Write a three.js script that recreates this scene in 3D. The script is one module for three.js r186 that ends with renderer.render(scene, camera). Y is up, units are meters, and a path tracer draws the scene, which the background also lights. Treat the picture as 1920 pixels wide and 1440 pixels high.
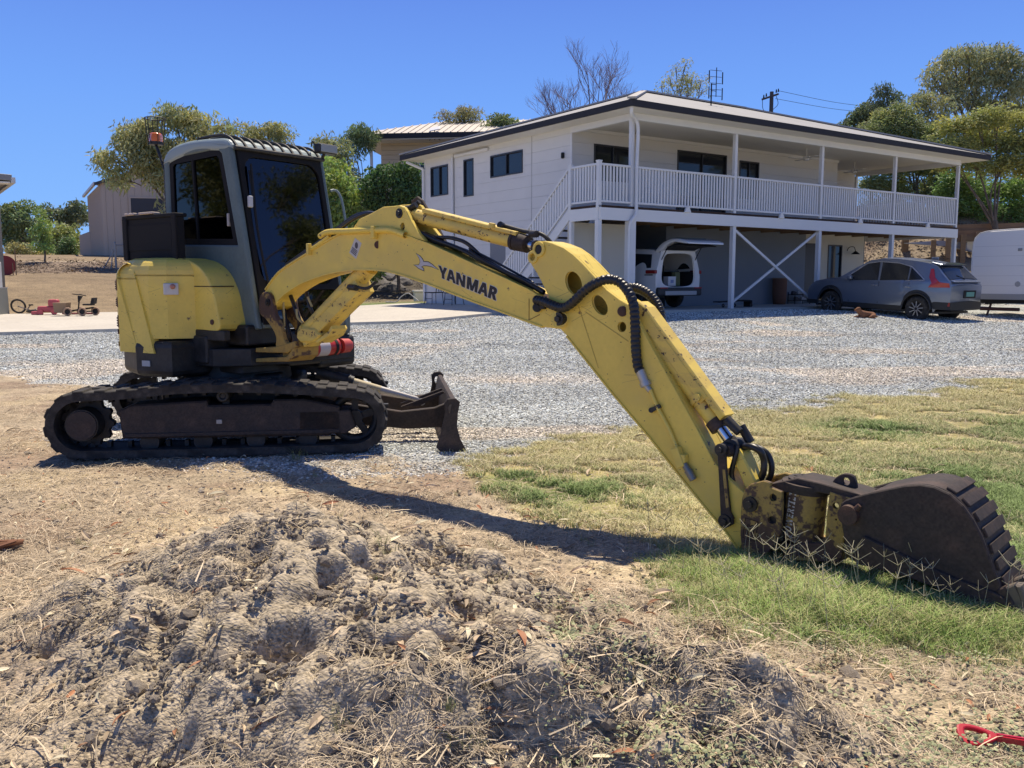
import * as THREE from 'three';
import { mergeGeometries } from 'three/addons/utils/BufferGeometryUtils.js';
import { RoundedBoxGeometry } from 'three/addons/geometries/RoundedBoxGeometry.js';
import { MarchingCubes } from 'three/addons/objects/MarchingCubes.js';
import { FontLoader } from 'three/addons/loaders/FontLoader.js';
import { TextGeometry } from 'three/addons/geometries/TextGeometry.js';

// ---------------------------------------------------------------- camera, sky, sun, exposure
const scene = new THREE.Scene();
const EYE = 1.3, FPX = 1650, PITCH = Math.atan(194 / FPX);
const camera = new THREE.PerspectiveCamera(2 * Math.atan(720 / FPX) * 180 / Math.PI, 4 / 3, 0.05, 3000);
camera.position.set(0, EYE, 0);
camera.rotation.x = -PITCH;

const SKY = [[0, .29, .55, 1.04], [5, .235, .485, 1.0], [11, .18, .395, .965], [17.6, .134, .28, .83], [30, .085, .175, .53], [50, .045, .09, .26], [90, .03, .06, .18]];
{
  const W = 512, Hh = 256, d = new Float32Array(W * Hh * 4);
  for (let j = 0; j < Hh; j++) {
    const el = (j + .5) / Hh * 180 - 90; let c = [.2, .18, .15];
    if (el >= 0) { let k = 0; while (k < SKY.length - 2 && SKY[k + 1][0] < el) k++; const a = SKY[k], b = SKY[k + 1], t = (el - a[0]) / (b[0] - a[0]); c = [1, 2, 3].map(i => a[i] + (b[i] - a[i]) * t); }
    for (let i = 0; i < W; i++) d.set([c[0] / 1.2, c[1] / 1.2, c[2] / 1.2, 1], (j * W + i) * 4);
  }
  const t = new THREE.DataTexture(d, W, Hh, THREE.RGBAFormat, THREE.FloatType);
  t.mapping = THREE.EquirectangularReflectionMapping; t.minFilter = t.magFilter = THREE.LinearFilter; t.needsUpdate = true;
  scene.background = t; scene.environment = t;
}
const sun = new THREE.DirectionalLight(0xfff1dc, 5.0);
sun.position.set(.07 * 40, 40, -.43 * 40 - 10); sun.target.position.set(0, 0, -10);
sun.castShadow = true; sun.shadow.mapSize.set(4096, 4096); sun.shadow.radius = 1;
Object.assign(sun.shadow.camera, { left: -40, right: 40, top: 45, bottom: -45, near: 1, far: 140 });
scene.add(sun, sun.target);
const renderer = new THREE.WebGLRenderer({ antialias: true });
renderer.setSize(1024, 768);
renderer.toneMapping = THREE.LinearToneMapping; renderer.toneMappingExposure = 1.2;
renderer.shadowMap.enabled = true;
// scene.fog = new THREE.FogExp2(0xc4d6f0, 0.0009);

// ---------------------------------------------------------------- helpers
const { sin, cos, PI, abs, min, max, sqrt, floor, hypot, atan2, pow } = Math;
const V = (x, y, z) => new THREE.Vector3(x, y, z);
let seed = 1; const rnd = () => { seed = (seed * 1664525 + 1013904223) >>> 0; return seed / 4294967296; };
const reseed = s => { seed = (s * 2654435761) >>> 0; rnd(); rnd(); };
const rr = (a, b) => a + (b - a) * rnd();
const clamp = (x, a = 0, b = 1) => x < a ? a : x > b ? b : x;
const sst = (a, b, x) => { const t = clamp((x - a) / (b - a)); return t * t * (3 - 2 * t); };
const mix = (a, b, t) => a + (b - a) * t;
function h2(ix, iy) { let h = (Math.imul(ix, 374761393) + Math.imul(iy, 668265263)) | 0; h = Math.imul(h ^ (h >>> 13), 1274126177); return ((h ^ (h >>> 16)) >>> 0) / 4294967296; }
function vn(x, y, per = 0) {                       // value noise, optional period
  const ix = floor(x), iy = floor(y); let fx = x - ix, fy = y - iy; fx = fx * fx * (3 - 2 * fx); fy = fy * fy * (3 - 2 * fy);
  const m = per ? (v => ((v % per) + per) % per) : (v => v);
  const a = h2(m(ix), m(iy)), b = h2(m(ix + 1), m(iy)), c = h2(m(ix), m(iy + 1)), d = h2(m(ix + 1), m(iy + 1));
  return a + (b - a) * fx + (c - a) * fy + (a - b - c + d) * fx * fy;
}
function fbm(x, y, o = 4, per = 0) { let s = 0, a = .5, n = 0; for (let i = 0; i < o; i++) { s += a * vn(x, y, per); n += a; x = x * 2 + 17 * (per ? 0 : 1); y = y * 2 + 31 * (per ? 0 : 1); if (per) per *= 2; a *= .5; } return s / n; }
const lin = c => c <= .04045 ? c / 12.92 : pow((c + .055) / 1.055, 2.4);
const srgb8 = v => { v = clamp(v); return 255 * (v <= .0031308 ? v * 12.92 : 1.055 * pow(v, 1 / 2.4) - .055); };
const C = (r, g, b) => new THREE.Color().setRGB(r, g, b);
// texture from fn(u,v) -> linear rgb, covering `size` metres
function tex(n, fn, data = false) {
  const d = new Uint8Array(n * n * 4);
  for (let j = 0; j < n; j++) for (let i = 0; i < n; i++) { const c = fn(i / n, j / n, i, j), o = (j * n + i) * 4; for (let k = 0; k < 3; k++) d[o + k] = data ? 255 * clamp(c[k] ?? c[0]) : srgb8(c[k]); d[o + 3] = 255; }
  const t = new THREE.DataTexture(d, n, n); t.wrapS = t.wrapT = THREE.RepeatWrapping; t.magFilter = THREE.LinearFilter; t.minFilter = THREE.LinearMipmapLinearFilter; t.generateMipmaps = true;
  if (!data) t.colorSpace = THREE.SRGBColorSpace; t.needsUpdate = true; return t;
}
const rep = (t, m) => { const c = t.clone(); c.repeat.set(1 / m, 1 / m); c.needsUpdate = true; return c; };
const std = (c, rough = .7, o = {}) => new THREE.MeshStandardMaterial({ color: c, roughness: rough, ...o });

function uvBox(g) {                                  // uv in metres by the way each face points
  if (g.index) g = g.toNonIndexed();
  for (const k of Object.keys(g.attributes)) if (!['position', 'normal', 'uv'].includes(k)) g.deleteAttribute(k);
  if (!g.attributes.normal) g.computeVertexNormals();
  const p = g.attributes.position, uv = new Float32Array(p.count * 2);
  const a = V(), b = V(), c = V(), n = V();
  for (let i = 0; i < p.count; i += 3) {
    a.fromBufferAttribute(p, i); b.fromBufferAttribute(p, i + 1); c.fromBufferAttribute(p, i + 2);
    n.copy(b).sub(a).cross(c.clone().sub(a)); const x = abs(n.x), y = abs(n.y), z = abs(n.z);
    [a, b, c].forEach((q, k) => { const o = (i + k) * 2; if (y >= x && y >= z) { uv[o] = q.x; uv[o + 1] = q.z; } else if (x >= z) { uv[o] = q.z; uv[o + 1] = q.y; } else { uv[o] = q.x; uv[o + 1] = q.y; } });
  }
  g.setAttribute('uv', new THREE.BufferAttribute(uv, 2)); return g;
}
const counts = {};
const numbered = n => { const k = counts[n] = (counts[n] ?? -1) + 1; return k ? `${n}_${String(k).padStart(3, '0')}` : n; };
function shade(m) { m.castShadow = m.receiveShadow = true; return m; }
function P(name, geos, mat, parent, ud) {            // one named part
  geos = [].concat(geos).map(uvBox);
  const m = shade(new THREE.Mesh(geos.length > 1 ? mergeGeometries(geos) : geos[0], mat)); m.name = name; parent.add(m);
  if (ud) Object.assign(m.userData, typeof ud === 'string' ? { label: ud } : ud); return m;
}
function thing(name, label, category, pos = [0, 0, 0], turn = 0, group) {
  const o = new THREE.Group(); o.name = numbered(name); o.position.set(...pos); o.rotation.y = turn; scene.add(o);
  o.userData = { label, category }; if (group) o.userData.group = group; return o;
}
const struct = (m, name, kind = 'structure') => { m.name = name; m.userData.kind = kind; scene.add(m); return shade(m); };
function bx(x0, x1, y0, y1, z0, z1) { const g = new THREE.BoxGeometry(abs(x1 - x0), abs(y1 - y0), abs(z1 - z0)); g.translate((x0 + x1) / 2, (y0 + y1) / 2, (z0 + z1) / 2); return g; }
function rb(x0, x1, y0, y1, z0, z1, r = .02, s = 2) { const w = abs(x1 - x0), h = abs(y1 - y0), d = abs(z1 - z0); const g = new RoundedBoxGeometry(w, h, d, s, min(r, w / 2.01, h / 2.01, d / 2.01)); g.translate((x0 + x1) / 2, (y0 + y1) / 2, (z0 + z1) / 2); return g; }
function rod(a, b, r, r2 = r, seg = 12, open = false) {     // tapered cylinder between two points
  const d = b.clone().sub(a), g = new THREE.CylinderGeometry(r2, r, d.length(), seg, 1, open);
  g.applyQuaternion(new THREE.Quaternion().setFromUnitVectors(V(0, 1, 0), d.normalize())); g.translate(...a.clone().add(b).multiplyScalar(.5).toArray()); return g;
}
function beam(a, b, w, h, up = V(0, 1, 0)) {                // box along a-b
  const d = b.clone().sub(a), L = d.length(); d.normalize(); const s = V().crossVectors(d, up).normalize(), u = V().crossVectors(s, d);
  const g = new THREE.BoxGeometry(L, h, w); g.applyMatrix4(new THREE.Matrix4().makeBasis(d, u, s)); g.translate(...a.clone().add(b).multiplyScalar(.5).toArray()); return g;
}
function tube(pts, r, seg = 40, rad = 8, rf) {              // tube, radius r or r*rf(t)
  const cv = new THREE.CatmullRomCurve3(pts), g = new THREE.TubeGeometry(cv, seg, r, rad, false);
  if (rf) { const p = g.attributes.position; for (let i = 0; i <= seg; i++) { const c = cv.getPointAt(i / seg), k = rf(i / seg); for (let j = 0; j <= rad; j++) { const o = i * (rad + 1) + j; p.setXYZ(o, c.x + (p.getX(o) - c.x) * k, c.y + (p.getY(o) - c.y) * k, c.z + (p.getZ(o) - c.z) * k); } } g.computeVertexNormals(); }
  return g;
}
function shp(pts, holes = []) { const s = new THREE.Shape(pts.map(p => new THREE.Vector2(p[0], p[1]))); for (const h of holes) s.holes.push(h instanceof THREE.Path ? h : new THREE.Path(h.map(p => new THREE.Vector2(p[0], p[1])))); return s; }
function ext(pts, z0, z1, bev = .004, holes = [], seg = 1) {
  const g = new THREE.ExtrudeGeometry(shp(pts, holes), { depth: max(1e-4, z1 - z0 - 2 * bev), bevelEnabled: bev > 0, bevelThickness: bev, bevelSize: bev, bevelOffset: -bev, bevelSegments: seg, curveSegments: 12 });
  g.translate(0, 0, z0 + bev); return g;
}
function smooth(pts, n = 60, closed = true) { const c = new THREE.CatmullRomCurve3(pts.map(p => V(p[0], p[1], 0)), closed, 'centripetal'); return c.getSpacedPoints(n).slice(0, closed ? n : n + 1).map(p => [p.x, p.y]); }
const circ = (x, y, r, n = 20, ry = r, rot = 0) => Array.from({ length: n }, (_, i) => { const a = -i / n * 2 * PI, u = cos(a) * r, v = sin(a) * ry; return [x + u * cos(rot) - v * sin(rot), y + u * sin(rot) + v * cos(rot)]; });
function inset(pts, d) {                                    // shrink a polygon by d
  let A = 0; const n = pts.length; for (let i = 0; i < n; i++) { const p = pts[i], q = pts[(i + 1) % n]; A += p[0] * q[1] - q[0] * p[1]; }
  const s = A > 0 ? 1 : -1;
  return pts.map((p, i) => { const a = pts[(i + n - 1) % n], b = pts[(i + 1) % n]; let e1 = [p[0] - a[0], p[1] - a[1]], e2 = [b[0] - p[0], b[1] - p[1]]; const l1 = hypot(...e1) || 1, l2 = hypot(...e2) || 1; const nx = -(e1[1] / l1 + e2[1] / l2), ny = e1[0] / l1 + e2[0] / l2, l = hypot(nx, ny) || 1, k = d / max(.5, l / 2); return [p[0] + s * nx / l * k, p[1] + s * ny / l * k]; });
}
// a picture position (1920 x 1440) as a direction from the camera
function ray(px, py) { const a = (px - 960) / FPX, b = (720 - py) / FPX, c = cos(PITCH), s = sin(PITCH); return V(a, -s + b * c, -c - b * s); }
const atY = (px, py, y) => { const r = ray(px, py); return V(0, EYE, 0).addScaledVector(r, (y - EYE) / r.y); };
const atZ = (px, py, d) => { const r = ray(px, py); return V(0, EYE, 0).addScaledVector(r, -d / r.z); };

// ---------------------------------------------------------------- materials
const T = {};
{
  reseed(11);
  const chips = Array.from({ length: 190 }, (_, i) => [rnd(), rnd(), i < 14 ? rr(.006, .013) : rr(.0008, .0036), rnd()]), scr = Array.from({ length: 40 }, () => [rnd(), rnd(), rr(-.6, .6), rr(.02, .12), rr(.0006, .0016)]);
  const n = 1024, wear = new Float32Array(n * n);
  for (const [x, y, r] of chips) { const R = Math.ceil(r * n * 1.6); for (let j = -R; j <= R; j++) for (let i = -R; i <= R; i++) { const I = (floor(x * n) + i + n) % n, J = (floor(y * n) + j + n) % n, d = hypot(i, j * 1.3) / (r * n), q = d + (vn(I / 4, J / 4) - .5) * 1.7; if (q < .8) wear[J * n + I] = max(wear[J * n + I], 1 - q * .4); } }
  for (const [x, y, a, L, w] of scr) for (let s = 0; s < L * n; s++) { const I = (floor(x * n + s * cos(a)) + n * 2) % n, J = (floor(y * n + s * sin(a) + 4 * vn(s / 30, x * 99)) + n * 2) % n; wear[J * n + I] = max(wear[J * n + I], .6); if (w > .0012) wear[((J + 1) % n) * n + I] = .5; }
  T.yellow = tex(n, (u, v, i, j) => { const m = fbm(u * 6, v * 6, 5, 6), f = fbm(u * 60, v * 60, 2, 60), w = wear[j * n + i], g = sst(.5, .72, fbm(u * 4 + .5, v * 4, 5, 4)) * .35 * (.4 + f); const b = .88 + .2 * m + .08 * (f - .5); return [mix(mix(.86 * b, .60, g), .10, w), mix(mix(.645 * b, .45, g), .055, w), mix(mix(.12 * b, .14, g), .035, w)]; });
  T.worn = tex(512, (u, v) => { const m = fbm(u * 5, v * 5, 6, 5), f = fbm(u * 40, v * 40, 3, 40), w = sst(.44, .56, m * .75 + f * .25), k = .75 + .5 * f; return [mix(.40 * k, .085 * k, w), mix(.27 * k, .05 * k, w), mix(.07, .035 * k, w)]; });
  T.rust = tex(512, (u, v) => { const m = fbm(u * 6, v * 6, 6, 6), f = fbm(u * 50, v * 50, 3, 50), k = (.6 + .8 * f); return [mix(.038, .085, m * m * 1.5) * k, mix(.031, .056, m * m * 1.5) * k, mix(.028, .043, m * m * 1.5) * k]; });
  T.black = tex(256, (u, v) => { const m = fbm(u * 8, v * 8, 4, 8), f = fbm(u * 60, v * 60, 2, 60), k = mix(.010, .032, m * m * 2) * (.7 + .6 * f); return [k * 1.05, k, k * .95]; });
  T.teal = tex(512, (u, v) => { const m = fbm(u * 5, v * 5, 5, 5), f = fbm(u * 60, v * 40, 3, 40), k = .8 + .3 * m + .2 * (f - .5); return [.135 * k, .178 * k, .172 * k]; });
  T.conc = tex(1024, (u, v) => { const m = fbm(u * 6, v * 3, 6, 6), f = fbm(u * 120, v * 60, 3, 120), st = fbm(u * 3, v * 24, 4, 3), k = .78 + .2 * m + .22 * (f - .5) + .16 * (st - .5); return [.60 * k, .56 * k, .485 * k]; });
  T.grit = tex(1024, (u, v) => { const f = fbm(u * 170, v * 170, 2, 170), m = fbm(u * 30, v * 30, 4, 30), c = fbm(u * 7, v * 7, 3, 7), k = .62 + .9 * (f - .5) + .55 * (m - .5) + .25 * c; return [k, k, k]; });
  T.wall = tex(256, (u, v) => { const m = fbm(u * 4, v * 4, 5, 4), k = .93 + .1 * m; return [k, k, k]; });
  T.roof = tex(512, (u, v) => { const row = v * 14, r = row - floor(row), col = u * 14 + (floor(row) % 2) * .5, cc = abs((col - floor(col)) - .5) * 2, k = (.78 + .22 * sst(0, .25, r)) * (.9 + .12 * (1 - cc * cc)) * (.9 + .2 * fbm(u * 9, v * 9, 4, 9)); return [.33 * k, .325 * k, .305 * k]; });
  T.bark = tex(256, (u, v) => { const m = fbm(u * 12, v * 4, 5, 4), k = .5 + m; return [.17 * k, .135 * k, .105 * k]; });
  T.wood = tex(256, (u, v) => { const m = fbm(u * 3, v * 40, 4, 3), k = .6 + .8 * m; return [.26 * k, .17 * k, .10 * k]; });
}
{ // harder-worn yellow for the cylinders and guards
  T.yellow2 = tex(512, (u, v) => { const m = fbm(u * 6, v * 6, 5, 6), f = fbm(u * 44, v * 44, 3, 44), q = fbm(u * 9 + .3, v * 15, 5, 3), w = sst(.665, .71, q * .7 + f * .34), g = sst(.42, .6, q) * .45, b = .85 + .25 * m; return [mix(mix(.84 * b, .56, g), .09, w), mix(mix(.62 * b, .40, g), .05, w), mix(.12, .033, w)]; });
}
const MT = {
  yellow: std(0xffffff, .42, { map: rep(T.yellow, 1.1) }), yworn: std(0xffffff, .5, { map: rep(T.yellow2, .55) }), matte: std(C(.009, .009, .010), .9), worn: std(0xffffff, .7, { map: rep(T.worn, .5) }), rust: std(0xffffff, .75, { map: rep(T.rust, .5), metalness: .15 }),
  black: std(0xffffff, .55, { map: rep(T.black, .6) }), rubber: std(C(1.7, 1.6, 1.5), .85, { map: rep(T.black, .35) }), teal: std(0xffffff, .5, { map: rep(T.teal, .8) }),
  hose: std(C(.016, .016, .018), .38), chrome: std(C(.62, .62, .64), .18, { metalness: 1 }), steel: std(C(.34, .33, .31), .45, { metalness: .7 }),
  conc: std(0xffffff, .9, { map: rep(T.conc, 4) }), white: std(C(.70, .71, .72), .55, { map: rep(T.wall, 2) }), wallm: std(C(.68, .68, .67), .75, { map: rep(T.wall, 2) }),
  soffit: std(C(.66, .65, .62), .8), fascia: std(C(.022, .022, .027), .75), roof: std(0xffffff, .55, { map: rep(T.roof, 4) }), deck: std(C(.13, .085, .065), .8, { map: rep(T.wood, 1) }),
  glass: new THREE.MeshPhysicalMaterial({ color: C(.018, .021, .026), roughness: .04, ior: 1.5, specularIntensity: 1 }),
  cabglass: new THREE.MeshPhysicalMaterial({ color: C(.16, .19, .22), roughness: .02, transmission: 1, thickness: 0, ior: 1.55 }), sideglass: new THREE.MeshPhysicalMaterial({ color: C(.03, .034, .04), roughness: .02, transmission: 1, thickness: 0, ior: 1.45 }), seal: std(C(.004, .004, .005), .85),
  winframe: std(C(.022, .024, .03), .4), bark: std(0xffffff, .9, { map: rep(T.bark, .6) }), wood: std(0xffffff, .85, { map: rep(T.wood, .8) }), dark: std(C(.012, .012, .013), .8),
};

// ---------------------------------------------------------------- ground
const HA = 55.1 * PI / 180, HO = V(3.06, 0, -22.86), SLAB = .51;
const hts = (x, z) => { const dx = x - HO.x, dz = z - HO.z; return [dx * sin(HA) - dz * cos(HA), -dx * cos(HA) - dz * sin(HA)]; };   // along the front, into the house
const hw = (t, s, y = 0) => V(HO.x + t * sin(HA) - s * cos(HA), y, HO.z - t * cos(HA) - s * sin(HA));
const PADC = [[-16, -15.7], [2.3, -25.7], [-3.3, -31.4], [-22, -23.6]];
const lerpTab = (tab, x) => { if (x <= tab[0][0]) return tab[0][1]; for (let i = 1; i < tab.length; i++) if (x <= tab[i][0]) { const a = tab[i - 1], b = tab[i]; return a[1] + (b[1] - a[1]) * (x - a[0]) / (b[0] - a[0]); } return tab[tab.length - 1][1]; };
const GB = [[-30, -15.2], [-12, -13.2], [-7.2, -12], [-5, -10.6], [-4, -7.6], [-3.2, -6.5], [-1.6, -5.95], [-.3, -6.1], [.16, -6.66], [.6, -7.1], [2.17, -8.2], [3.1, -8.85], [4.3, -9.64], [6.3, -10.85], [12, -13.5], [40, -26]];
const LB = [[-.55, -6.9], [-.3, -5.8], [.1, -5.05], [.66, -4.55], [.95, -3.75], [1.05, -3.2], [1.8, -3.3], [2.6, -3.6], [4, -3.4], [9, -2.4]];
function moundMask(x, z) {
  const g = (cx, cz, r, k = 1, a = 0) => { const dx = (x - cx) * cos(a) + (z - cz) * sin(a), dz = -(x - cx) * sin(a) + (z - cz) * cos(a); return Math.exp(-(dx * dx / (r * r * k * k) + dz * dz / (r * r))); };
  return [.26 * g(-.98, -3.35, .52, 1.3), .18 * g(-.62, -2.8, .54, 1.35), .15 * g(-.12, -2.5, .44, 1.6), .11 * g(-.15, -3.25, .34, 1.5), .12 * g(.55, -2.15, .42, 1.6)];
}
const PITS = [...Array.from({ length: 70 }, (_, i) => { const a = h2(i, 3), b = h2(i, 7), c = h2(i, 11); return [-1.7 + 2.9 * a, -3.75 + 1.9 * b - .25 * a, .025 + .045 * c * c + .01, .03 + .05 * c]; }), [-.62, -3.72, .10, .10], [-.44, -3.52, .12, .11], [-.2, -3.36, .09, .06], [-.62, -2.42, .13, .13], [-.18, -2.38, .07, .08], [.36, -2.26, .13, .12], [.1, -2.12, .1, .12], [-.86, -2.78, .10, .08], [-1.12, -3.25, .09, .05], [-.72, -3.0, .06, .06], [.62, -2.5, .14, .08], [-1.02, -2.45, .12, .07], [-.95, -2.2, .12, .08], [.25, -2.05, .1, .1]];
function baseY(x, z) {
  const d = -z; let y = .17 * sst(9, 21, d) + .10 * sst(20, 30, d);
  const [t, s] = hts(x, z);
  const ht = clamp(t, 0, 16.5), hs = clamp(s, -.3, 14), dist = hypot(t - ht, s - hs);
  y = mix(y, .44, sst(5.2, .2, dist));
  const px = x + 22, pz = z + 23.6, q = -(px * .385 + pz * .923);               // beyond the far edge of the concrete
  const left = sst(2, -9, x);
  y += (sst(.5, 15, q) * 1.35 + sst(14, 19, q) * .55 + sst(20, 34, q) * .75) * mix(.8, 1, left);
  y += 4.2 * sst(16.2, 26, t + .35 * s) * sst(-3, 4, s) * sst(8, 15, t) + 1.2 * sst(13, 30, s) * sst(2, 10, t);
  y += 2 * sst(90, 300, d) + .5 * (fbm(x * .05, z * .05, 3) - .5) * sst(28, 50, d);
  return y;
}
function groundY(x, z) {
  let y = baseY(x, z); const d = hypot(x, z);
  if (d < 12) {
    const mm = moundMask(x, z), ms = mm.reduce((a, b) => a + b, 0), mk = clamp(ms * 7);
    y += ms;
    for (const [px, pz, r, k] of PITS) { const q = hypot(x - px + .05 * (vn(x * 14, z * 14) - .5), (z - pz) * 1.2 + .05 * (vn(x * 14 + 9, z * 14) - .5)) / r; if (q < 1.6) y -= .75 * k * sst(1.45, .25, q); }
    const n1 = fbm(x * 3.2 + 3, z * 3.2, 3), n2 = 1 - abs(2 * fbm(x * 6.5 + 40, z * 6.5 + 3, 2) - 1), n3 = fbm(x * 19, z * 19, 2);
    const near = sst(9, 4, d), ld = fbm(x * 2.1 + 1.7, z * 2.6 + 4.1, 3); y += mk * near * (.05 * sst(.42, .52, ld) + .045 * sst(.54, .62, ld) - .03);
    y += near * ((n1 - .5) * (.04 + .14 * mk) + (n2 - .6) * (.008 + .07 * mk) + (n3 - .5) * (.012 - .008 * mk));
  }
  return y;
}
const inPad = (x, z) => { let w = true; for (let i = 0; i < 4; i++) { const a = PADC[i], b = PADC[(i + 1) % 4]; if ((b[0] - a[0]) * (z - a[1]) - (b[1] - a[1]) * (x - a[0]) > 0) w = false; } return w; };
const gn = (x, z) => (fbm(x * .9 + 5, z * .9, 4) - .5);
const gravelEdge = (x, z) => lerpTab(GB, x) - z + (gn(x, z) * 1.5 + (fbm(x * 4.5 + 3, z * 6, 3) - .5) * .8) * clamp(-z / 10, .5, 2);            // > 0 is gravel
const isGravel = (x, z) => { if (gravelEdge(x, z) < 0 || z < -36) return false; const [t, s] = hts(x, z); if (t > 0 && s > -.1) return false; if (x < 2 && z < -31 - .4 * (x + 3)) return false; if (t > 18.5 || (t > 15 && s > 1)) return false; if (-((x + 22) * .385 + (z + 23.6) * .923) > 0 && x < 0) return false;  return true; };
const lawnEdge = (x, z) => { const w = gn(x * 1.7, z * 1.7); return Math.min((lerpTab(LB, x) - z) + w * .7, (x + .42) * 1.5 + w * .9); };
const GREENS = [[1.35, -3.35, .5], [1.75, -3.25, .5], [.35, -5.35, .45], [.0, -5.6, .3], [3.3, -5.2, 1.1], [5, -7, 1.2], [2.2, -3.9, .7], [3.2, -7.6, .5]];
const greenAt = (x, z) => { let g = 0; for (const [a, b, r] of GREENS) g = max(g, Math.exp(-((x - a) ** 2 + (z - b) ** 2) / (r * r))); return clamp(g * (.6 + 1.1 * gn(x * 3, z * 3) + .35)); };
function groundCol(x, z) {
  const d = -z, r = hypot(x, z), n = fbm(x * 2.3, z * 2.3, 4), f = vn(x * 40, z * 40), f2 = vn(x * 90 + 7, z * 90);
  let c = [.33, .272, .205], k = .82 + .36 * n + .22 * (f - .5) + .18 * (f2 - .5);
  const br = sst(.5, .7, fbm(x * 1.1 + 9, z * 1.1, 3)); c = [mix(c[0], .215, br * .75), mix(c[1], .155, br * .75), mix(c[2], .115, br * .75)];        // browner soil
  const mm = clamp(moundMask(x, z).reduce((a, b) => a + b, 0) * 8); if (r < 8) c = [mix(c[0], .35, mm), mix(c[1], .30, mm), mix(c[2], .235, mm)];
  const st = sst(.52, .68, fbm(x * 1.6 - 3, z * 2.6, 4)) * (1 - mm); c = [mix(c[0], .45, st * .6), mix(c[1], .375, st * .6), mix(c[2], .255, st * .6)];   // straw-coloured patches
  const lw = r < 40 ? sst(-.25, .2, lawnEdge(x, z)) : 0;
  if (lw > 0) { const g = greenAt(x, z), y = fbm(x * 5, z * 5, 3); const L = [mix(.30 + .14 * y, .12, g), mix(.265 + .11 * y, .16, g), mix(.12 + .06 * y, .045, g)]; c = c.map((v, i) => mix(v, L[i], lw)); }
  if (d > 26) {                                                       // behind the yard
    const q = -((x + 22) * .385 + (z + 23.6) * .923), w = sst(.2, 1.5, q), y = fbm(x * .35, z * .9, 4);
    const rt = sst(4, 10, x), lt = vn(x * 2.2, z * 2.2); let L = [.27 + .16 * (y - .5), .205 + .13 * (y - .5), .125 + .08 * (y - .5)].map((v, i) => mix(v, [.19, .135, .10][i] * (.4 + 1.1 * lt), rt));
    const b = sst(13.5, 14.5, q) * (1 - sst(18.6, 19.2, q)), p = vn(x * 3, z * 3); L = L.map((v, i) => mix(v, [.24, .185, .14][i] * (.6 + .9 * p), b));
    const road = sst(19, 19.6, q) * (1 - sst(22, 23, q)); L = L.map((v, i) => mix(v, [.46, .40, .31][i], road));
    const gr = sst(-10, -7.5, x) * sst(3.4, .8, q) * (1 - sst(0, 2, x)); L = L.map((v, i) => mix(v, [.10, .19, .04][i], gr));
    const dk = sst(-11, -8.6, x) * sst(2.6, 4, q); L = L.map((v, i) => mix(v, [.085, .07, .05][i] * (.6 + .8 * p), dk));
    c = c.map((v, i) => mix(v, L[i], w));
  }
  return [c[0] * k * (r < 26 ? 1.62 : 1.28), c[1] * k * (r < 26 ? 1.58 : 1.26), c[2] * k * (r < 26 ? 1.42 : 1.24)];
}
function gravelCol(x, z) {
  const n = fbm(x * .55 + 2, z * .8, 4), f = vn(x * 33, z * 33), f2 = vn(x * 13, z * 13);
  let c = [.345, .36, .338];
  const tan = sst(.58, .70, fbm(x * .33 + 7, z * .8 + 3, 4)) * .7 + sst(.55, -.1, gravelEdge(x, z)) * .55; c = [mix(c[0], .47, clamp(tan)), mix(c[1], .415, clamp(tan)), mix(c[2], .33, clamp(tan))];
  const ln = max(.8 * Math.exp(-(((x - .3) / 1.3) ** 2 + ((z + 11.5) / .5) ** 2)), .6 * Math.exp(-(((x + 1.6 + (z + 15) * .35) / .35) ** 2 + ((z + 15) / 2.4) ** 2)), .5 * Math.exp(-(((x - 4.2) / 1.6) ** 2 + ((z + 15.3) / .4) ** 2))) * (.4 + 1.2 * fbm(x * 2, z * 4, 3)); c = [mix(c[0], .47, clamp(ln)), mix(c[1], .42, clamp(ln)), mix(c[2], .34, clamp(ln))];
  const k = (.74 + .5 * n + .2 * (f - .5) + .2 * (f2 - .5)) * 1.7; return c.map(v => v * k);
}
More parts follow.
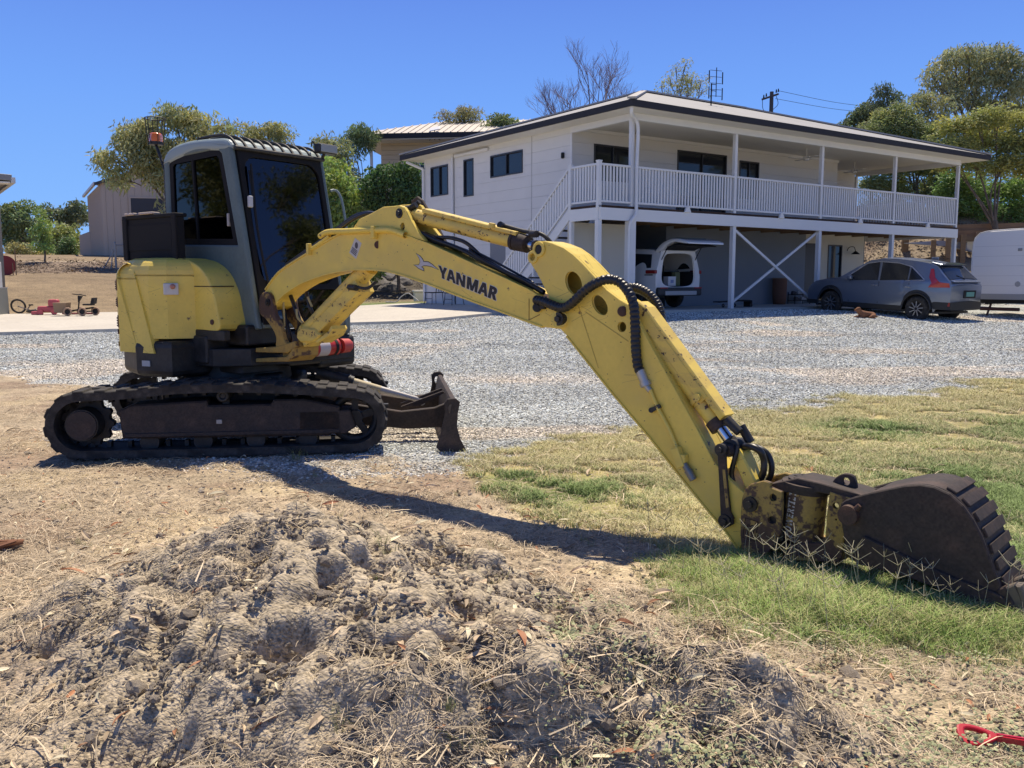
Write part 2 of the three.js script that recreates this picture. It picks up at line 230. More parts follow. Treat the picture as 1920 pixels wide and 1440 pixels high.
{
  const axis = (lo, hi, step, far0, far1, grow) => { const a = []; for (let v = lo; v <= hi; v += step) a.push(v); let s = step; for (let v = hi + s; v < far1; s *= grow, v += s) a.push(v); s = step; const b = []; for (let v = lo - s; v > far0; s *= grow, v -= s) b.push(v); return [...b.reverse(), ...a]; };
  const xs = axis(-2.6, 2.6, .0155, -700, 700, 1.032), zs = axis(-6.2, -1.75, .0155, -900, 260, 1.018).reverse();
  const nx = xs.length, nz = zs.length, pos = new Float32Array(nx * nz * 3), col = new Float32Array(nx * nz * 3), gcol = new Float32Array(nx * nz * 3), uv = new Float32Array(nx * nz * 2), I = [], G = [];
  for (let j = 0; j < nz; j++) for (let i = 0; i < nx; i++) {
    const o = j * nx + i, x = xs[i], z = zs[j]; pos[o * 3] = x; pos[o * 3 + 1] = groundY(x, z); pos[o * 3 + 2] = z;
    const c = groundCol(x, z); col.set(c, o * 3); gcol.set(hypot(x, z) < 60 ? gravelCol(x, z) : c, o * 3); uv[o * 2] = x; uv[o * 2 + 1] = z - .7 * pos[o * 3 + 1];
  }
  for (let j = 0; j < nz - 1; j++) for (let i = 0; i < nx - 1; i++) { const a = j * nx + i, b = a + 1, c = a + nx, d = c + 1, cx = (xs[i] + xs[i + 1]) / 2, cz = (zs[j] + zs[j + 1]) / 2; (hypot(cx, cz) < 60 && isGravel(cx, cz) ? G : I).push(a, b, d, a, d, c); }
  const mk = (idx, cc) => { const g = new THREE.BufferGeometry(); g.setAttribute('position', new THREE.BufferAttribute(pos, 3)); g.setAttribute('color', new THREE.BufferAttribute(cc, 3)); g.setAttribute('uv', new THREE.BufferAttribute(uv, 2)); g.setIndex(idx); return g; };
  const all = mk([...Array(0)], col); all.setIndex(new THREE.BufferAttribute(new Uint32Array(I.length + G.length), 1)); all.index.array.set(I); all.index.array.set(G, I.length); all.computeVertexNormals();
  { // crumbly soil: push the mound's skin in and out along its own normal with solid noise
    const N = all.attributes.normal.array; const n3 = (x, y, z) => { const k = floor(y), f = y - k, u = f * f * (3 - 2 * f); return mix(vn(x + k * 17.3, z + k * 9.1), vn(x + (k + 1) * 17.3, z + (k + 1) * 9.1), u); };
    for (let v = 0; v < nx * nz; v++) { const x = pos[v * 3], y = pos[v * 3 + 1], z = pos[v * 3 + 2]; if (z < -4.8 || z > -1.5 || abs(x) > 2.8) continue; const mk = clamp(moundMask(x, z).reduce((a, b) => a + b, 0) * 7); if (mk < .05) continue; const a = n3(x * 16, y * 16, z * 16), b = n3(x * 34 + 5, y * 34, z * 34), c = 1 - abs(2 * n3(x * 9 + 3, y * 9, z * 9) - 1), d = mk * ((a - .5) * .034 + (b - .5) * .018 + (c - .6) * .035); pos[v * 3] += N[v * 3] * d; pos[v * 3 + 1] += N[v * 3 + 1] * d; pos[v * 3 + 2] += N[v * 3 + 2] * d; }
    all.attributes.position.needsUpdate = true; all.computeVertexNormals(); }
  const gm = std(0xffffff, .95, { vertexColors: true, map: rep(T.grit, 1.3), bumpMap: rep(T.grit, 1.1), bumpScale: .007 });
  const vm = std(0xffffff, .92, { vertexColors: true, map: rep(T.grit, 3.1), bumpMap: rep(T.grit, 2.3), bumpScale: .03 });
  const a = mk(I, col), b = mk(G, gcol); a.setAttribute('normal', all.attributes.normal); b.setAttribute('normal', all.attributes.normal);
  const compact = g => { const idx = g.index.array, map = new Int32Array(nx * nz).fill(-1); let n = 0; const out = new Uint32Array(idx.length); for (let k = 0; k < idx.length; k++) { if (map[idx[k]] < 0) map[idx[k]] = n++; out[k] = map[idx[k]]; } const r = new THREE.BufferGeometry(); for (const [nm, at] of Object.entries(g.attributes)) { const s = at.itemSize, A = new Float32Array(n * s); for (let v = 0; v < map.length; v++) if (map[v] >= 0) for (let q = 0; q < s; q++) A[map[v] * s + q] = at.array[v * s + q]; r.setAttribute(nm, new THREE.BufferAttribute(A, s)); } r.setIndex(new THREE.BufferAttribute(out, 1)); return r; };
  struct(new THREE.Mesh(compact(a), gm), 'ground'); struct(new THREE.Mesh(compact(b), vm), 'gravel_yard');
}
{ // concrete pad, draped and cast in bays with open joints
  const gu = 9, gv = 3, N = 6; const grp = new THREE.Group(); struct(grp, 'concrete_pad');
  const at = (u, v) => { const L = (a, b, t) => [mix(a[0], b[0], t), mix(a[1], b[1], t)], p = L(L(PADC[0], PADC[1], u), L(PADC[3], PADC[2], u), v); return V(p[0], baseY(p[0], p[1]) + .07, p[1]); };
  for (let a = 0; a < gu; a++) for (let b = 0; b < gv; b++) {
    const g = new THREE.PlaneGeometry(1, 1, N, N), p = g.attributes.position, e = .0006;
    for (let i = 0; i < p.count; i++) { const u = (a + e + (p.getX(i) + .5) * (1 - 2 * e) + 0) / gu, v = (b + e + (p.getY(i) + .5) * (1 - 2 * e)) / gv, q = at(u, v); p.setXYZ(i, q.x, q.y, q.z); }
    g.computeVertexNormals(); const geos = [g];
    const sk = (f) => { const s = new THREE.PlaneGeometry(1, 1, N, 1), q = s.attributes.position; for (let i = 0; i < q.count; i++) { const w = f(q.getX(i) + .5); q.setXYZ(i, w.x, w.y - (q.getY(i) < 0 ? .12 : 0), w.z); } s.computeVertexNormals(); geos.push(s); };
    if (b === 0) sk(w => at((a + w) / gu, 0)); if (b === gv - 1) sk(w => at((a + 1 - w) / gu, 1));
    P('concrete_bay', geos, MT.conc, grp);
  }
}

// ---------------------------------------------------------------- the white house
// local x runs along the front, local z towards the camera (into the house is -z), y = 0 at the slab
{
  const hs = thing('house', 'two-storey white weatherboard house with long railed verandah and grey hip roof', 'house', [HO.x, SLAB, HO.z], PI / 2 - HA);
  const DK = 2.66, EV = 5.02, S1 = 2.46, S2 = 10.69, L = 15.53, OH = .655, OR = .84;
  const part = (n, g, m, u) => P(n, g, m, hs, u);
  const bd = MT.wallm, white = MT.white;
  // slab
  part('slab', [bx(-.15, L + .3, -.5, 0, -S2, .12)], MT.conc);
  // board walls: strips cut round the openings; along 'x' at z, or along 'z' at x
  function boards(dir, at, a0, a1, y0, y1, open, thick = .03, hgt = .322) {
    for (let y = y0; y < y1 - .02; y += hgt) {
      const yt = min(y + hgt - .004, y1); let segs = [[a0, a1]]; const bits = [];
      for (const [o0, o1, p0, p1] of open) if (p0 < yt - .04 && p1 > y + .04) segs = segs.flatMap(([s, e]) => (o1 <= s || o0 >= e) ? [[s, e]] : [[s, o0], [o1, e]].filter(([u, v]) => v - u > .02));
      for (const [o0, o1, p0, p1] of open) if (p0 < yt - .04 && p1 > y + .04 && o1 > a0 && o0 < a1) { if (p0 > y + .015) bits.push([o0, o1, y, p0]); if (p1 < yt - .015) bits.push([o0, o1, p1, yt]); }
      for (const [s, e, b, t] of bits) part('wall_board', dir === 'x' ? bx(s, e, b, t, at - thick, at) : bx(at, at + thick, b, t, s, e), bd);
      for (const [s, e] of segs) part('wall_board', dir === 'x' ? bx(s, e, y, yt, at - thick, at) : bx(at, at + thick, y, yt, s, e), bd);
    }
  }
  const win = (dir, at, a0, a1, y0, y1, panes = 2, name = 'window') => {      // frame proud of the boards, panes set back
    const f = .045, q = dir === 'x' ? (s, e, b, t, d0, d1) => bx(s, e, b, t, at + d0, at + d1) : (s, e, b, t, d0, d1) => bx(at - d1, at - d0, b, t, s, e);
    const w = part(name, [q(a0, a1, y0, y0 + f, -.07, .022), q(a0, a1, y1 - f, y1, -.07, .022), q(a0, a0 + f, y0 + f, y1 - f, -.07, .022), q(a1 - f, a1, y0 + f, y1 - f, -.07, .022)], MT.winframe);
    for (let i = 0; i < panes; i++) { const s = mix(a0 + f, a1 - f, i / panes), e = mix(a0 + f, a1 - f, (i + 1) / panes); P('pane', q(s, e, y0 + f, y1 - f, -.04 - .012 * (i % 2), -.03 - .012 * (i % 2)), MT.glass, w); if (i) P('mullion', q(s - .02, s + .02, y0 + f, y1 - f, -.028, .014), MT.winframe, w); }
    return w;
  };
  // side wall (left face), openings as [z0,z1,y0,y1]; z = -depth
  const px2s = px => { const k = (px - 960) / FPX * .9931; return (k * 22.86 - 3.06) / (-.572 - k * .82); };      // a column of the picture on the side wall
  const W1 = [-px2s(810), -px2s(842)], W2 = [-px2s(871), -px2s(889)], W3 = [-px2s(920.5), -px2s(980)];
  const o1 = [min(...W1), max(...W1), 2.66 + 1.02, 2.66 + 2.03], o2 = [min(...W2), max(...W2), 2.66 + .86, 2.66 + 2.05], o3 = [min(...W3), max(...W3), 2.66 + 1.32, 2.66 + 2.0];
  const dG = [-px2s(919), -px2s(948)], o4 = [min(...dG), max(...dG), .05, 2.05];
  boards('z', 0, -8.72, -S1, 0, EV, [o1, o2, o3, o4]); boards('z', 0, -S2, -8.78, 0, EV, [o1, o2, o3]);
  boards('z', 0, -S1, -1.2, 0, DK - .4, []);
  win('z', 0, ...o1); win('z', 0, ...o2, 1); win('z', 0, ...o3);
  const gd = part('door', bx(.01, .04, o4[2], o4[3], o4[0], o4[1]), std(C(.2, .21, .23), .6)); P('door_handle', rod(V(-.02, 1.05, o4[0] + .1), V(-.02, 1.05, o4[0] + .22), .012), MT.steel, gd);
  part('corner_trim', bx(-.02, .03, 0, EV, -S2 - .02, -S2 + .05), white); part('corner_trim', bx(-.02, .03, DK - .4, EV, -S1 - .05, -S1 + .02), white);
  part('expansion_strip', bx(-.006, .028, 0, EV, -4.35, -4.32), std(C(.42, .42, .42), .8));
  part('downpipe', [rod(V(-.06, .1, -8.75), V(-.06, EV - .15, -8.75), .045), bx(-.1, .0, 2.4, 2.45, -8.8, -8.7)], white);
  part('downpipe', [rod(V(-.07, .05, -S2 - .02), V(-.07, EV - .35, -S2 - .02), .05), rod(V(-.07, EV - .35, -S2 - .02), V(-OH + .1, EV - .1, -S2 - .35), .05)], white);
  part('light_tube', rb(-.1, 0, 4.84, 4.93, -8.6, -6.6, .03), white);
  part('security_camera', [rb(-.08, 0, 4.18, 4.34, -2.86, -2.78, .02)], MT.dark);
  // front walls, upper floor
  const wx = px => { const k = (px - 960) / FPX * .9931; return (k * (22.86 + .82 * S1) - 3.06 + .572 * S1) / (.82 - k * .572); };
  const f1 = [wx(1111), wx(1181), DK + .95, DK + 1.95], f2 = [wx(1265), wx(1356), DK + .02, DK + 2.05], f3 = [wx(1380), wx(1416), DK + .75, DK + 1.95];
  const TR = 12.0, S3 = 4.1;
  boards('x', -S1, 0, TR, DK, EV, [f1, f2, f3]);
  win('x', -S1, ...f1, 2); win('x', -S1, ...f2, 2, 'sliding_door'); win('x', -S1, ...f3, 2);
  boards('x', -S3, TR, 15.4, DK, EV, [[TR + .1, TR + .75, DK + .5, DK + 1.75]]); win('x', -S3, TR + .1, TR + .75, DK + .5, DK + 1.75, 1);
  for (const g of [bx(TR - .03, TR, DK, EV, -S3, -S1 - .03), bx(15.4, 15.45, 0, EV, -S2, -S3), bx(.04, 15.4, 0, EV, -S2, -S2 + .1), bx(.1, 15.4, DK - .12, DK - .02, -S2 + .1, -S1 - .1), bx(.06, .1, 0, EV, -S2 + .1, -8.7), bx(.12, .16, DK, EV, -4.3, -S1 - .1), bx(0.3, TR - .04, DK, DK + .6, -3.6, -3.5)]) part('wall', g, bd);
  // ground floor walls
  const gx = px => wx(px);
  const cream = std(C(.60, .57, .49), .8, { map: rep(T.wall, 2) });
  const dr = [gx(1509), gx(1538), 0, 2.08], gw = [gx(1551), gx(1577), .85, 2.05];
  part('wall', bx(-1.1, .95, 0, DK - .36, -1.24, -1.2), cream); part('wall', bx(.03, .07, 0, DK - .36, -S1, -1.24), cream);
  const shadeTonedWall = std(C(.21, .235, .265), .85, { map: rep(T.wall, 2) });  // deep shade under the deck is painted into this wall colour
  const xr = 13.8; for (const [a, b, y0, y1] of [[3.7, dr[0], 0, DK - .1], [dr[0], dr[1], dr[3], DK - .1], [dr[1], gw[0], 0, DK - .1], [gw[0], gw[1], 0, gw[2]], [gw[0], gw[1], gw[3], DK - .1], [gw[1], xr, 0, DK - .1]]) part('wall', bx(a, b, y0, y1, -S1 - .08, -S1 - .02), a < dr[0] ? shadeTonedWall : cream);
  for (const g of [bx(3.7, 3.76, 0, DK - .1, -8.5, -S1 - .08), bx(.12, 3.7, 0, DK - .1, -8.6, -8.5), bx(xr, xr + .05, 0, DK - .1, -S2, -S1 - .02)]) part('wall', g, shadeTonedWall);
  win('x', -S1 - .02, ...gw, 1);
  const d2 = part('door', bx(dr[0] + .02, dr[1] - .02, 0, dr[3], -S1 - .1, -S1 - .06), std(C(.02, .022, .028), .4)); P('door_handle', rod(V(dr[1] - .12, 1, -S1 - .05), V(dr[1] - .12, 1.15, -S1 - .05), .015), MT.steel, d2);
  { const x = gx(1586), l = part('wall_lamp', [tube([V(x, 1.86, -S1), V(x, 1.98, -S1 + .08), V(x + .1, 1.99, -S1 + .2), V(x + .14, 1.84, -S1 + .25)], .012, 14, 6)], MT.dark); P('lamp_shade', new THREE.ConeGeometry(.16, .13, 16, 1, true).translate(x + .14, 1.8, -S1 + .25), MT.dark, l); }
  // verandah deck, beams, ceiling
  part('deck_board', [bx(-1.13, L, DK - .05, DK, -1.13, .03), bx(0, L, DK - .05, DK, -S1 + .01, -1.13), bx(TR, L, DK - .05, DK, -S3 + .01, -S1 + .01)], MT.deck);
  part('edge_beam', [bx(-1.1, L + .05, DK - .36, DK - .06, -.01, .05), bx(-1.13, -1.08, DK - .36, DK - .06, -1.13, -.01), bx(L, L + .05, DK - .36, DK - .06, -S3, -.01)], white);
  for (let i = 0; i < 15; i++) part('joist', bx(1 + i, 1.05 + i, DK - .3, DK - .055, -S1, -.02), MT.wood);
  part('soffit', [bx(-OH + .05, L + OR - .05, EV - .03, EV, -S2 - OH + .05, OH - .05)], MT.soffit);
  part('ceiling_beam', [bx(-.05, L, EV - .2, EV - .032, -.06, .06), bx(-.05, .06, EV - .2, EV - .032, -S1, -.06), bx(0, TR, EV - .12, EV - .032, -S1, -S1 + .05), bx(TR, 15.4, EV - .12, EV - .032, -S3, -S3 + .05), bx(L - .05, L + .05, EV - .2, EV - .032, -S3, -.06)], white);
  // gutter, roof
  const g0 = -OH, g1 = L + OR, gz0 = OH, gz1 = -S2 - OH, GT = EV + .14;
  part('gutter', [bx(g0, g1, EV - .02, GT, gz0 - .1, gz0), bx(g0, g0 + .1, EV - .02, GT, gz1, gz0 - .1), bx(g1 - .1, g1, EV - .02, GT, gz1, gz0 - .1), bx(g0 + .1, g1 - .1, EV - .02, GT, gz1, gz1 + .1)], MT.fascia);
  const hd = (gz0 - gz1) / 2, RY = GT + hd * .312, zc = (gz0 + gz1) / 2, A = [g0, GT, gz0], B = [g1, GT, gz0], Cc = [g1, GT, gz1], D = [g0, GT, gz1], R1 = [g0 + hd, RY, zc], R2 = [g1 - hd, RY, zc];
  const plane = (vs, U, Vv) => { const g = new THREE.BufferGeometry(), p = [], uv = []; for (const t of vs.length === 4 ? [[0, 1, 2], [0, 2, 3]] : [[0, 1, 2]]) for (const i of t) { p.push(...vs[i]); uv.push(vs[i][U], vs[i][Vv]); } g.setAttribute('position', new THREE.Float32BufferAttribute(p, 3)); g.setAttribute('uv', new THREE.Float32BufferAttribute(uv, 2)); g.computeVertexNormals(); return g; };
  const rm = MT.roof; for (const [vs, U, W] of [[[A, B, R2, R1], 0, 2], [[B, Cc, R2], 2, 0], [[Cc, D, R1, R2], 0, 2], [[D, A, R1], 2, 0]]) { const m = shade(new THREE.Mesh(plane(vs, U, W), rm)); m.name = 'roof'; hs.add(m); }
  part('ridge_cap', [[A, R1], [B, R2], [Cc, R2], [D, R1], [R1, R2]].map(([a, b]) => beam(V(...a).add(V(0, .03, 0)), V(...b).add(V(0, .03, 0)), .22, .05)), std(C(.36, .345, .32), .6));
  // posts
  const post = (x, z, y0, y1, w = .1) => part('post', bx(x - w / 2, x + w / 2, y0, y1, z - w / 2, z + w / 2), white);
  for (let i = 0; i <= 4; i++) { const x = L * i / 4; post(x, -.04, DK, EV - .2); post(x, -.04, 0, DK - .36, i === 0 ? .2 : .12); }
  post(L, -S3, DK, EV - .2); post(-1.08, -.04, 0, DK - .36, .12); post(-1.08, -1.1, 0, DK - .36, .1);
  const dp = .13; part('downpipe', [tube([V(-OH + .12, EV - .02, OH - .12), V(-OH + .14, EV - .14, OH - .16), V(-.02, EV - .2, .1), V(.06, EV - .3, .1), V(.06, DK + 1, .1), V(.06, DK + .1, .1), V(.02, DK - .2, .13), V(-.14, DK - .42, .1), V(-.16, DK - .6, .09), V(-.16, 1, .09), V(-.16, .0, .09)], .045, 80, 8)], white);
  part('brace', [beam(V(L / 4, DK - .4, -.06), V(L / 2, .1, -.06), .04, .07), beam(V(L / 4, .1, -.11), V(L / 2, DK - .4, -.11), .04, .07)], white);
  // railings
  const rail = (a, b, skip) => {                                  // two rails and the balusters between two points on the deck edge
    const d = b.clone().sub(a), Lr = hypot(d.x, d.z), r = part('railing', [beam(a.clone().add(V(0, 1, 0)), b.clone().add(V(0, 1, 0)), .075, .05), beam(a.clone().add(V(0, .1, 0)), b.clone().add(V(0, .1, 0)), .05, .05)], white), n = Math.round(Lr / .112);
    const g = uvBox(bx(-.027, .027, .125, .975, -.011, .011)), ang = -atan2(d.z, d.x);
    for (let i = 1; i < n; i++) { const q = a.clone().addScaledVector(d, i / n), m = shade(new THREE.Mesh(g, white)); m.position.copy(q); m.rotation.y = ang; m.name = 'baluster'; r.add(m); }
    return r;
  };
  for (let i = 0; i < 4; i++) rail(V(L * i / 4 + .06, DK, -.02), V(L * (i + 1) / 4 - .06, DK, -.02));
  rail(V(-1.04, DK, -.02), V(-.06, DK, -.02)); rail(V(-1.09, DK, -1.08), V(-1.09, DK, -.08)); rail(V(L, DK, -S3 + .05), V(L, DK, -.1));
  for (const [x, z] of [[-1.09, -.02], [-1.09, -1.13]]) part('newel_post', [bx(x - .05, x + .05, DK - .06, DK + 1.06, z - .05, z + .05), bx(x - .06, x + .06, DK + 1.06, DK + 1.09, z - .06, z + .06)], white);
  for (let i = 0; i < 4; i++) part('deck_light', ext([[-.12, -.02], [.12, -.02], [.05, .12], [-.05, .12]], 0, .05, .004).translate(L * (i + .5) / 4, DK - .04, .05), MT.white);
  // stairs down along the side wall
  const zs = -1.13, ze = -4.35, n = 14;
  for (let i = 0; i < n; i++) { const k = (i + .5) / n, z = mix(zs, ze, k), y = DK * (1 - (i + 1) / (n + 1)); part('stair_tread', bx(-1.02, -.1, y - .04, y, z - .13, z + .13), std(C(.05, .045, .045), .8)); }
  for (const x of [-1.06, -.08]) part('stair_stringer', beam(V(x, DK - .1, zs), V(x, -.05, ze), .045, .24), white);
  { const a = V(-1.09, DK, zs - .06), b = V(-1.09, .12, ze); rail(a, b); part('newel_post', bx(-1.14, -1.04, 0, 1.2, ze - .05, ze + .05), white); part('newel_post', bx(-1.13, -1.05, .9, 2.4, (zs + ze) / 2 - .04, (zs + ze) / 2 + .04), white); }
  // ceiling fans
  for (const [x, z] of [[8.7, -1.3], [12.9, -2.4]]) { const f = part('ceiling_fan', [rod(V(x, EV - .03, z), V(x, EV - .3, z), .02), new THREE.CylinderGeometry(.12, .09, .12, 16).translate(x, EV - .34, z)], white); for (let k = 0; k < 4; k++) { const a = k * PI / 2 + .4; P('fan_blade', beam(V(x + .1 * cos(a), EV - .34, z + .1 * sin(a)), V(x + .62 * cos(a), EV - .33, z + .62 * sin(a)), .13, .012), white, f); } }
}
{ // antenna on the roof
  const b = hw(6.5, 3.4, SLAB + 5.02 + .14 + 3.95 * .312), a = thing('television_antenna', 'tall black lattice television antenna standing on the grey roof', 'antenna', b.toArray(), .5), m = MT.dark, up = .62;
  P('mast', rod(V(0, -.05, 0), V(0, up + .1, 0), .022), m, a);
  P('boom', [rod(V(.2, up - .3, 0), V(.2, up + .62, 0), .014), rod(V(0, up - .12, 0), V(.2, up - .12, 0), .012), rod(V(0, up + .08, 0), V(.2, up + .08, 0), .012)], m, a);
  for (const x of [-.1, .46]) for (const y of [-.2, .3]) P('reflector', rod(V(x, up + y - .18, 0), V(x, up + y + .2, 0), .018), m, a);
  for (let i = 0; i < 5; i++) P('element', rod(V(-.1, up - .3 + i * .2, .05), V(.46, up - .25 + i * .2, -.05), .008), m, a);
}

// ---------------------------------------------------------------- the excavator
const EXC = V(-2.28, 0, -7.33);
{
  const ex = thing('mini_excavator', 'yellow mini excavator with grey-green cab, rubber tracks and its long arm reaching to the grass', 'excavator', EXC.toArray());
  const basis = (ang, o) => new THREE.Matrix4().makeBasis(V(cos(ang), 0, sin(ang)), V(0, 1, 0), V(-sin(ang), 0, cos(ang))).setPosition(o.clone().sub(EXC));
  const TH = 42 * PI / 180, TIP = V(1.11, 0, -4.04), HWB = .085, RBv = V(-sin(TH), 0, cos(TH)), FBv = V(cos(TH), 0, sin(TH)), TC = TIP.clone().addScaledVector(RBv, -HWB);
  const BF = basis(TH, TC), UF = basis(36 * PI / 180, EXC), TF = basis(-8 * PI / 180, V(-3.25, 0, -6.206));
  // a picture point on the plane c metres to the near side of the boom's middle, as [along, up]
  const bp = (px, py, c = HWB) => { const r = ray(px, py), o = TC.clone().addScaledVector(RBv, c), k = o.clone().sub(V(0, EYE, 0)).dot(RBv) / r.dot(RBv), q = V(0, EYE, 0).addScaledVector(r, k); return [q.clone().sub(TC).dot(FBv), q.y]; };
  const b3 = (px, py, c = HWB) => { const q = bp(px, py, c); return V(q[0], q[1], c); };
  const bps = (l, c) => l.map(p => bp(p[0], p[1], c));
  const put = M => (n, g, m, u, parent = ex) => P(n, [].concat(g).map(x => { x = uvBox(x); x.applyMatrix4(M); return x; }).map(x => x), m, parent, u);
  // keep the metre uv of each frame: bake uv before turning
  const PB = (n, g, m, u, par) => bake(BF, n, g, m, u, par), PU = (n, g, m, u, par) => bake(UF, n, g, m, u, par), PT = (n, g, m, u, par) => bake(TF, n, g, m, u, par);
  function bake(M, n, g, m, u, par = ex) { g = [].concat(g).map(x => uvBox(x)); const q = g.length > 1 ? mergeGeometries(g) : g[0]; q.applyMatrix4(M); const me = shade(new THREE.Mesh(q, m)); me.name = n; par.add(me); if (u) me.userData.label = u; return me; }
  const Y = MT.yellow, K = MT.black, ST = MT.steel;
  const pin = (p, r, c0, c1, m = K, n = 'pin', nut = true, par) => PB(n, [rod(V(p[0], p[1], c0), V(p[0], p[1], c1), r, r, 20), ...(nut ? [rod(V(p[0], p[1], c1), V(p[0], p[1], c1 + .012), r * .55, r * .5, 6), rod(V(p[0], p[1], c0 - .012), V(p[0], p[1], c0), r * .5, r * .55, 6)] : [])], m, undefined, par);
  const scale = px => px / FPX * 5;

  // ---- undercarriage (along, up, near)
  {
    const trk = (z0, z1, name) => {
      const out = [], add = (x, y) => out.push([x, y]);
      for (let i = 0; i <= 14; i++) { const a = -PI / 2 - i / 14 * PI * .93; add(.155 + .262 * cos(a), .262 + .262 * sin(a)); }
      add(.45, .535); add(.8, .565); add(1.15, .572); add(1.5, .56); add(1.85, .535);
      for (let i = 0; i <= 14; i++) { const a = PI / 2 - .18 - i / 14 * PI * .94; add(2.09 + .255 * cos(a), .255 + .255 * sin(a)); }
      const cv = new THREE.CatmullRomCurve3(out.map(p => V(p[0], p[1], 0)), true, 'centripetal'), N = 160, pts = cv.getSpacedPoints(N).slice(0, N).map(p => [p.x, p.y]);
      const belt = PT(name, ext(inset(pts, .022), z0, z1, .006, [inset(pts, .078)]), MT.rubber);
      // lugs in two staggered rows, each a block with chamfered top
      const LG = 37, Lt = cv.getLength(), lug = uvBox(ext([[-.044, 0], [.044, 0], [.032, .02], [-.032, .02]], -.105, .105, .006)), bar = uvBox(ext([[-.02, 0], [.02, 0], [.016, .02], [-.016, .02]], -.19, .19, .004));
      for (let i = 0; i < LG; i++) for (const sd of [0, 1]) {
        const t = ((i + sd * .5) / LG) % 1, p = cv.getPointAt(t), tg = cv.getTangentAt(t), nx = -tg.y, ny = tg.x;
        const mm = shade(new THREE.Mesh(lug, MT.rubber)); mm.name = 'track_lug';
        const s = (p.x - 1.12) * nx + (p.y - .28) * ny > 0 ? 1 : -1;
        const X = V(tg.x, tg.y, 0).multiplyScalar(s), Yv = V(nx * s, ny * s, 0), Z = V().crossVectors(X, Yv);
        const loc = new THREE.Matrix4().makeBasis(X, Yv, Z).setPosition(p.x - Yv.x * .03, p.y - Yv.y * .03, (z0 + z1) / 2 + (sd ? 1 : -1) * .095);
        mm.applyMatrix4(TF.clone().multiply(loc)); belt.add(mm);
      }
      // guide teeth seen inside the belt
      const gt = []; for (let i = 0; i < 40; i++) { const t = i / 40, p = cv.getPointAt(t), tg = cv.getTangentAt(t); gt.push(new THREE.BoxGeometry(.03, .075, .06).applyMatrix4(new THREE.Matrix4().makeBasis(V(tg.x, tg.y, 0), V(-tg.y, tg.x, 0), V(0, 0, 1)).setPosition(p.x - (p.x - 1.12) * .03 + 0, p.y + (p.y > .28 ? -.085 : .085) * 1, (z0 + z1) / 2))); }
      PT('guide_teeth', gt, K, undefined, belt);
      return belt;
    };
    trk(-.4, 0, 'crawler_track'); trk(-1.96, -1.56, 'crawler_track');
    for (const [z, s] of [[0, 1], [-1.96, -1]]) {
      const zf = z - s * .035, zm = z - s * .2, q = (a, b) => [min(a, b), max(a, b)];
      const [f0, f1] = q(z - s * .33, z - s * .07), [d0, d1] = q(z - s * .26, zf);
      const beamPts = [[.42, .15], [.40, .36], [.5, .40], [1.02, .42], [1.03, .385], [1.48, .385], [1.5, .42], [1.72, .42], [1.98, .36], [2.0, .2], [1.9, .14]];
      PT('track_frame', [ext(beamPts, f0, f1, .012), ext([[1.68, .33], [2.06, .33], [2.1, .2], [2.02, .15], [1.68, .16]], f0, f1 + s * 0 + .0, .008), ext([[.44, .16], [1.98, .16], [1.98, .19], [.44, .19]], f0 - .01, f1 + .012, .004)], MT.rust);
      PT('sprocket', [ext(circ(.155, .262, .185, 44).map((p, i) => { const k = i % 4 < 2 ? 1 : .86; return [.155 + (p[0] - .155) * k, .262 + (p[1] - .262) * k]; }), zm - .03, zm + .03, .004), rod(V(.155, .262, d0), V(.155, .262, d1), .125, .115, 28)], K);
      PT('travel_motor_cover', rod(V(.155, .262, zf - s * .02), V(.155, .262, zf + s * .012), .112, .104, 28), MT.rust);
      PT('idler', [new THREE.TorusGeometry(.165, .035, 10, 32).translate(2.09, .257, zm), rod(V(2.09, .257, zm - .05), V(2.09, .257, zm + .05), .06), ...[0, 1, 2, 3, 4].map(i => beam(V(2.09, .257, zm), V(2.09 + .15 * cos(i * 1.257 + .3), .257 + .15 * sin(i * 1.257 + .3), zm), .05, .05, V(0, 0, 1)))], K);
      PT('carrier_roller', [new THREE.TorusGeometry(.032, .014, 8, 20).translate(1.14, .455, z - s * .06), rod(V(1.14, .455, zm - .08), V(1.14, .455, z - s * .06), .045), bx(1.12, 1.17, .38, .45, zm - .05, zm + .05)], K);
      for (let i = 0; i < 4; i++) PT('track_roller', rod(V(.6 + i * .38, .115, zm - .1), V(.6 + i * .38, .115, zm + .1), .068, .068, 18), K);
    }
    PT('chassis', [rb(.62, 1.62, .26, .5, -1.56, -.4, .03), rb(.75, 1.5, .4, .56, -1.35, -.6, .03), rod(V(1.12, .5, -.98), V(1.12, .62, -.98), .42, .40, 36)], K);
    // blade: two arms, lift cylinder, curved mouldboard
    for (const z of [-.55, -1.41]) PT('blade_arm', ext([[1.5, .3], [1.6, .2], [2.5, .10], [2.82, .11], [2.82, .31], [2.72, .27], [2.45, .245], [1.55, .40]], z - .03, z + .03, .006), MT.rust);
    PT('blade_plate', ext(smooth([[2.75, .02], [2.90, 0], [2.925, .012], [2.86, .10], [2.835, .2], [2.85, .30], [2.872, .375], [2.835, .385], [2.81, .31], [2.795, .2], [2.80, .10]], 50), -1.97, .0, .006), MT.rust);
    for (const z of [-.01, -1.99]) PT('blade_end_plate', ext([[2.70, .04], [2.76, -.02], [2.94, -.005], [2.885, .10], [2.86, .2], [2.868, .30], [2.885, .385], [2.85, .415], [2.79, .41], [2.765, .38], [2.77, .30], [2.74, .16]], z - .012, z + .012, .004, [circ(2.815, .335, .02, 14, .035)]), MT.rust);
    PT('blade_rib', [ext([[2.45, .25], [2.6, .25], [2.82, .36], [2.8, .375]], -1.0, -.97, .003), ext([[2.45, .25], [2.6, .25], [2.82, .36], [2.8, .375]], -.8, -.77, .003)], MT.rust);
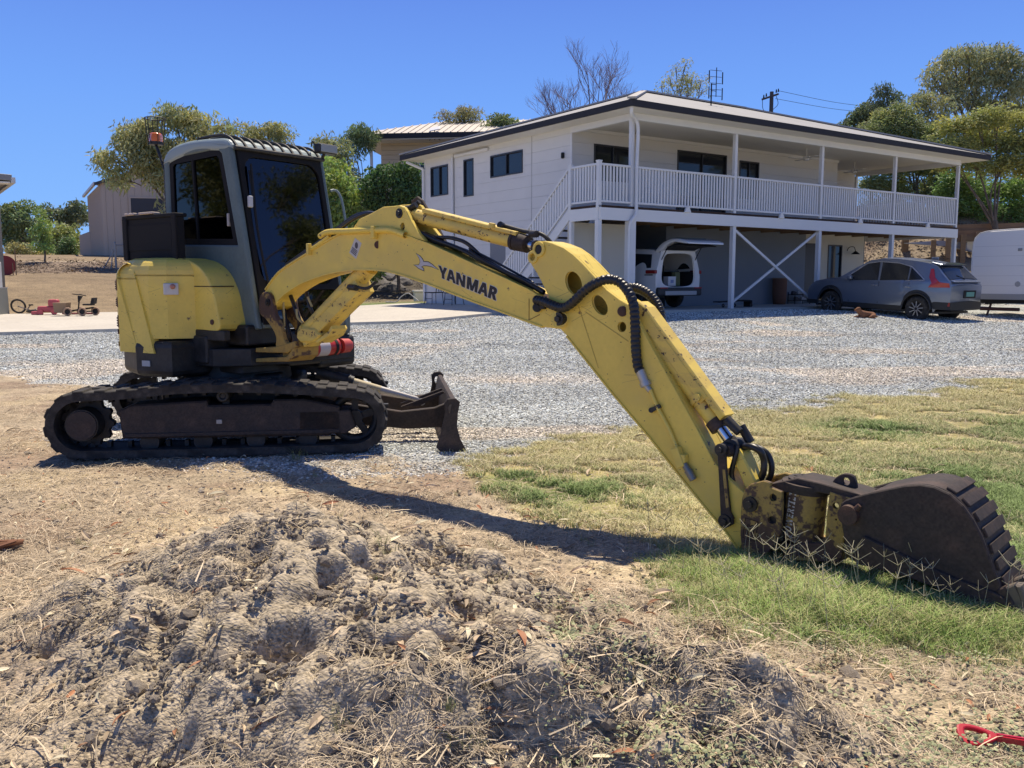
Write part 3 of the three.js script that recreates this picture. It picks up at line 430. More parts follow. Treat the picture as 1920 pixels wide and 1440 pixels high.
    PT('blade_cylinder', [rod(V(1.75, .53, -.98), V(2.05, .44, -.98), .05, .05, 16), rod(V(2.0, .455, -.98), V(2.02, .449, -.98), .058, .058, 16)], K);
    PT('blade_cylinder_sleeve', rod(V(2.05, .44, -.98), V(2.28, .37, -.98), .036, .034, 14), std(C(.50, .42, .25), .6));
    PT('blade_cylinder_rod', [rod(V(2.28, .37, -.98), V(2.66, .262, -.98), .033, .02, 14), rod(V(2.63, .262, -1.03), V(2.63, .262, -.93), .03, .03, 12)], std(C(.38, .37, .36), .4, { metalness: .3 }));
    PT('step_pad', [rb(1.1, 1.14, .26, .29, .0, .012, .004)], std(C(.35, .34, .32), .7));
  }

  // ---- upper body (forward, up, near side)
  {
    const tailArc = (r, a0, a1, n = 14) => Array.from({ length: n + 1 }, (_, i) => { const a = a0 + (a1 - a0) * i / n; return [r * cos(a), r * sin(a)]; });
    // plan outlines are [f, z] turned into upright prisms
    const prism = (plan, y0, y1, bev = .02, seg = 3) => { const g = ext(plan.map(p => [p[0], -p[1]]), y0, y1, bev, [], seg); g.rotateX(-PI / 2); return g; };
    const cw = [...tailArc(.9, PI * .74, PI * 1.26, 18), [-.2, -.80], [.15, -.78], [.15, .72], [-.2, .80]];
    PU('counterweight', prism(cw, .56, .84, .05), K);
    PU('main_frame', [prism([[-.3, .5], [.35, .5], [.55, .3], [.62, 0], [.62, -.72], [.4, -.80], [-.3, -.7]], .64, .78, .01), prism([[.1, .34], [.5, .34], [.5, .0], [.1, 0]], .58, .68, .01), rb(-.2, .3, .66, .88, .3, .52, .02), rb(.28, .56, .8, .96, .02, .34, .02)], K);
    PU('side_skirt', rb(-.08, .5, .84, .925, .44, .505, .015), K);
    // rear hood: main bonnet, tail cover, side door
    const dome = (plan, y0, y1, bev) => mergeGeometries([prism(plan, y0, y1 - bev, 0), prism(plan, y1 - 2.1 * bev, y1, bev, 6)].map(uvBox));
    PU('bonnet', ext(smooth([[-.55, .9], [-.55, 1.2], [-.55, 1.40], [-.48, 1.47], [-.3, 1.475], [-.05, 1.47], [.12, 1.445], [.28, 1.36], [.38, 1.22], [.42, 1.08], [.44, .93], [.2, .92], [-.2, .92]], 80), .2, .5, .012, [], 3), Y);
    PU('bonnet_seam', ext([[-.3, 1.252], [.37, 1.252], [.37, 1.259], [-.3, 1.259]], .3, .5015, 0), MT.dark);
    PU('engine_cover', dome([...tailArc(.885, PI * .80, PI * 1.2, 14), [-.5, -.55], [-.5, .5]], .8, 1.46, .14), Y);
    PU('side_door', dome([[-.53, .30], [-.62, .52], [-.55, .66], [-.46, .735], [-.3, .765], [-.06, .755], [.06, .68], [.15, .5], [.12, .2]], .855, 1.475, .13), Y);
    { const g = dome([...tailArc(.915, PI * .70, PI * 1.0, 14), [-.5, 0], [-.42, .5], [-.02, .70], [-.015, .772], [-.2, .79], [-.4, .812]], .745, 1.44, .12), p = g.attributes.position; for (let i = 0; i < p.count; i++) if (p.getX(i) > -.3) p.setX(i, p.getX(i) - (p.getY(i) - .78) * .36); g.computeVertexNormals(); PU('tail_cover', g, Y); }
    for (const [y0, y1] of [[.93, 1.03], [1.09, 1.17], [1.22, 1.31]]) { const A = PI * .66, x = -.465, z = .772, v = PU('tail_vent', rb(-.012, .012, y0, y1, -.055, .055, .01).rotateY(-A).translate(x, 0, z), std(C(.12, .055, .04), .7)); for (let i = 0; i < 4; i++) PU('vent_slat', bx(-.004, .018, y0 + .012 + i * (y1 - y0 - .02) / 4, y0 + .02 + i * (y1 - y0 - .02) / 4, -.045, .045).rotateY(-A).translate(x, 0, z), K, undefined, v); }
    for (const [f, y, z] of [[-.1, .92, .748], [.36, .985, .502]]) PU('bolt', [rod(V(f, y, z - .02), V(f, y, z + .006), .022, .02, 14)], std(C(.09, .04, .03), .7));
    for (const [y, a] of [[.80, .72], [.9, .70]]) { const A = PI * (a - .04); PU('bolt', rod(V(.85 * cos(A), y, .85 * sin(A)), V(.93 * cos(A) * .985, y, .93 * sin(A) * .985), .02, .02, 14), std(C(.09, .04, .03), .7)); }
    { const l = PU('latch', [rb(-.055, .055, 1.19, 1.28, -.012, .012, .01)].map(g => g.rotateY(1.0).translate(.085, 0, .66)), std(C(.62, .61, .58), .35)); PU('latch_knob', new THREE.SphereGeometry(.02, 12, 8).translate(.115, 1.255, .665), std(C(.5, .22, .16), .5), undefined, l); }
    PU('label_plate', bx(-.04, .04, -.022, .022, -.003, .003).rotateY(.22).translate(-.1, .665, .782), std(C(.5, .5, .48), .6));
    PU('label_plate', bx(-.045, .045, .79, .83, .72, .726), std(C(.25, .24, .22), .6));
    // dark guard box on the bonnet
    PU('guard_box', [rb(-.70, .02, 1.46, 1.80, .47, .55, .02), bx(-.64, -.04, 1.54, 1.74, .55, .556), rb(-.71, .03, 1.79, 1.82, .455, .565, .01), rb(-.705, -.64, 1.46, 1.8, .545, .57, .01), rb(-.03, .03, 1.46, 1.8, .545, .565, .01)], MT.matte);
    PU('rag', [rb(-.66, -.52, 1.82, 1.84, .5, .575, .01), rb(-.45, -.26, 1.82, 1.838, .5, .58, .01)], std(C(.5, .42, .36), .9));

    // cab: near side at z = .265, far side at z = -.68, raked front
    const zr = .265, zl = -.68, f0 = -.554, ft = .331, fb = .6, yb = .93, yt = 2.375;
    const fx = y => ft + (fb - ft) * clamp((yt - y) / (yt - yb));
    const side = [[f0, 1.0], [f0, yt - .10], [f0 + .05, yt - .02], [ft - .08, yt], [ft, yt - .03], [fx(1.6), 1.6], [fb, yb], [fb - .08, yb - .02], [.25, yb], [f0 + .15, 1.0]];
    const wo = [[f0 + .075, 1.60], [f0 + .075, yt - .13], [f0 + .12, yt - .085], [ft - .16, yt - .06], [ft - .11, yt - .10], [fx(1.58) - .10, 1.575]];
    PU('cab_side_panel', ext(side, zr - .05, zr, .02, [wo.slice().reverse()], 3), MT.teal);
    PU('cab_side_panel', ext(side, zl, zl + .05, .02, [wo.slice().reverse()], 3), MT.teal);
    PU('window_seal', ext(inset(wo, -.006), zr - .03, zr - .008, .004, [inset(wo, .042)]), MT.seal);
    PU('window_divider', [ext([[-.145, 1.60], [-.12, 1.60], [-.155, 2.27], [-.18, 2.26]], zr - .03, zr - .006, .003)], MT.seal);
    PU('side_window', ext(inset(wo, .03), zr - .026, zr - .02, 0), MT.sideglass);
    PU('side_window', ext(inset(wo, .0), zl + .02, zl + .026, 0), MT.cabglass);
    PU('window_handle', rb(fx(1.8) - .17, fx(1.8) - .15, 1.72, 1.82, zr - .02, zr + .005, .005), std(C(.45, .42, .38), .5));
    for (const [a, b, c, d, col] of [[-.46, -.23, 2.08, 2.16, [.26, .32, .18]], [-.455, -.37, 2.165, 2.22, [.16, .12, .09]], [-.40, -.23, 1.79, 1.94, [.13, .14, .10]], [-.37, -.17, 1.66, 1.79, [.12, .095, .06]]]) PU('window_sticker', bx(a, b, c, d, zr - .034, zr - .030), std(C(...col), .8));
    const slope = atan2(fb - ft, yt - yb);
    const flip = g => { const p = g.attributes.position; for (let i = 0; i < p.count; i += 3) { const a = [p.getX(i), p.getY(i), p.getZ(i)]; p.setXYZ(i, p.getX(i + 1), p.getY(i + 1), p.getZ(i + 1)); p.setXYZ(i + 1, ...a); } g.computeVertexNormals(); return g; };
    // windscreen in its frame
    const fr = (y, z, o = 0) => V(fx(y) + o, y, z), quad = (y0, y1, z0, z1, o0, o1, holes) => { const g = ext([[z0, y0], [z1, y0], [z1, y1], [z0, y1]].map(p => p), o0, o1, .004, holes); const p = g.attributes.position; for (let i = 0; i < p.count; i++) { const z = p.getX(i), y = p.getY(i), o = p.getZ(i); p.setXYZ(i, fx(y) + o, y, z); } return flip(g); };
    const rrect = (a, b, c, d, r, n = 6) => [[b - r, c + r, -PI / 2], [b - r, d - r, 0], [a + r, d - r, PI / 2], [a + r, c + r, PI]].flatMap(([x, y, t]) => Array.from({ length: n + 1 }, (_, i) => [x + r * cos(t + i / n * PI / 2), y + r * sin(t + i / n * PI / 2)]));
    const ws = rrect(zl + .095, zr - .095, 1.27, 2.26, .12), wl = rrect(zl + .095, zr - .095, 1.0, 1.225, .03);
    PU('windscreen_frame', quad(yb + .03, yt - .06, zl + .052, zr - .052, -.03, .012, [ws, wl]), MT.seal);
    { const g = ext(inset(ws, -.012), -.012, -.006, 0); const p = g.attributes.position; for (let i = 0; i < p.count; i++) { const z = p.getX(i), y = p.getY(i), o = p.getZ(i); p.setXYZ(i, fx(y) + o, y, z); } PU('windscreen', flip(g), MT.cabglass); }
    { const g = ext(inset(wl, -.012), -.012, -.006, 0); const p = g.attributes.position; for (let i = 0; i < p.count; i++) { const z = p.getX(i), y = p.getY(i), o = p.getZ(i); p.setXYZ(i, fx(y) + o, y, z); } PU('lower_windscreen', flip(g), MT.cabglass); }
    PU('wiper', [tube([fr(1.25, zr - .15, .02), fr(1.6, zr - .12, .025), fr(2.15, zr - .13, .02)], .01, 12, 6), beam(fr(1.7, zr - .11, .03), fr(2.2, zr - .145, .03), .012, .02)], MT.dark);
    PU('mirror', [rb(fx(1.9) + .02, fx(1.9) + .05, 1.86, 1.95, zr - .10, zr - .06, .01)], std(C(.55, .55, .55), .3));
    PU('cab_rear_wall', rb(f0, f0 + .04, 1.0, 2.3, zl + .05, zr - .05, .01), MT.teal);
    PU('cab_floor', bx(f0 + .04, fb - .06, yb - .01, yb + .03, zl + .06, zr - .06), MT.dark);
    PU('cab_pillar', [rb(fb - .03, fb + .0, yb, yb + .05, zl + .05, zr - .05, .01)], MT.teal);
    // roof with domed edges
    PU('cab_roof', [ext(smooth([[f0 - .01, yt - .13], [f0 + .0, yt - .07], [f0 + .08, yt - .005], [f0 + .3, yt + .035], [.1, yt + .03], [ft - .03, yt + .005], [ft + .02, yt - .05], [ft - .02, yt - .08], [-.1, yt - .06], [f0 + .2, yt - .1]], 60), zl - .005, zr + .005, .04, [], 4)], std(C(.30, .37, .37), .45));
    // bars over the front of the roof
    for (let i = 0; i < 10; i++) { const z = zr - .045 - i * .092; PU('roof_guard_bar', tube([V(-.10, yt + .05, z), V(.08, yt + .055, z), V(.22, yt + .045, z), V(.30, yt + .01, z), V(.365, yt - .055, z)], .013, 14, 6), K); }
    PU('roof_guard_frame', [rod(V(-.10, yt + .05, zr - .03), V(-.10, yt + .05, zl + .04), .014), rod(V(.37, yt - .06, zr - .02), V(.37, yt - .06, zl + .03), .016), rod(V(-.1, yt + .05, zr - .03), V(-.1, yt, zr - .03), .012)], K);
    { const l = PU('work_light', [rb(.37, .45, yt - .015, yt + .065, zl - .06, zl + .14, .015)], K); PU('lens', rb(.45, .456, yt - .005, yt + .055, zl - .05, zl + .13, .004), std(C(.3, .32, .33), .15), undefined, l); PU('lamp_bracket', [rod(V(.36, yt - .05, zl + .04), V(.4, yt, zl + .04), .014), tube([V(.36, yt + .02, zl + .1), V(.34, yt + .09, zl + .12), V(.3, yt + .05, zl + .1)], .006, 10, 5)], K, undefined, l); }
    PU('hand_rail', tube([V(.40, 2.06, zl - .01), V(.41, 2.07, zl - .06), V(.44, 2.02, zl - .085), V(.52, 1.5, zl - .085), V(.54, 1.35, zl - .02)], .011, 26, 8), std(C(.2, .26, .26), .5));
    // beacon in its cage on a sprung stem at the rear corner
    { const bz = .24, bf = f0 - .13, by = yt + .05, s = PU('beacon', [rod(V(bf, by, bz), V(bf, by + .025, bz), .055, .055, 20)], K);
      PU('beacon_lens', new THREE.LatheGeometry([[0, .072], [.034, .072], [.048, .066], [.053, .05], [.055, 0]].map(p => new THREE.Vector2(...p)), 22).translate(bf, by + .025, bz), new THREE.MeshPhysicalMaterial({ color: C(.95, .21, .012), roughness: .2, transmission: .25, thickness: .05, attenuationColor: C(.9, .2, .02), attenuationDistance: .05 }), undefined, s);
      const cg = []; for (let i = 0; i < 6; i++) { const a = i * PI / 3 + .3; cg.push(rod(V(bf + .06 * cos(a), by, bz + .06 * sin(a)), V(bf + .082 * cos(a), by + .215, bz + .082 * sin(a)), .004, .004, 6)); } cg.push(new THREE.TorusGeometry(.082, .005, 6, 28).rotateX(PI / 2).translate(bf, by + .215, bz)); PU('beacon_cage', cg, K, undefined, s);
      PU('beacon_stem', [rod(V(bf, by, bz), V(f0 + .0, yt - .2, bz), .012), rod(V(f0 + .0, yt - .2, bz), V(f0, yt - .6, bz), .02)], K, undefined, s); }
    { const pts = []; for (let i = 0; i <= 170; i++) { const k = i / 170, a = k * 2 * PI * 17; pts.push(V(f0 - .03 + .012 * cos(a), yt - .08 - .58 * k, .235 + .012 * sin(a))); } PU('coiled_cable', tube(pts, .004, 500, 5), std(C(.06, .06, .065), .25)); }
    // inside: seat and levers
    PU('seat', [rb(-.42, .1, 1.25, 1.38, -.45, .02, .05, 3), rb(-.48, -.36, 1.36, 2.0, -.43, 0, .05, 3), rb(-.3, .08, .95, 1.25, -.38, -.06, .03)], std(C(.03, .03, .032), .9));
    PU('control_lever', [rod(V(.2, 1.2, .05), V(.24, 1.62, .04), .015), new THREE.SphereGeometry(.03, 10, 8).translate(.24, 1.63, .04), rod(V(.2, 1.2, -.5), V(.24, 1.62, -.48), .015), new THREE.SphereGeometry(.03, 10, 8).translate(.24, 1.63, -.48), rb(-.25, .25, 1.15, 1.24, .0, .12, .02), rb(-.25, .25, 1.15, 1.24, -.58, -.46, .02)], MT.dark);
    PU('cab_headliner', bx(f0 + .05, ft - .06, yt - .12, yt - .10, zl + .06, zr - .06), MT.dark);
    // left front step and skirt
    PU('step', rb(.3, .58, .84, 1.06, -.74, -.42, .04, 3), MT.teal); PU('lower_skirt', [rb(.28, .6, .58, .84, -.76, -.34, .04, 3), rb(.3, .62, .62, .9, -.36, .0, .03)], K);
  }

  // ---- swing post and slew cylinder
  PB('swing_post', [
    ext(smooth(bps([[497, 547], [488, 553], [485, 566], [487, 588], [498, 599], [517, 632], [517, 652], [534, 652], [540, 646], [533, 640], [525, 612], [513, 585], [509, 562], [505, 551]], .115), 50), .075, .115, .006), ext(smooth(bps([[497, 547], [488, 553], [485, 566], [487, 588], [498, 599], [517, 632], [517, 652], [534, 652], [540, 646], [533, 640], [525, 612], [513, 585], [509, 562], [505, 551]], .115), 50), -.115, -.075, .006),
    ext(bps([[480, 652.5], [517, 650], [552, 640], [556, 650], [540, 662], [480, 661]], .115), -.1, .12, .006), ext(bps([[480, 672], [538, 669], [552, 650], [552, 668], [541, 678], [480, 680]], .115), -.1, .12, .006), ext(bps([[518, 660], [548, 655], [542, 676], [518, 676]], .115), -.06, .06, .004)], std(0xffffff, .7, { map: rep(T.worn, .9), color: C(1.0, .95, .9) }));
  pin(bp(502, 567, .12), .028, -.13, .125, K, 'boom_foot_pin'); pin(bp(486, 666, 0), .03, -.09, .13, K, 'slew_pin');
  PB('slew_cylinder', [rod(b3(395, 655, -.02), b3(421, 661, -.02), .045, .045, 16), rod(b3(416, 660, -.02), b3(424, 662, -.02), .056, .056, 16)], K);
  PB('slew_rod', rod(b3(421, 661.5, -.02), b3(486, 667, -.02), .024, .024, 14), MT.chrome);
  // ---- boom
  const boomTop = [[498, 543], [511, 524], [522, 511], [536, 500], [558, 486], [581, 472], [603, 458], [625, 445], [641, 437.5], [670, 435], [703, 433], [733, 434.5], [765, 443], [800, 456], [850, 478], [900, 501], [950, 524], [990, 543], [1010, 555], [1024, 565], [1048, 581], [1060, 588], [1066, 600], [1060, 612], [1052, 617]];
  const boomBot = [[1017, 613], [979, 599], [931, 581], [892, 567], [840, 547], [796, 530], [760, 518], [740, 512], [723, 508], [700, 506], [666, 505.5], [648, 507], [630, 510], [605, 516], [585, 523], [565, 531], [548, 541], [532, 553], [522, 563], [516, 575], [506, 581], [495, 577], [491, 566], [493, 555]];
  const boomOut = bps([...boomTop, ...boomBot]);
  const boom = PB('boom', [ext(boomOut, -.078, .085, .004), ], Y);
  PB('boom_flange', (() => { const o = []; const top = bps(boomTop.slice(0, 20)), bot = bps(boomBot.slice(0, 19)); for (const l of [top, bot]) for (let i = 0; i < l.length - 1; i++) for (const c of [[.086, .094]]) o.push(beam(V(...l[i], (c[0] + c[1]) / 2 - .012), V(...l[i + 1], (c[0] + c[1]) / 2 - .012), .03, .010, V(0, 0, 1).cross(V(l[i + 1][0] - l[i][0], l[i + 1][1] - l[i][1], 0)).normalize())); return o; })(), Y, undefined, boom);
  const ear = [[673, 411], [689, 403.5], [719, 387.5], [735, 386.5], [748, 385], [757, 388.5], [762, 396], [770, 413], [782, 433], [797, 452], [765, 443], [733, 436], [703, 434], [672, 436], [655, 437]];
  PB('boom_ear', ext(bps(ear), .055, .085, .004, [circ(...bp(755, 425), .024, 18, .03), circ(...bp(749, 400), .026, 18)]), Y);
  PB('boom_ear', ext(bps(ear).map(p => [p[0] + (p[1] - 1.55) * .0, p[1] + .02]), -.085, -.055, .004), Y);
  PB('far_ear', ext(bps([[772, 398], [770, 376], [781, 368], [790, 375], [812, 412], [835, 455], [800, 455]], -.085), -.11, -.087, .004), MT.rust, 'rusty brown rear ear plate');
  pin(bp(749, 400), .031, -.1, .09, K, 'cylinder_pin');
  PB('bolt', rod(b3(709, 459, .08), b3(709, 459, .0865), .026, .024, 16), std(C(.07, .03, .02), .6));
  PB('boss', rod(b3(1048.5, 598, -.1), b3(1048.5, 598, .112), .047, .047, 28), Y); pin(bp(1048.5, 598, .11), .036, -.115, .122, K, 'elbow_pin');
  PB('hose_clip', [rod(b3(1007, 576.5, .08), b3(1007, 576.5, .11), .026, .026, 16), rod(b3(1007, 576.5, .11), b3(1007, 576.5, .118), .012, .012, 6), rb(-.018, .018, -.04, .03, .0, .03, .006).translate(...bp(1020, 566), .08)], K);
  PB('weld_line', [beam(b3(992, 560, .0855), b3(992, 600, .0855), .003, .004, V(1, 0, 0)), beam(b3(992, 600, .0855), b3(1012, 590, .0855), .003, .004, V(0, 1, 0))], std(C(.25, .15, .04), .7));
  // steel pipe along the top of the boom and its clips
  PB('hydraulic_pipe', [tube([b3(600, 443, .1), b3(612, 436, .1), b3(650, 433.5, .1), b3(703, 431.5, .1), b3(735, 432, .1), b3(760, 441, .1)], .02, 40, 10), tube([b3(582, 468, .09), b3(600, 456, .09), b3(618, 442, .09)], .013, 12, 8)], Y);
  PB('pipe_clip', [rb(-.016, .016, -.05, .03, .085, .125, .006).translate(...bp(706, 433), 0), rb(-.012, .012, -.045, .035, .085, .12, .005).translate(...bp(583, 466), 0)], Y);
  { const h = []; for (let i = 0; i < 5; i++) { const c = .05 - i * .026, dy = i % 2 * 4; h.push(tube([b3(538, 500 - dy, c), b3(575, 474 - dy, c), b3(620, 443 - dy, c), b3(668, 408 - dy, c), b3(700, 400, c), b3(745, 425, c), b3(790, 437 + dy, c), b3(815, 449 + dy, c), b3(860, 466, c), b3(905, 489 - dy, c), b3(950, 512, c), b3(995, 533 + dy, c), b3(1020, 548, c)], .014, 70, 7)); } PB('hydraulic_hose', h.slice(0, 2), MT.hose); PB('hydraulic_hose', h.slice(2, 4), MT.hose); PB('hydraulic_hose', h.slice(4), MT.hose); }
  PB('hydraulic_hose', [tube([b3(795, 437, -.02), b3(815, 444, .02), b3(850, 447, .05), b3(875, 456, .05), b3(900, 478, .02)], .012, 30, 7), tube([b3(880, 470, .06), b3(900, 484, .065), b3(940, 506, .06), b3(985, 527, .065), b3(1012, 545, .05)], .009, 30, 6), tube([b3(880, 466, .03), b3(920, 486, .04), b3(960, 508, .035), b3(1000, 530, .03)], .007, 30, 6)], MT.hose);
  // ---- boom cylinder below
  { const A = b3(572, 627, 0), B = b3(694, 500, 0), D = B.clone().sub(A).normalize(), Nn = V(-D.y, D.x, 0);
    PB('boom_cylinder', [rod(A, B, .062, .062, 24), rod(A.clone().addScaledVector(D, .03), A.clone().addScaledVector(D, .07), .07, .07, 24)], MT.yworn);
    PB('cylinder_guard', ext([[0, -.03], [0, -.115], [.78, -.125], [.78, -.03]].map(p => [A.x + D.x * (p[0] + .02) + Nn.x * p[1], A.y + D.y * (p[0] + .02) + Nn.y * p[1]]), -.065, .07, .006), MT.yworn);
    PB('cylinder_base', [ext(bps([[556, 622], [565, 613], [588, 616], [600, 628], [594, 636], [584, 642], [562, 642], [555, 634]], .085), -.085, .085, .012), ext(bps([[588, 640], [612, 622], [618, 611], [621, 617], [614, 630], [592, 644]], .085), -.06, .075, .004)], MT.yworn);
    PB('hose_fitting', [rod(b3(655, 538, .07), b3(668, 540, .09), .02, .02, 10), tube([b3(660, 536, .08), b3(690, 540, .07), b3(706, 528, .02)], .011, 14, 6)], K);
    PB('hydraulic_hose', [tube([b3(545, 555, .02), b3(556, 585, .05), b3(562, 605, .03), b3(556, 625, -.03)], .016, 20, 7), tube([b3(575, 548, 0), b3(582, 578, .03), b3(590, 590, 0), b3(600, 575, -.03)], .014, 20, 7), tube([b3(530, 560, -.05), b3(535, 600, -.03), b3(545, 640, -.05), b3(520, 665, -.1)], .018, 24, 7)], MT.hose);
    PB('hose_sheath', [tube([b3(556, 580, .06), b3(558, 595, .07), b3(568, 606, .06)], .009, 12, 6), tube([b3(577, 557, .05), b3(585, 575, .05)], .008, 8, 6), beam(b3(531, 560, .03), b3(533, 612, .03), .012, .012)], std(C(.45, .36, .14), .6)); }
  // ---- arm (stick)
  const armOut = [[1003, 458], [1011, 452.5], [1020, 452], [1035, 456], [1055, 464], [1072, 476], [1089, 492], [1136, 543], [1160, 561], [1179, 572], [1215, 640], [1265, 730], [1310, 812], [1338, 866], [1372, 905], [1402, 930], [1412, 945], [1408, 962], [1398, 985], [1392, 1015], [1386, 1034], [1362, 997], [1330, 960], [1274, 891], [1219, 821], [1149, 738], [1100, 678], [1063, 630], [1045, 612], [1034, 598], [1033, 578], [1028, 556], [1018, 535], [1006, 512], [996, 497], [991, 484], [994, 473], [1001, 467]];
  const aO = bps(armOut), rot = -.75;
  const oval1 = circ(...bp(1075, 531), .072, 26, .054, 2.2), oval2 = circ(...bp(1124, 572), .066, 24, .043, 2.35), hole3 = circ(...bp(1165.5, 613), .03, 18), hTop = circ(...bp(1011, 467.5), .030, 18), hLow = circ(...bp(999.5, 482), .024, 18);
  const arm = PB('arm', [ext(aO, .063, .083, .003, [oval1, oval2, hole3, hTop, hLow]), ext(aO, -.083, -.063, .003, [oval2, hole3, hLow]), ext(aO, -.0625, .0625, .002, [inset(aO, .022).map((p, i) => p)])], Y);
  PB('arm_flange', [[[1063, 630], [1149, 738], [1219, 821], [1274, 891], [1330, 960], [1362, 997], [1385, 1031]]].flatMap(l => bps(l).slice(0, -1).map((p, i) => { const q = bps(l)[i + 1]; return beam(V(...p, .085), V(...q, .085), .014, .008, V(-(q[1] - p[1]), q[0] - p[0], 0).normalize()); })), Y, undefined, arm);
  PB('arm_rib', bps([[1058, 600], [1112, 566], [1180, 640]]).slice(0, 1).map((p, i) => beam(b3(1098, 585, .0838), b3(1178, 640, .0838), .002, .005, V(0, 1, 0))).concat([beam(b3(1085, 575, .0838), b3(1122, 690, .0838), .002, .004, V(1, 0, 0))]), std(C(.50, .36, .08), .7), undefined, arm);
  pin(bp(1011, 467.5), .026, -.09, .088, K, 'cylinder_pin', false); PB('boss', [ext(circ(...bp(1011, 467.5), .043, 24), .083, .095, .003, [circ(...bp(1011, 467.5), .030, 20)]), ext(circ(...bp(999.5, 482), .036, 24), .083, .093, .003, [circ(...bp(999.5, 482), .024, 20)])], Y);
  PB('bolt', [rod(b3(1167.5, 583.6, .08), b3(1167.5, 583.6, .093), .028, .026, 18), rod(b3(1167.5, 583.6, .093), b3(1167.5, 583.6, .1), .014, .014, 6)], std(C(.08, .04, .025), .6));
  // ---- arm cylinder on top
  { const A = b3(780, 405, 0), B = b3(990, 458, 0), D = B.clone().sub(A).normalize(), N2 = V(-D.y, D.x, 0), E0 = b3(757, 399.5, 0), Pn = b3(1016, 465, 0), L = B.distanceTo(A);
    PB('arm_cylinder', [rod(A, A.clone().addScaledVector(D, L * .93), .045, .045, 26), rod(A.clone().addScaledVector(D, -.03), A, .03, .045, 26), rod(E0, A, .026, .03, 14), rod(V(E0.x, E0.y, -.04), V(E0.x, E0.y, .04), .045, .045, 20)], MT.yworn);
    PB('cylinder_gland', [rod(A.clone().addScaledVector(D, L * .91), B, .053, .05, 24), rod(A.clone().addScaledVector(D, L * .885), A.clone().addScaledVector(D, L * .905), .055, .055, 24)], MT.rust);
    PB('cylinder_rod', rod(B, Pn, .026, .026, 18), MT.chrome); PB('rod_eye', rod(V(Pn.x, Pn.y, -.05), V(Pn.x, Pn.y, .05), .042, .042, 20), MT.rust);
    const gq = (u, v) => [A.x + D.x * u + N2.x * v, A.y + D.y * u + N2.y * v];
    PB('cylinder_guard', [ext([gq(.10, .035), gq(.09, .062), gq(L * .93, .058), gq(L * .93, .035)], -.05, .045, .004), rod(V(...gq(L * .74, .05), .05), V(...gq(L * .74, .075), .05), .02, .02, 10)], MT.yworn);
    PB('hose_fitting', [rod(V(...gq(L * .78, .055), -.02), V(...gq(L * .78, .075), .03), .024, .02, 12), rod(V(...gq(-.04, .04), .02), V(...gq(0, .07), .01), .022, .02, 8), rod(V(...gq(-.06, .04), -.02), V(...gq(-.02, .09), -.03), .016, .016, 8), tube([V(...gq(-.03, .05), .02), V(...gq(-.06, .03), .05), V(...gq(-.05, -.03), .05), V(...gq(0, -.1), .03)], .015, 16, 7)], K);
    PB('hose_fitting', [rod(V(...gq(L + .01, .06), 0), V(...gq(L + .07, .07), .02), .02, .02, 10), tube([V(...gq(L * .8, .07), 0), V(...gq(L * .95, .066), 0), V(...gq(L + .1, .07), 0), V(...gq(L + .2, .0), -.03)], .012, 20, 7)], K); }
  // ---- bucket cylinder along the arm
  { const A = b3(1196, 590, .0), B = b3(1351, 803, .0), D = B.clone().sub(A).normalize(), N2 = V(-D.y, D.x, 0), L = B.distanceTo(A), gq = (u, v) => [A.x + D.x * u + N2.x * v, A.y + D.y * u + N2.y * v];
    PB('bucket_cylinder', [rod(A.clone().addScaledVector(D, -.02), A.clone().addScaledVector(D, L * .95), .044, .044, 26), rod(A.clone().addScaledVector(D, -.10), A, .03, .044, 16), rod(A.clone().addScaledVector(D, L * .74), A.clone().addScaledVector(D, L * .77), .05, .05, 24)], MT.yworn);
    PB('cylinder_gland', rod(A.clone().addScaledVector(D, L * .93), B, .05, .05, 22), MT.rust);
    PB('cylinder_guard', [ext([gq(-.02, .04), gq(-.03, .07), gq(.02, .085), gq(L * .97, .085), gq(L * .97, .045)], -.05, .05, .006), ext([gq(.0, .01), gq(.0, .07), gq(L * .80, .07), gq(L * .80, .02)], .045, .053, .002), rod(V(...gq(L * .76, .03), .05), V(...gq(L * .76, .03), .075), .02, .02, 10)], MT.yworn);
    const Pn = b3(1376, 838, 0);
    PB('cylinder_rod', rod(B, Pn, .027, .027, 18), MT.chrome); PB('rod_eye', [rod(V(Pn.x, Pn.y, -.05), V(Pn.x, Pn.y, .05), .042, .042, 20), rod(B.clone().lerp(Pn, .6), Pn, .036, .04, 14)], K);
    PB('hose_fitting', [rod(V(...gq(L * .99, .07), .03), V(...gq(L + .08, .085), .03), .024, .022, 10), rod(V(...gq(L + .05, .08), -.03), V(...gq(L + .14, .07), -.03), .022, .022, 10)], K);
    // links: near and far tipping levers, then the link to the hitch
    const lk = [[1346, 846], [1345, 838], [1350, 833], [1357, 834], [1361, 840], [1362, 870], [1364, 905], [1370, 960], [1376, 972], [1375, 983], [1366, 988], [1356, 986], [1350, 978], [1352, 965], [1350, 920]];
    for (const c of [.088, -.108]) PB('tipping_link', ext(bps(lk, .1), c, c + .02, .004), MT.rust, 'rusty link bar with worn paint');
    PB('tipping_link', [ext(bps([[1356, 880], [1361, 880], [1368, 950], [1363, 952]], .1), .106, .109, 0)], MT.worn);
    pin(bp(1353, 843, .1), .03, -.115, .115, K, 'link_pin'); pin(bp(1361, 976, .1), .032, -.115, .118, K, 'arm_pin');
    PB('hitch_link', [ext(bps([[1370, 842], [1380, 838], [1390, 850], [1416, 900], [1418, 918], [1408, 925], [1398, 918], [1376, 868]], .05), -.05, .05, .008)], Y);
    PB('rod_eye', rod(b3(1360, 845, .09), b3(1384, 842, .0), .03, .03, 12), MT.rust); }
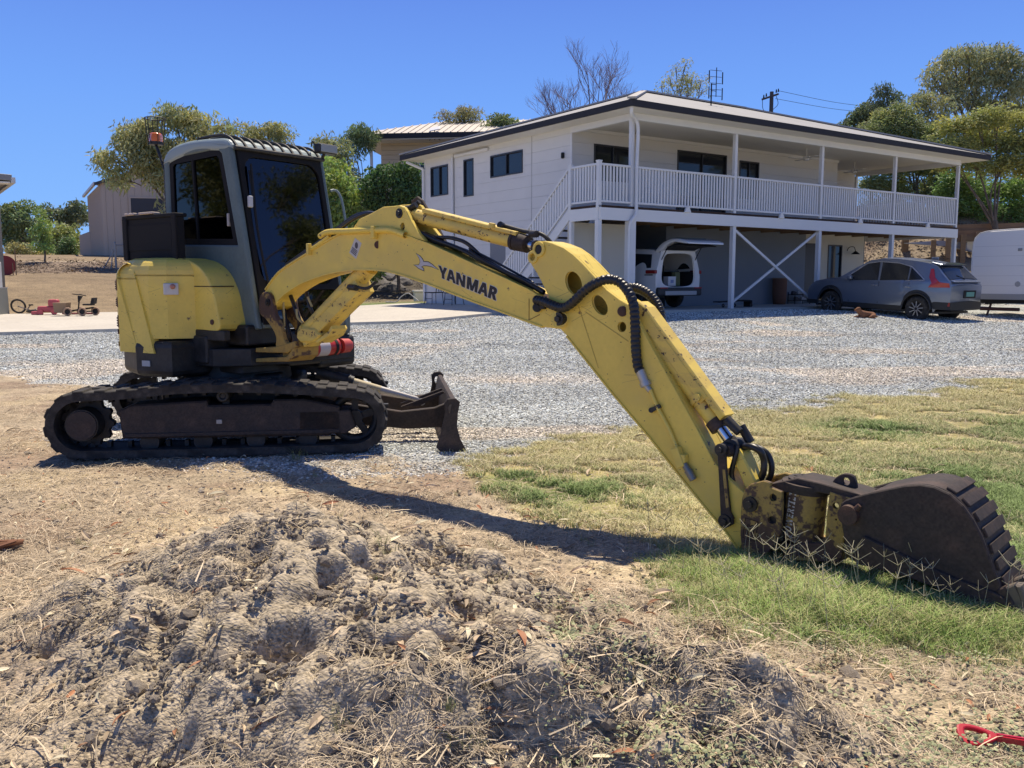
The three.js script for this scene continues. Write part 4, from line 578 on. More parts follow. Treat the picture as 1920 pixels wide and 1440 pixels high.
  // ---- hoses on the arm
  const spiral = (pts, r, c, turns) => tube(pts, r, 220, 10, t => 1 + .10 * (abs(((t * turns) % 1) - .5) < .32 ? 1 : -.4));
  PB('thick_hose', spiral([[1004, 562, .1], [1022, 566, .115], [1038, 573, .12], [1056, 577, .125], [1074, 567, .13], [1092, 549, .13], [1114, 533, .12], [1138, 524, .1], [1160, 528, .08], [1178, 547, .085], [1188, 572, .095], [1191, 612, .1], [1192, 650, .1], [1197, 690, .098], [1201, 697, .098]].map(p => b3(...p)), .024, 0, 46), MT.hose);
  PB('thick_hose', spiral([[1150, 552, -.1], [1168, 542, -.13], [1190, 540, -.15], [1215, 551, -.16], [1233, 572, -.16], [1239, 595, -.15], [1236, 625, -.13], [1228, 660, -.11]].map(p => b3(...p)), .024, 0, 30), MT.hose);
  PB('hose_ferrule', [rod(b3(1200, 695, .098), b3(1211, 722, .095), .024, .022, 16), rod(b3(1209, 716, .095), b3(1212, 724, .095), .03, .03, 6), rod(b3(1211, 722, .095), b3(1219, 733, .094), .016, .014, 10)], std(C(.45, .45, .43), .4, { metalness: .5 }));
  PB('hydraulic_pipe', [tube([b3(1219, 731, .097), b3(1232, 762, .097), b3(1252, 800, .097), b3(1266, 832, .097), b3(1272, 845, .097)], .010, 20, 8)], Y);
  PB('shut_off_valve', [rb(-.022, .022, -.05, .05, .085, .125, .004).rotateZ(.45).translate(...bp(1277, 856), 0), rb(-.02, .02, -.02, .02, .085, .12, .004).translate(...bp(1284, 858), 0)], Y);
  PB('hose_ferrule', [rod(b3(1283, 870, .105), b3(1291, 884, .105), .016, .016, 12), rod(b3(1290, 882, .105), b3(1300, 900, .105), .021, .018, 10)], std(C(.22, .22, .21), .4, { metalness: .5 }));
  PB('pipe_clip', [rod(b3(1221, 769, .085), b3(1221, 769, .1), .014, .014, 10), beam(b3(1221, 769, .1), b3(1238, 761, .1), .01, .02)], K);
  PB('hydraulic_pipe', [0, 1, 2, 3].map(i => tube([b3(1245 + i * 6, 715 - i * 2, .03 - i * .02), b3(1262 + i * 5, 745 - i, .03 - i * .02), b3(1296 + i * 5, 800, .03 - i * .02), b3(1318 + i * 4, 828, .03 - i * .02)], .010, 16, 7)), Y);
  PB('pipe_clip', [beam(b3(1277, 782, .05), b3(1296, 772, -.05), .03, .03), beam(b3(1316, 835, .05), b3(1332, 827, -.05), .03, .03)], K);
  PB('hydraulic_hose', [0, 1, 2].map(i => tube([b3(1186 + i * 4, 640, .05 - i * .03), b3(1206 + i * 4, 665, .05 - i * .03), b3(1228 + i * 5, 700, .05 - i * .03), b3(1244 + i * 5, 722, .05 - i * .03)], .014, 16, 7)), MT.hose);
  PB('hydraulic_hose', [0, 1, 2].map(i => tube([b3(1318 + i * 4, 830, .04 - i * .03), b3(1334 + i * 4, 856, .05 - i * .03), b3(1352 + i * 5, 890, .03 - i * .03), b3(1372 + i * 5, 920, .02 - i * .03), b3(1390 + i * 4, 935, .0 - i * .03)], .013, 18, 7)), MT.hose);
  PB('hydraulic_hose', [tube([[1380, 850, -.02], [1392, 840, .0], [1408, 837, .02], [1424, 845, .02], [1432, 862, .0], [1432, 882, 0], [1424, 900, -.01], [1408, 915, -.02]].map(p => b3(...p)), .017, 40, 8), tube([[1392, 842, -.05], [1414, 838, -.05], [1436, 848, -.05], [1446, 868, -.05], [1446, 888, -.05], [1438, 905, -.05]].map(p => b3(...p)), .015, 40, 8), tube([[1384, 835, .05], [1378, 860, .06], [1372, 890, .05], [1384, 925, .04]].map(p => b3(...p)), .013, 24, 7)], MT.hose);
  // ---- tilting hitch
  const hp = [[1391, 1036], [1388, 1000], [1389, 962], [1391, 935], [1397, 917], [1408, 907], [1432, 901], [1446, 905], [1444, 913], [1466, 922], [1467, 945], [1464, 1000], [1450, 1024], [1433, 1045], [1405, 1046]];
  const hx = bps(hp, .12);
  PB('hitch_plate', ext(hx, .10, .122, .004, [circ(...bp(1450, 933, .12), .022, 16), circ(...bp(1448, 975, .12), .026, 16, .022)]), MT.worn);
  PB('hitch_plate', ext(hx, -.122, -.10, .004), MT.worn);
  PB('hitch_core', ext(bps([[1432, 925], [1466, 925], [1466, 1015], [1432, 1030]], .1), -.098, .098, .006), K);
  pin(bp(1408, 945, .12), .036, -.135, .135, K, 'hitch_pin');
  { const q = bp(1407, 993, .1225), fr = .004, o = PB('stencil', [bx(-.034, .034, .046, .05, .122, .1235), bx(-.034, .034, -.05, -.046, .122, .1235), bx(-.034, -.03, -.046, .046, .122, .1235), bx(.03, .034, -.046, .046, .122, .1235)].map(g => g.rotateZ(-.1).translate(...q, 0)), std(C(.035, .02, .015), .8)); }
  const drumC = bp(1509, 960, 0), tilt = .06, dz = 0;
  const rotg = g => g.rotateZ(-tilt).translate(drumC[0], drumC[1], dz);
  PB('tilt_drum', [new THREE.CylinderGeometry(.092, .092, .25, 36).translate(0, 0, 0)].map(rotg), MT.worn);
  PB('drum_cap', [new THREE.CylinderGeometry(.112, .112, .022, 40).translate(0, .132, 0), new THREE.CylinderGeometry(.086, .086, .016, 36).translate(0, .151, 0), new THREE.CylinderGeometry(.104, .104, .03, 36).translate(0, -.16, 0), new THREE.CylinderGeometry(.022, .022, .012, 16).translate(0, .160, 0), new THREE.CylinderGeometry(.1, .1, .02, 40).translate(0, .11, 0)].map(rotg), MT.rust);
  PB('bolt', Array.from({ length: 8 }, (_, i) => rotg(new THREE.CylinderGeometry(.008, .008, .004, 8).translate(.06 * cos(i * PI / 4), .160, .06 * sin(i * PI / 4)))), MT.rust);
  PB('top_plate', [ext(bps([[1446, 906], [1500, 895], [1545, 905], [1600, 920], [1626, 928], [1602, 934], [1540, 922], [1466, 922]], .06), -.085, .085, .004)], MT.rust);
  PB('lifting_eye', ext(smooth(bps([[1560, 910], [1566, 898], [1576, 890], [1588, 887.5], [1600, 891], [1605, 900], [1606, 920], [1585, 918], [1566, 914]], 0), 40), -.012, .012, .003, [circ(...bp(1588, 902, 0), .021, 18)]), MT.rust);
  PB('hitch_bracket', [ext(bps([[1556, 922], [1606, 935], [1600, 960], [1584, 1000], [1578, 1048], [1552, 1050], [1546, 1020], [1551, 960]], .09), .065, .092, .004, [circ(...bp(1567, 948, .09), .018, 14), circ(...bp(1568, 974, .09), .009, 10)]), ext(bps([[1556, 922], [1606, 935], [1600, 960], [1584, 1000], [1578, 1048], [1552, 1050], [1546, 1020], [1551, 960]], .09), -.092, -.065, .004), ext(bps([[1470, 1020], [1555, 1016], [1580, 1035], [1575, 1055], [1470, 1050]], .08), -.09, .09, .006)], MT.worn);
  // ---- bucket
  const bk = [[1574, 953], [1577, 944], [1584, 938], [1602, 932], [1632, 924], [1666, 917], [1695, 911], [1725, 909], [1751, 913], [1780, 926], [1806, 949], [1824, 974], [1841, 1006], [1856, 1047], [1868, 1080], [1880, 1112], [1896, 1150], [1890, 1170], [1862, 1157], [1815, 1131], [1762, 1103], [1710, 1083], [1652, 1066], [1606, 1056], [1592, 1046], [1584, 1020], [1578, 985]];
  const bO = bps(bk, .15), BWd = .15;
  const bucket = PB('bucket_side_plate', [ext(bO, BWd - .022, BWd, .005)], MT.rust, 'dark rusty bucket side plate');
  PB('bucket_side_plate', [ext(bO, -BWd, -BWd + .022, .005)], MT.rust);
  { const back = bps([[1632, 924], [1666, 917], [1695, 911], [1725, 909], [1751, 913], [1780, 926], [1806, 949], [1824, 974], [1841, 1006], [1856, 1047], [1868, 1080], [1880, 1112]], .15), cv = new THREE.CatmullRomCurve3(back.map(p => V(p[0], p[1], 0)), false, 'centripetal');
    const o = cv.getSpacedPoints(48).map(p => [p.x, p.y]), i2 = o.map((p, i) => { const q = o[min(i + 1, 48)], r = o[max(i - 1, 0)], dx = q[0] - r[0], dy = q[1] - r[1], l = hypot(dx, dy); return [p[0] + dy / l * .016, p[1] - dx / l * .016]; });
    PB('bucket_back', ext([...o, ...i2.reverse()], -BWd + .02, BWd - .02, .002), MT.rust);
    for (let k = 0; k < 7; k++) { const a = .40 + k * .088, n = 8, O2 = [], I2 = []; for (let j = 0; j <= n; j++) { const p = cv.getPointAt(min(1, a + .052 * j / n)), tg = cv.getTangentAt(min(1, a + .052 * j / n)); O2.push([p.x - tg.y * .012, p.y + tg.x * .012]); I2.push([p.x + tg.y * .002, p.y - tg.x * .002]); } PB('wear_strip', ext([...O2, ...I2.reverse()], -BWd - .004, BWd - .03, .003), MT.rust); }
  }
  PB('side_cutter', ext(bps([[1622, 1004], [1700, 1042], [1790, 1082], [1868, 1110], [1884, 1120], [1896, 1150], [1890, 1170], [1862, 1157], [1815, 1131], [1762, 1103], [1710, 1083], [1652, 1066], [1606, 1056]], .15), BWd + .001, BWd + .016, .004), MT.rust);
  PB('cutting_edge', ext(bps([[1868, 1105], [1884, 1100], [1912, 1150], [1906, 1176], [1884, 1172]], .15), -BWd - .002, BWd + .004, .005), MT.rust);
  for (const c of [-.12, 0, .12]) { PB('tooth', [ext(bps([[1880, 1104], [1902, 1096], [1930, 1150], [1940, 1190], [1926, 1186], [1904, 1164]], .15), c - .026, c + .026, .006), ext(bps([[1903, 1098], [1916, 1098], [1928, 1140], [1916, 1140]], .15), c - .03, c + .03, .006)], std(C(.15, .125, .105), .6, { metalness: .3 })); }
  PB('bucket_ear', [ext(bps([[1576, 955], [1580, 942], [1602, 932], [1666, 917], [1700, 925], [1640, 965], [1600, 990], [1580, 980]], .1), -.075, -.055, .004), ext(bps([[1576, 955], [1580, 942], [1602, 932], [1666, 917], [1700, 925], [1640, 965], [1600, 990], [1580, 980]], .1), .055, .075, .004)], MT.rust);
  { const q = bp(1590, 966, .17); PB('bucket_pin', [rod(V(q[0], q[1], -.17), V(q[0], q[1], .175), .034, .034, 24), rod(V(q[0], q[1], .15), V(q[0], q[1], .18), .044, .042, 26), rod(V(q[0] + .03, q[1] + .03, .165), V(q[0] + .045, q[1] + .05, .165), .012, .01, 8)], std(0xffffff, .65, { map: rep(T.rust, .3), color: C(1.5, 1.2, 1.1), metalness: .2 })); }

  // ---- flat print: lettering and bird on the boom, warning label, hitch lettering
  const font = await new FontLoader().loadAsync('fonts/droid/droid_sans_bold.typeface.json');
  const quadMap = (g, q, c0, b) => { // map text box [0..w,0..h] to four picture corners TL,TR,BR,BL
    g.computeBoundingBox(); const bb = b || g.boundingBox, p = g.attributes.position, Q = bps(q, HWB);
    for (let i = 0; i < p.count; i++) { const u = (p.getX(i) - bb.min.x) / (bb.max.x - bb.min.x), v = 1 - (p.getY(i) - bb.min.y) / (bb.max.y - bb.min.y), m = k => mix(mix(Q[0][k], Q[1][k], u), mix(Q[3][k], Q[2][k], u), v), z = p.getZ(i); p.setXYZ(i, m(0), m(1), c0 + z); }
    g.computeVertexNormals(); return g; };
  const txt = (s, d, bev = 0) => new TextGeometry(s, { font, size: 1, depth: d, curveSegments: 5, bevelEnabled: bev > 0, bevelSize: bev, bevelThickness: .0003, bevelSegments: 1 });
  { const q = [[823, 498], [935, 541.5], [930, 563], [824.5, 519]], a = txt('YANMAR', .001); a.computeBoundingBox(); const w = txt('YANMAR', .0006, .085), bb = a.boundingBox.clone(), g2 = txt('YANMAR', .001, .035);
    PB('lettering_outline', quadMap(w, q, .0856, bb), std(C(.62, .60, .56), .5)); PB('lettering', quadMap(g2, q, .0868, bb), std(C(.016, .014, .016), .5)); }
  { const z7 = (x, y) => [600 + x * .20833, 440 + y * .20833], o = [[862, 164], [905, 190], [925, 215], [935, 238], [975, 240], [1010, 262], [1070, 318], [1000, 290], [960, 283], [935, 283], [920, 290], [935, 300], [940, 330], [915, 320], [885, 305], [862, 285], [840, 271], [890, 268], [900, 245], [890, 210]].map(p => z7(...p));
    PB('bird_emblem_outline', ext(bps(o), .085, .0862, 0), std(C(.03, .025, .02), .5)); PB('bird_emblem', ext(inset(bps(o), .0042), .0862, .0872, 0), std(C(.50, .49, .50), .5)); }
  { const z = [[666, 446], [678, 456], [668, 485.5], [655, 474]]; const l = PB('warning_label', ext(bps(z), .085, .0862, 0), std(C(.55, .53, .50), .5)), Q = bps(z), m = (u, v) => [0, 1].map(k => mix(mix(Q[0][k], Q[1][k], u), mix(Q[3][k], Q[2][k], u), v));
    PB('label_print', [ext(circ(...m(.5, .32), .017, 10, .022), .0862, .087, 0), ...[.58, .67, .76, .85].map(v => beam(V(...m(.12, v), .0866), V(...m(.85, v), .0866), .001, .006, V(0, 1, 0)))], std(C(.08, .07, .08), .6), undefined, l); }
  { const g = txt('POWERTILT', .3); g.computeBoundingBox(); const bb = g.boundingBox, p = g.attributes.position; // wrapped on the drum, reading upwards
    for (let i = 0; i < p.count; i++) { const u = (p.getX(i) - bb.min.x) / (bb.max.x - bb.min.x), v = (p.getY(i) - bb.min.y) / (bb.max.y - bb.min.y), r = .0922 + p.getZ(i) / .3 * .0008, a = PI / 2 + .36 + (.5 - v) * -.44 - (u - .5) * .10; const y = (u - .5) * .21; const X = V(cos(a) * r, y, sin(a) * r).applyAxisAngle(V(0, 0, 1), -tilt); p.setXYZ(i, X.x + drumC[0], X.y + drumC[1], X.z); } g.computeVertexNormals(); PB('drum_lettering', g, std(C(.52, .51, .49), .6)); }
  { const g = txt('23', .001); g.computeBoundingBox(); const bb = g.boundingBox, q = bp(1407, 993, .1225); g.translate(-(bb.min.x + bb.max.x) / 2, -(bb.min.y + bb.max.y) / 2, 0); g.scale(.035, .04, 1); g.rotateZ(PI / 2 - .1); g.translate(q[0], q[1], .1222); PB('stencil_number', g, std(C(.035, .02, .015), .8)); }

  // ---- fire extinguisher strapped to the front of the deck
  const M = UF.clone(), at0 = V(.66, .755, -.33).applyMatrix4(M).add(EXC), fe = thing('fire_extinguisher', 'red fire extinguisher with white label strapped across the front of the yellow excavator', 'fire extinguisher', [at0.x, at0.y, at0.z], -36 * PI / 180);
  const R = std(C(.50, .035, .03), .4);
  P('cylinder', [rod(V(0, 0, .12), V(0, 0, -.14), .07, .07, 24), new THREE.SphereGeometry(.07, 20, 10, 0, 2 * PI, 0, PI / 2).rotateX(PI / 2).translate(0, 0, .12)], R, fe);
  P('end_cover', [rod(V(0, .0, -.19), V(0, .0, -.28), .062, .058, 22), rod(V(0, 0, -.28), V(0, 0, -.30), .05, .045, 18)], std(C(.55, .08, .07), .5), fe);
  P('label', new THREE.CylinderGeometry(.0708, .0708, .11, 24, 1, true, 0, PI).rotateX(PI / 2).rotateZ(0).translate(0, 0, .03), std(C(.6, .55, .56), .5), fe);
  P('strap', [new THREE.CylinderGeometry(.073, .073, .03, 24, 1, true).rotateX(PI / 2).translate(0, 0, -.1)], MT.dark, fe); P('valve', [rod(V(0, 0, -.14), V(0, 0, -.19), .03, .03, 12)], MT.dark, fe);
}

// ---------------------------------------------------------------- cars
function carShell(o) {                                   // skin built from height and width curves along the length
  const { x0, x1, top, bot, hwf, nx = 64, ny = 12, nz = 10, rearCap = true } = o, pos = [], idx = [];
  const grid = (n, m, f, flip) => { const b = pos.length / 3; for (let i = 0; i <= n; i++) for (let j = 0; j <= m; j++) pos.push(...f(i / n, j / m)); for (let i = 0; i < n; i++) for (let j = 0; j < m; j++) { const a = b + i * (m + 1) + j, c = a + m + 1; flip ? idx.push(a, c, a + 1, a + 1, c, c + 1) : idx.push(a, a + 1, c, a + 1, c + 1, c); } };
  const X = u => mix(x0, x1, u);
  for (const s of [-1, 1]) grid(nx, ny, (u, v) => { const x = X(u), y = mix(bot(x), top(x), v); return [x, y, s * hwf(x, y)]; }, s < 0);
  grid(nx, nz, (u, v) => { const x = X(u), y = top(x), h = hwf(x, y), w = v * 2 - 1; return [x, y + .045 * (1 - w * w), w * h]; }, true);
  for (const [x, r] of [[x1, true], [x0, rearCap]]) if (r) grid(nz, 8, (u, v) => { const y = mix(bot(x), top(x), v), w = u * 2 - 1; return [x + Math.sign(x) * .10 * (1 - w * w), y + (v === 1 ? .045 * (1 - w * w) : 0), w * hwf(x, y)]; }, x < 0);
  const g = new THREE.BufferGeometry(); g.setAttribute('position', new THREE.Float32BufferAttribute(pos, 3)); g.setIndex(idx); g.computeVertexNormals(); return g;
}
function carWheel(parent, x, z, r, alloy, side) {
  const w = P('wheel', [new THREE.TorusGeometry(r - .09, .095, 12, 32).scale(1, 1, 1.1).translate(x, r, z)], MT.rubber, parent), zo = z + side * .07;
  P('rim', [new THREE.CylinderGeometry(r * .64, r * .64, .03, 28).rotateX(PI / 2).translate(x, r, zo - side * .05), new THREE.TorusGeometry(r * .63, .014, 8, 30).translate(x, r, zo), new THREE.CylinderGeometry(.05, .05, .04, 14).rotateX(PI / 2).translate(x, r, zo - side * .01)], MT.dark, w);
  const sp = []; for (let i = 0; i < 9; i++) { const a = i * 2 * PI / 9; sp.push(beam(V(x + .04 * cos(a), r + .04 * sin(a), zo), V(x + r * .62 * cos(a + .18), r + r * .62 * sin(a + .18), zo), .02, .03, V(0, 0, 1))); } P('spoke', sp, alloy, w);
}
{
  const T0 = [[-2.2, .98], [-2.12, 1.12], [-1.95, 1.26], [-1.72, 1.49], [-1.55, 1.55], [-1.2, 1.605], [-.6, 1.655], [-.1, 1.66], [.25, 1.60], [.6, 1.40], [.95, 1.17], [1.1, 1.09], [1.5, 1.03], [1.9, .95], [2.1, .82], [2.2, .66]];
  const B0 = x => { for (const a of [-1.335, 1.335]) { const d = abs(x - a); if (d < .42) return .34 + sqrt(max(0, .42 * .42 - d * d)) * .98; } return x < -1.8 ? .36 : x > 1.8 ? .28 : .27; };
  const belt = x => 1.02 - .04 * x / 2, hwf = (x, y) => { const e = 1 - .10 * pow(abs(x) / 2.2, 6) - .05 * pow(abs(x) / 2.2, 2), b = belt(x), k = y > b ? 1 - .30 * (y - b) / .66 : 1 - .05 * pow((.75 - y) / .5, 2) * (y < .75 ? 1 : .6); return .90 * e * k; };
  const car = thing('parked_car', 'grey compact SUV with sloping rear parked on the gravel before the verandah', 'car', [10.79, .262, -25.33], 0);
  const paint = new THREE.MeshPhysicalMaterial({ color: C(.17, .20, .26), roughness: .28, metalness: .55, clearcoat: 1, clearcoatRoughness: .06 });
  const top = x => lerpTab(T0, x);
  P('body', carShell({ x0: -2.2, x1: 2.2, top, bot: B0, hwf }), paint, car);
  P('lower_trim', [carShell({ x0: -2.23, x1: 2.22, top: x => max(B0(x) + .10, x < -1.75 ? .56 : .40), bot: B0, hwf: (x, y) => hwf(x, y) + .012 }), bx(-1.9, 1.9, .24, .3, -.75, .75)], std(C(.02, .021, .023), .6), car);
  for (const [x, s] of [[-1.335, -1], [-1.335, 1], [1.335, -1], [1.335, 1]]) { carWheel(car, x, s * .78, .345, std(C(.42, .43, .45), .3, { metalness: .8 }), s); P('wheel_arch', [new THREE.TorusGeometry(.41, .03, 6, 20, PI).translate(x, .35, s * .885)], std(C(.02, .021, .023), .6), car); }
  const sideQ = (pts, s, o = .008) => { const g = new THREE.ShapeGeometry(shp(pts)); const p = g.attributes.position; for (let i = 0; i < p.count; i++) p.setZ(i, s * (hwf(p.getX(i), p.getY(i)) + o)); if (s < 0) { const ix = g.index.array; for (let i = 0; i < ix.length; i += 3) { const t = ix[i]; ix[i] = ix[i + 1]; ix[i + 1] = t; } } g.computeVertexNormals(); return g; };
  for (const s of [-1, 1]) {
    P('side_window', sideQ([[.82, 1.11], [.30, 1.50], [-.06, 1.555], [-.16, 1.06], [.7, 1.02]], s), MT.glass, car); P('side_window', sideQ([[-.22, 1.06], [-.14, 1.555], [-.65, 1.53], [-.98, 1.46], [-1.02, 1.10]], s), MT.glass, car); P('quarter_window', sideQ([[-1.06, 1.10], [-1.03, 1.44], [-1.45, 1.14]], s), MT.glass, car);
    P('window_trim', [sideQ([[.86, 1.07], [-1.5, 1.11], [-1.5, 1.09], [.86, 1.045]], s, .012), sideQ([[.86, 1.11], [.33, 1.52], [-.06, 1.58], [-.65, 1.555], [-1.05, 1.47], [-1.52, 1.12], [-1.48, 1.12], [-1.03, 1.45], [-.65, 1.535], [-.06, 1.56], [.32, 1.5], [.82, 1.11]], s, .01)], std(C(.5, .51, .53), .25, { metalness: .8 }), car);
    for (const x of [-.02, -1.0]) P('door_handle', rb(x - .13, x + .05, .90, .93, s * (hwf(x, .9) + .005) - .015, s * (hwf(x, .9) + .005) + .015, .01), std(C(.5, .51, .53), .25, { metalness: .8 }), car);
    P('door_seam', [[.72], [-.2], [-1.08]].map(([x]) => sideQ([[x, .42], [x + .012, .42], [x + .002, 1.03], [x - .01, 1.03]], s, .004)), MT.dark, car);
    P('mirror', rb(.62, .78, 1.04, 1.16, s * .93 - .08, s * .93 + .06, .04, 3), paint, car);
    const tl = [[-1.55, 1.13], [-1.80, 1.34], [-1.74, 1.36], [-1.50, 1.24], [-1.60, 1.05], [-2.0, .97], [-2.12, .98], [-2.1, 1.04], [-1.85, 1.05]];
    P('tail_light', sideQ([[-1.62, .93], [-1.70, 1.05], [-1.60, 1.20], [-1.58, 1.42], [-1.66, 1.43], [-1.76, 1.2], [-1.9, 1.08], [-2.14, 1.06], [-2.17, .95]], s, .016), new THREE.MeshPhysicalMaterial({ color: C(.42, .015, .012), roughness: .15, clearcoat: 1 }), car);
    P('reflector', rb(-2.2, -2.1, .46, .56, s * .72 - .06, s * .72 + .06, .01), std(C(.35, .03, .02), .3), car);
  }
  const topQ = (xa, xb, wa, wb, o, nm, m) => { const g = new THREE.PlaneGeometry(1, 1, 8, 8), p = g.attributes.position; for (let i = 0; i < p.count; i++) { const v = p.getY(i) + .5, x = mix(xa, xb, v), w = p.getX(i) * 2, z = w * mix(wa, wb, v), h = hwf(x, top(x)); p.setXYZ(i, x, top(x) + .045 * (1 - (z / h) ** 2) + o, z); } g.computeVertexNormals(); P(nm, g, m, car); };
  topQ(-2.1, -1.75, .70, .60, .012, 'rear_window', MT.glass); topQ(.3, 1.0, .6, .74, .012, 'windscreen', MT.glass);
  P('spoiler', ext([[-1.82, 1.545], [-1.5, 1.60], [-1.5, 1.56], [-1.78, 1.51]], -.62, .62, .008), paint, car); P('spoiler', ext([[-2.22, 1.10], [-2.08, 1.165], [-2.06, 1.13], [-2.2, 1.085]], -.66, .66, .006), paint, car);
  const pl = P('number_plate', bx(-2.315, -2.3, .72, .84, -.19, .19), std(C(.12, .30, .27), .5), car); P('plate_recess', bx(-2.3, -2.2, .68, .88, -.3, .3), MT.dark, car);
  P('aerial', rb(-1.35, -1.15, 1.66, 1.73, -.02, .02, .01), paint, car); P('rear_wiper', beam(V(-2.12, 1.17, 0), V(-2.02, 1.26, -.25), .02, .02), MT.dark, car);
  car.rotation.set(0, 0, 0); car.rotation.y = atan2(.82, -.572); car.rotateZ(.045);

  // white people mover backed half out of the open garage, tailgate up
  const w0 = hw(2.62, .9 + 2.3, SLAB), wc = thing('parked_car', 'white SUV standing in the open garage with its tailgate raised', 'car', [w0.x, SLAB, w0.z], atan2(.82, -.572));
  const TW = [[-2.3, 1.50], [-2.2, 1.60], [-1.9, 1.655], [-.8, 1.70], [0, 1.69], [.4, 1.6], [1.1, 1.12], [1.5, 1.06], [2.1, .9], [2.3, .7]], topw = x => lerpTab(TW, x), hw2 = (x, y) => { const k = y > 1.05 ? 1 - .28 * (y - 1.05) / .66 : 1; return .92 * (1 - .07 * pow(abs(x) / 2.3, 6)) * k; };
  const B2 = x => { for (const a of [-1.38, 1.38]) { const d = abs(x - a); if (d < .42) return .36 + sqrt(max(0, .42 * .42 - d * d)); } return x < -1.8 ? .42 : .28; };
  const wp = new THREE.MeshPhysicalMaterial({ color: C(.72, .72, .71), roughness: .35, clearcoat: 1, clearcoatRoughness: .08 });
  P('body', carShell({ x0: -2.3, x1: 2.3, top: topw, bot: B2, hwf: hw2, rearCap: false }), wp, wc);
  for (const [x, s] of [[-1.38, -1], [-1.38, 1], [1.38, -1], [1.38, 1]]) carWheel(wc, x, s * .8, .355, MT.steel, s);
  const sq = (pts, s, o) => { const g = new THREE.ShapeGeometry(shp(pts)), p = g.attributes.position; for (let i = 0; i < p.count; i++) p.setZ(i, s * (hw2(p.getX(i), p.getY(i)) + o)); g.computeVertexNormals(); return g; };
  for (const s of [-1, 1]) { P('side_window', sq([[-2.1, 1.14], [-2.0, 1.52], [-1.1, 1.56], [-1.1, 1.10]], s, .008), MT.glass, wc); P('side_window', sq([[-1.04, 1.10], [-1.04, 1.56], [.1, 1.58], [.9, 1.1]], s, .008), MT.glass, wc); P('tail_light', rb(-2.34, -1.95, .98, 1.08, s * .88 - .05, s * .88 + .04, .02), std(C(.25, .02, .02), .2), wc); P('chrome_strip', sq([[-2.2, .93], [-1.9, .93], [-1.9, .96], [-2.2, .96]], s, .01), MT.dark, wc); }
  const fo = [[-.86, .42], [.86, .42], [.88, .9], [.84, 1.1], [.66, 1.62], [-.66, 1.62], [-.84, 1.1], [-.88, .9]].map(p => [-p[0], p[1]]), fi = smooth([[-.56, .66], [.56, .66], [.66, .80], [.66, 1.05], [.54, 1.50], [.3, 1.56], [-.3, 1.56], [-.54, 1.50], [-.66, 1.05], [-.66, .80]], 40).map(p => [-p[0], p[1]]);
  P('tail_frame', ext(fo, 0, .05, .015, [fi]).rotateY(-PI / 2).translate(-2.27, 0, 0), wp, wc);
  P('bumper', [rb(-2.44, -2.25, .36, .60, -.86, .86, .06, 3)], std(C(.03, .031, .033), .5), wc); P('bumper_insert', rb(-2.46, -2.42, .38, .50, -.62, .62, .03), std(C(.35, .36, .37), .4), wc);
  for (const s of [-1, 1]) P('reflector', rb(-2.46, -2.43, .57, .6, s * .68 - .14, s * .68 + .14, .005), std(C(.4, .02, .02), .3), wc);
  P('boot_lining', [bx(-2.25, -.9, .60, .64, -.7, .7), bx(-1.0, -.95, .64, 1.3, -.68, .68), bx(-2.25, -.9, .64, 1.05, -.74, -.7), bx(-2.25, -.9, .64, 1.05, .7, .74), rb(-1.1, -.9, 1.2, 1.5, -.55, -.2, .05), rb(-1.1, -.9, 1.2, 1.5, .2, .55, .05)], MT.dark, wc);
  const tg = P('tailgate', ext(smooth([[-2.10, 1.60], [-2.2, 1.72], [-2.5, 1.88], [-2.85, 1.93], [-3.25, 1.86], [-3.36, 1.78], [-3.2, 1.80], [-2.85, 1.84], [-2.55, 1.76], [-2.3, 1.60]], 50), -.72, .72, .05, [], 3), wp, wc); P('tailgate_glass', ext([[-2.25, 1.765], [-2.5, 1.89], [-2.8, 1.94], [-2.8, 1.955], [-2.48, 1.91], [-2.22, 1.785]], -.58, .58, .004), MT.glass, tg); P('tailgate_lining', ext(smooth([[-2.2, 1.56], [-2.5, 1.68], [-2.9, 1.72], [-3.2, 1.72], [-2.9, 1.79], [-2.5, 1.73]], 30), -.6, .6, .02), MT.dark, tg);
  for (const s of [-1, 1]) P('gas_strut', rod(V(-2.24, 1.25, s * .66), V(-2.55, 1.72, s * .66), .012), MT.dark, wc);
  P('rear_seat', [rb(-1.12, -.98, .7, 1.25, -.65, .65, .05)], MT.dark, wc);
  const inBoot = (x, y, z) => wc.localToWorld(V(x, y, z)); wc.updateMatrixWorld(true);
  { const q = inBoot(-2.0, .64, -.02), b = thing('cardboard_box', 'small white box sitting inside the open boot of the white car', 'box', q.toArray(), wc.rotation.y); P('carton', rb(-.1, .1, 0, .26, -.15, .15, .008), std(C(.6, .6, .62), .7), b); P('lid', [bx(-.104, .104, .255, .264, -.154, .154)], std(C(.55, .55, .58), .7), b); P('print', bx(-.102, -.1, .08, .17, -.06, .06), std(C(.2, .25, .45), .7), b); }
  { const q = inBoot(-1.95, .64, .27), b = thing('grocery_bag', 'upright green and tan bag next to the white box in the boot', 'bag', q.toArray(), wc.rotation.y); P('bag', ext([[-.09, 0], [.09, 0], [.075, .4], [-.075, .38]], -.1, .1, .01), std(C(.12, .14, .07), .9), b); P('handle', [tube([V(-.04, .38, -.1), V(-.04, .46, 0), V(-.04, .38, .1)], .008, 10, 5)], std(C(.12, .14, .07), .9), b); }
}
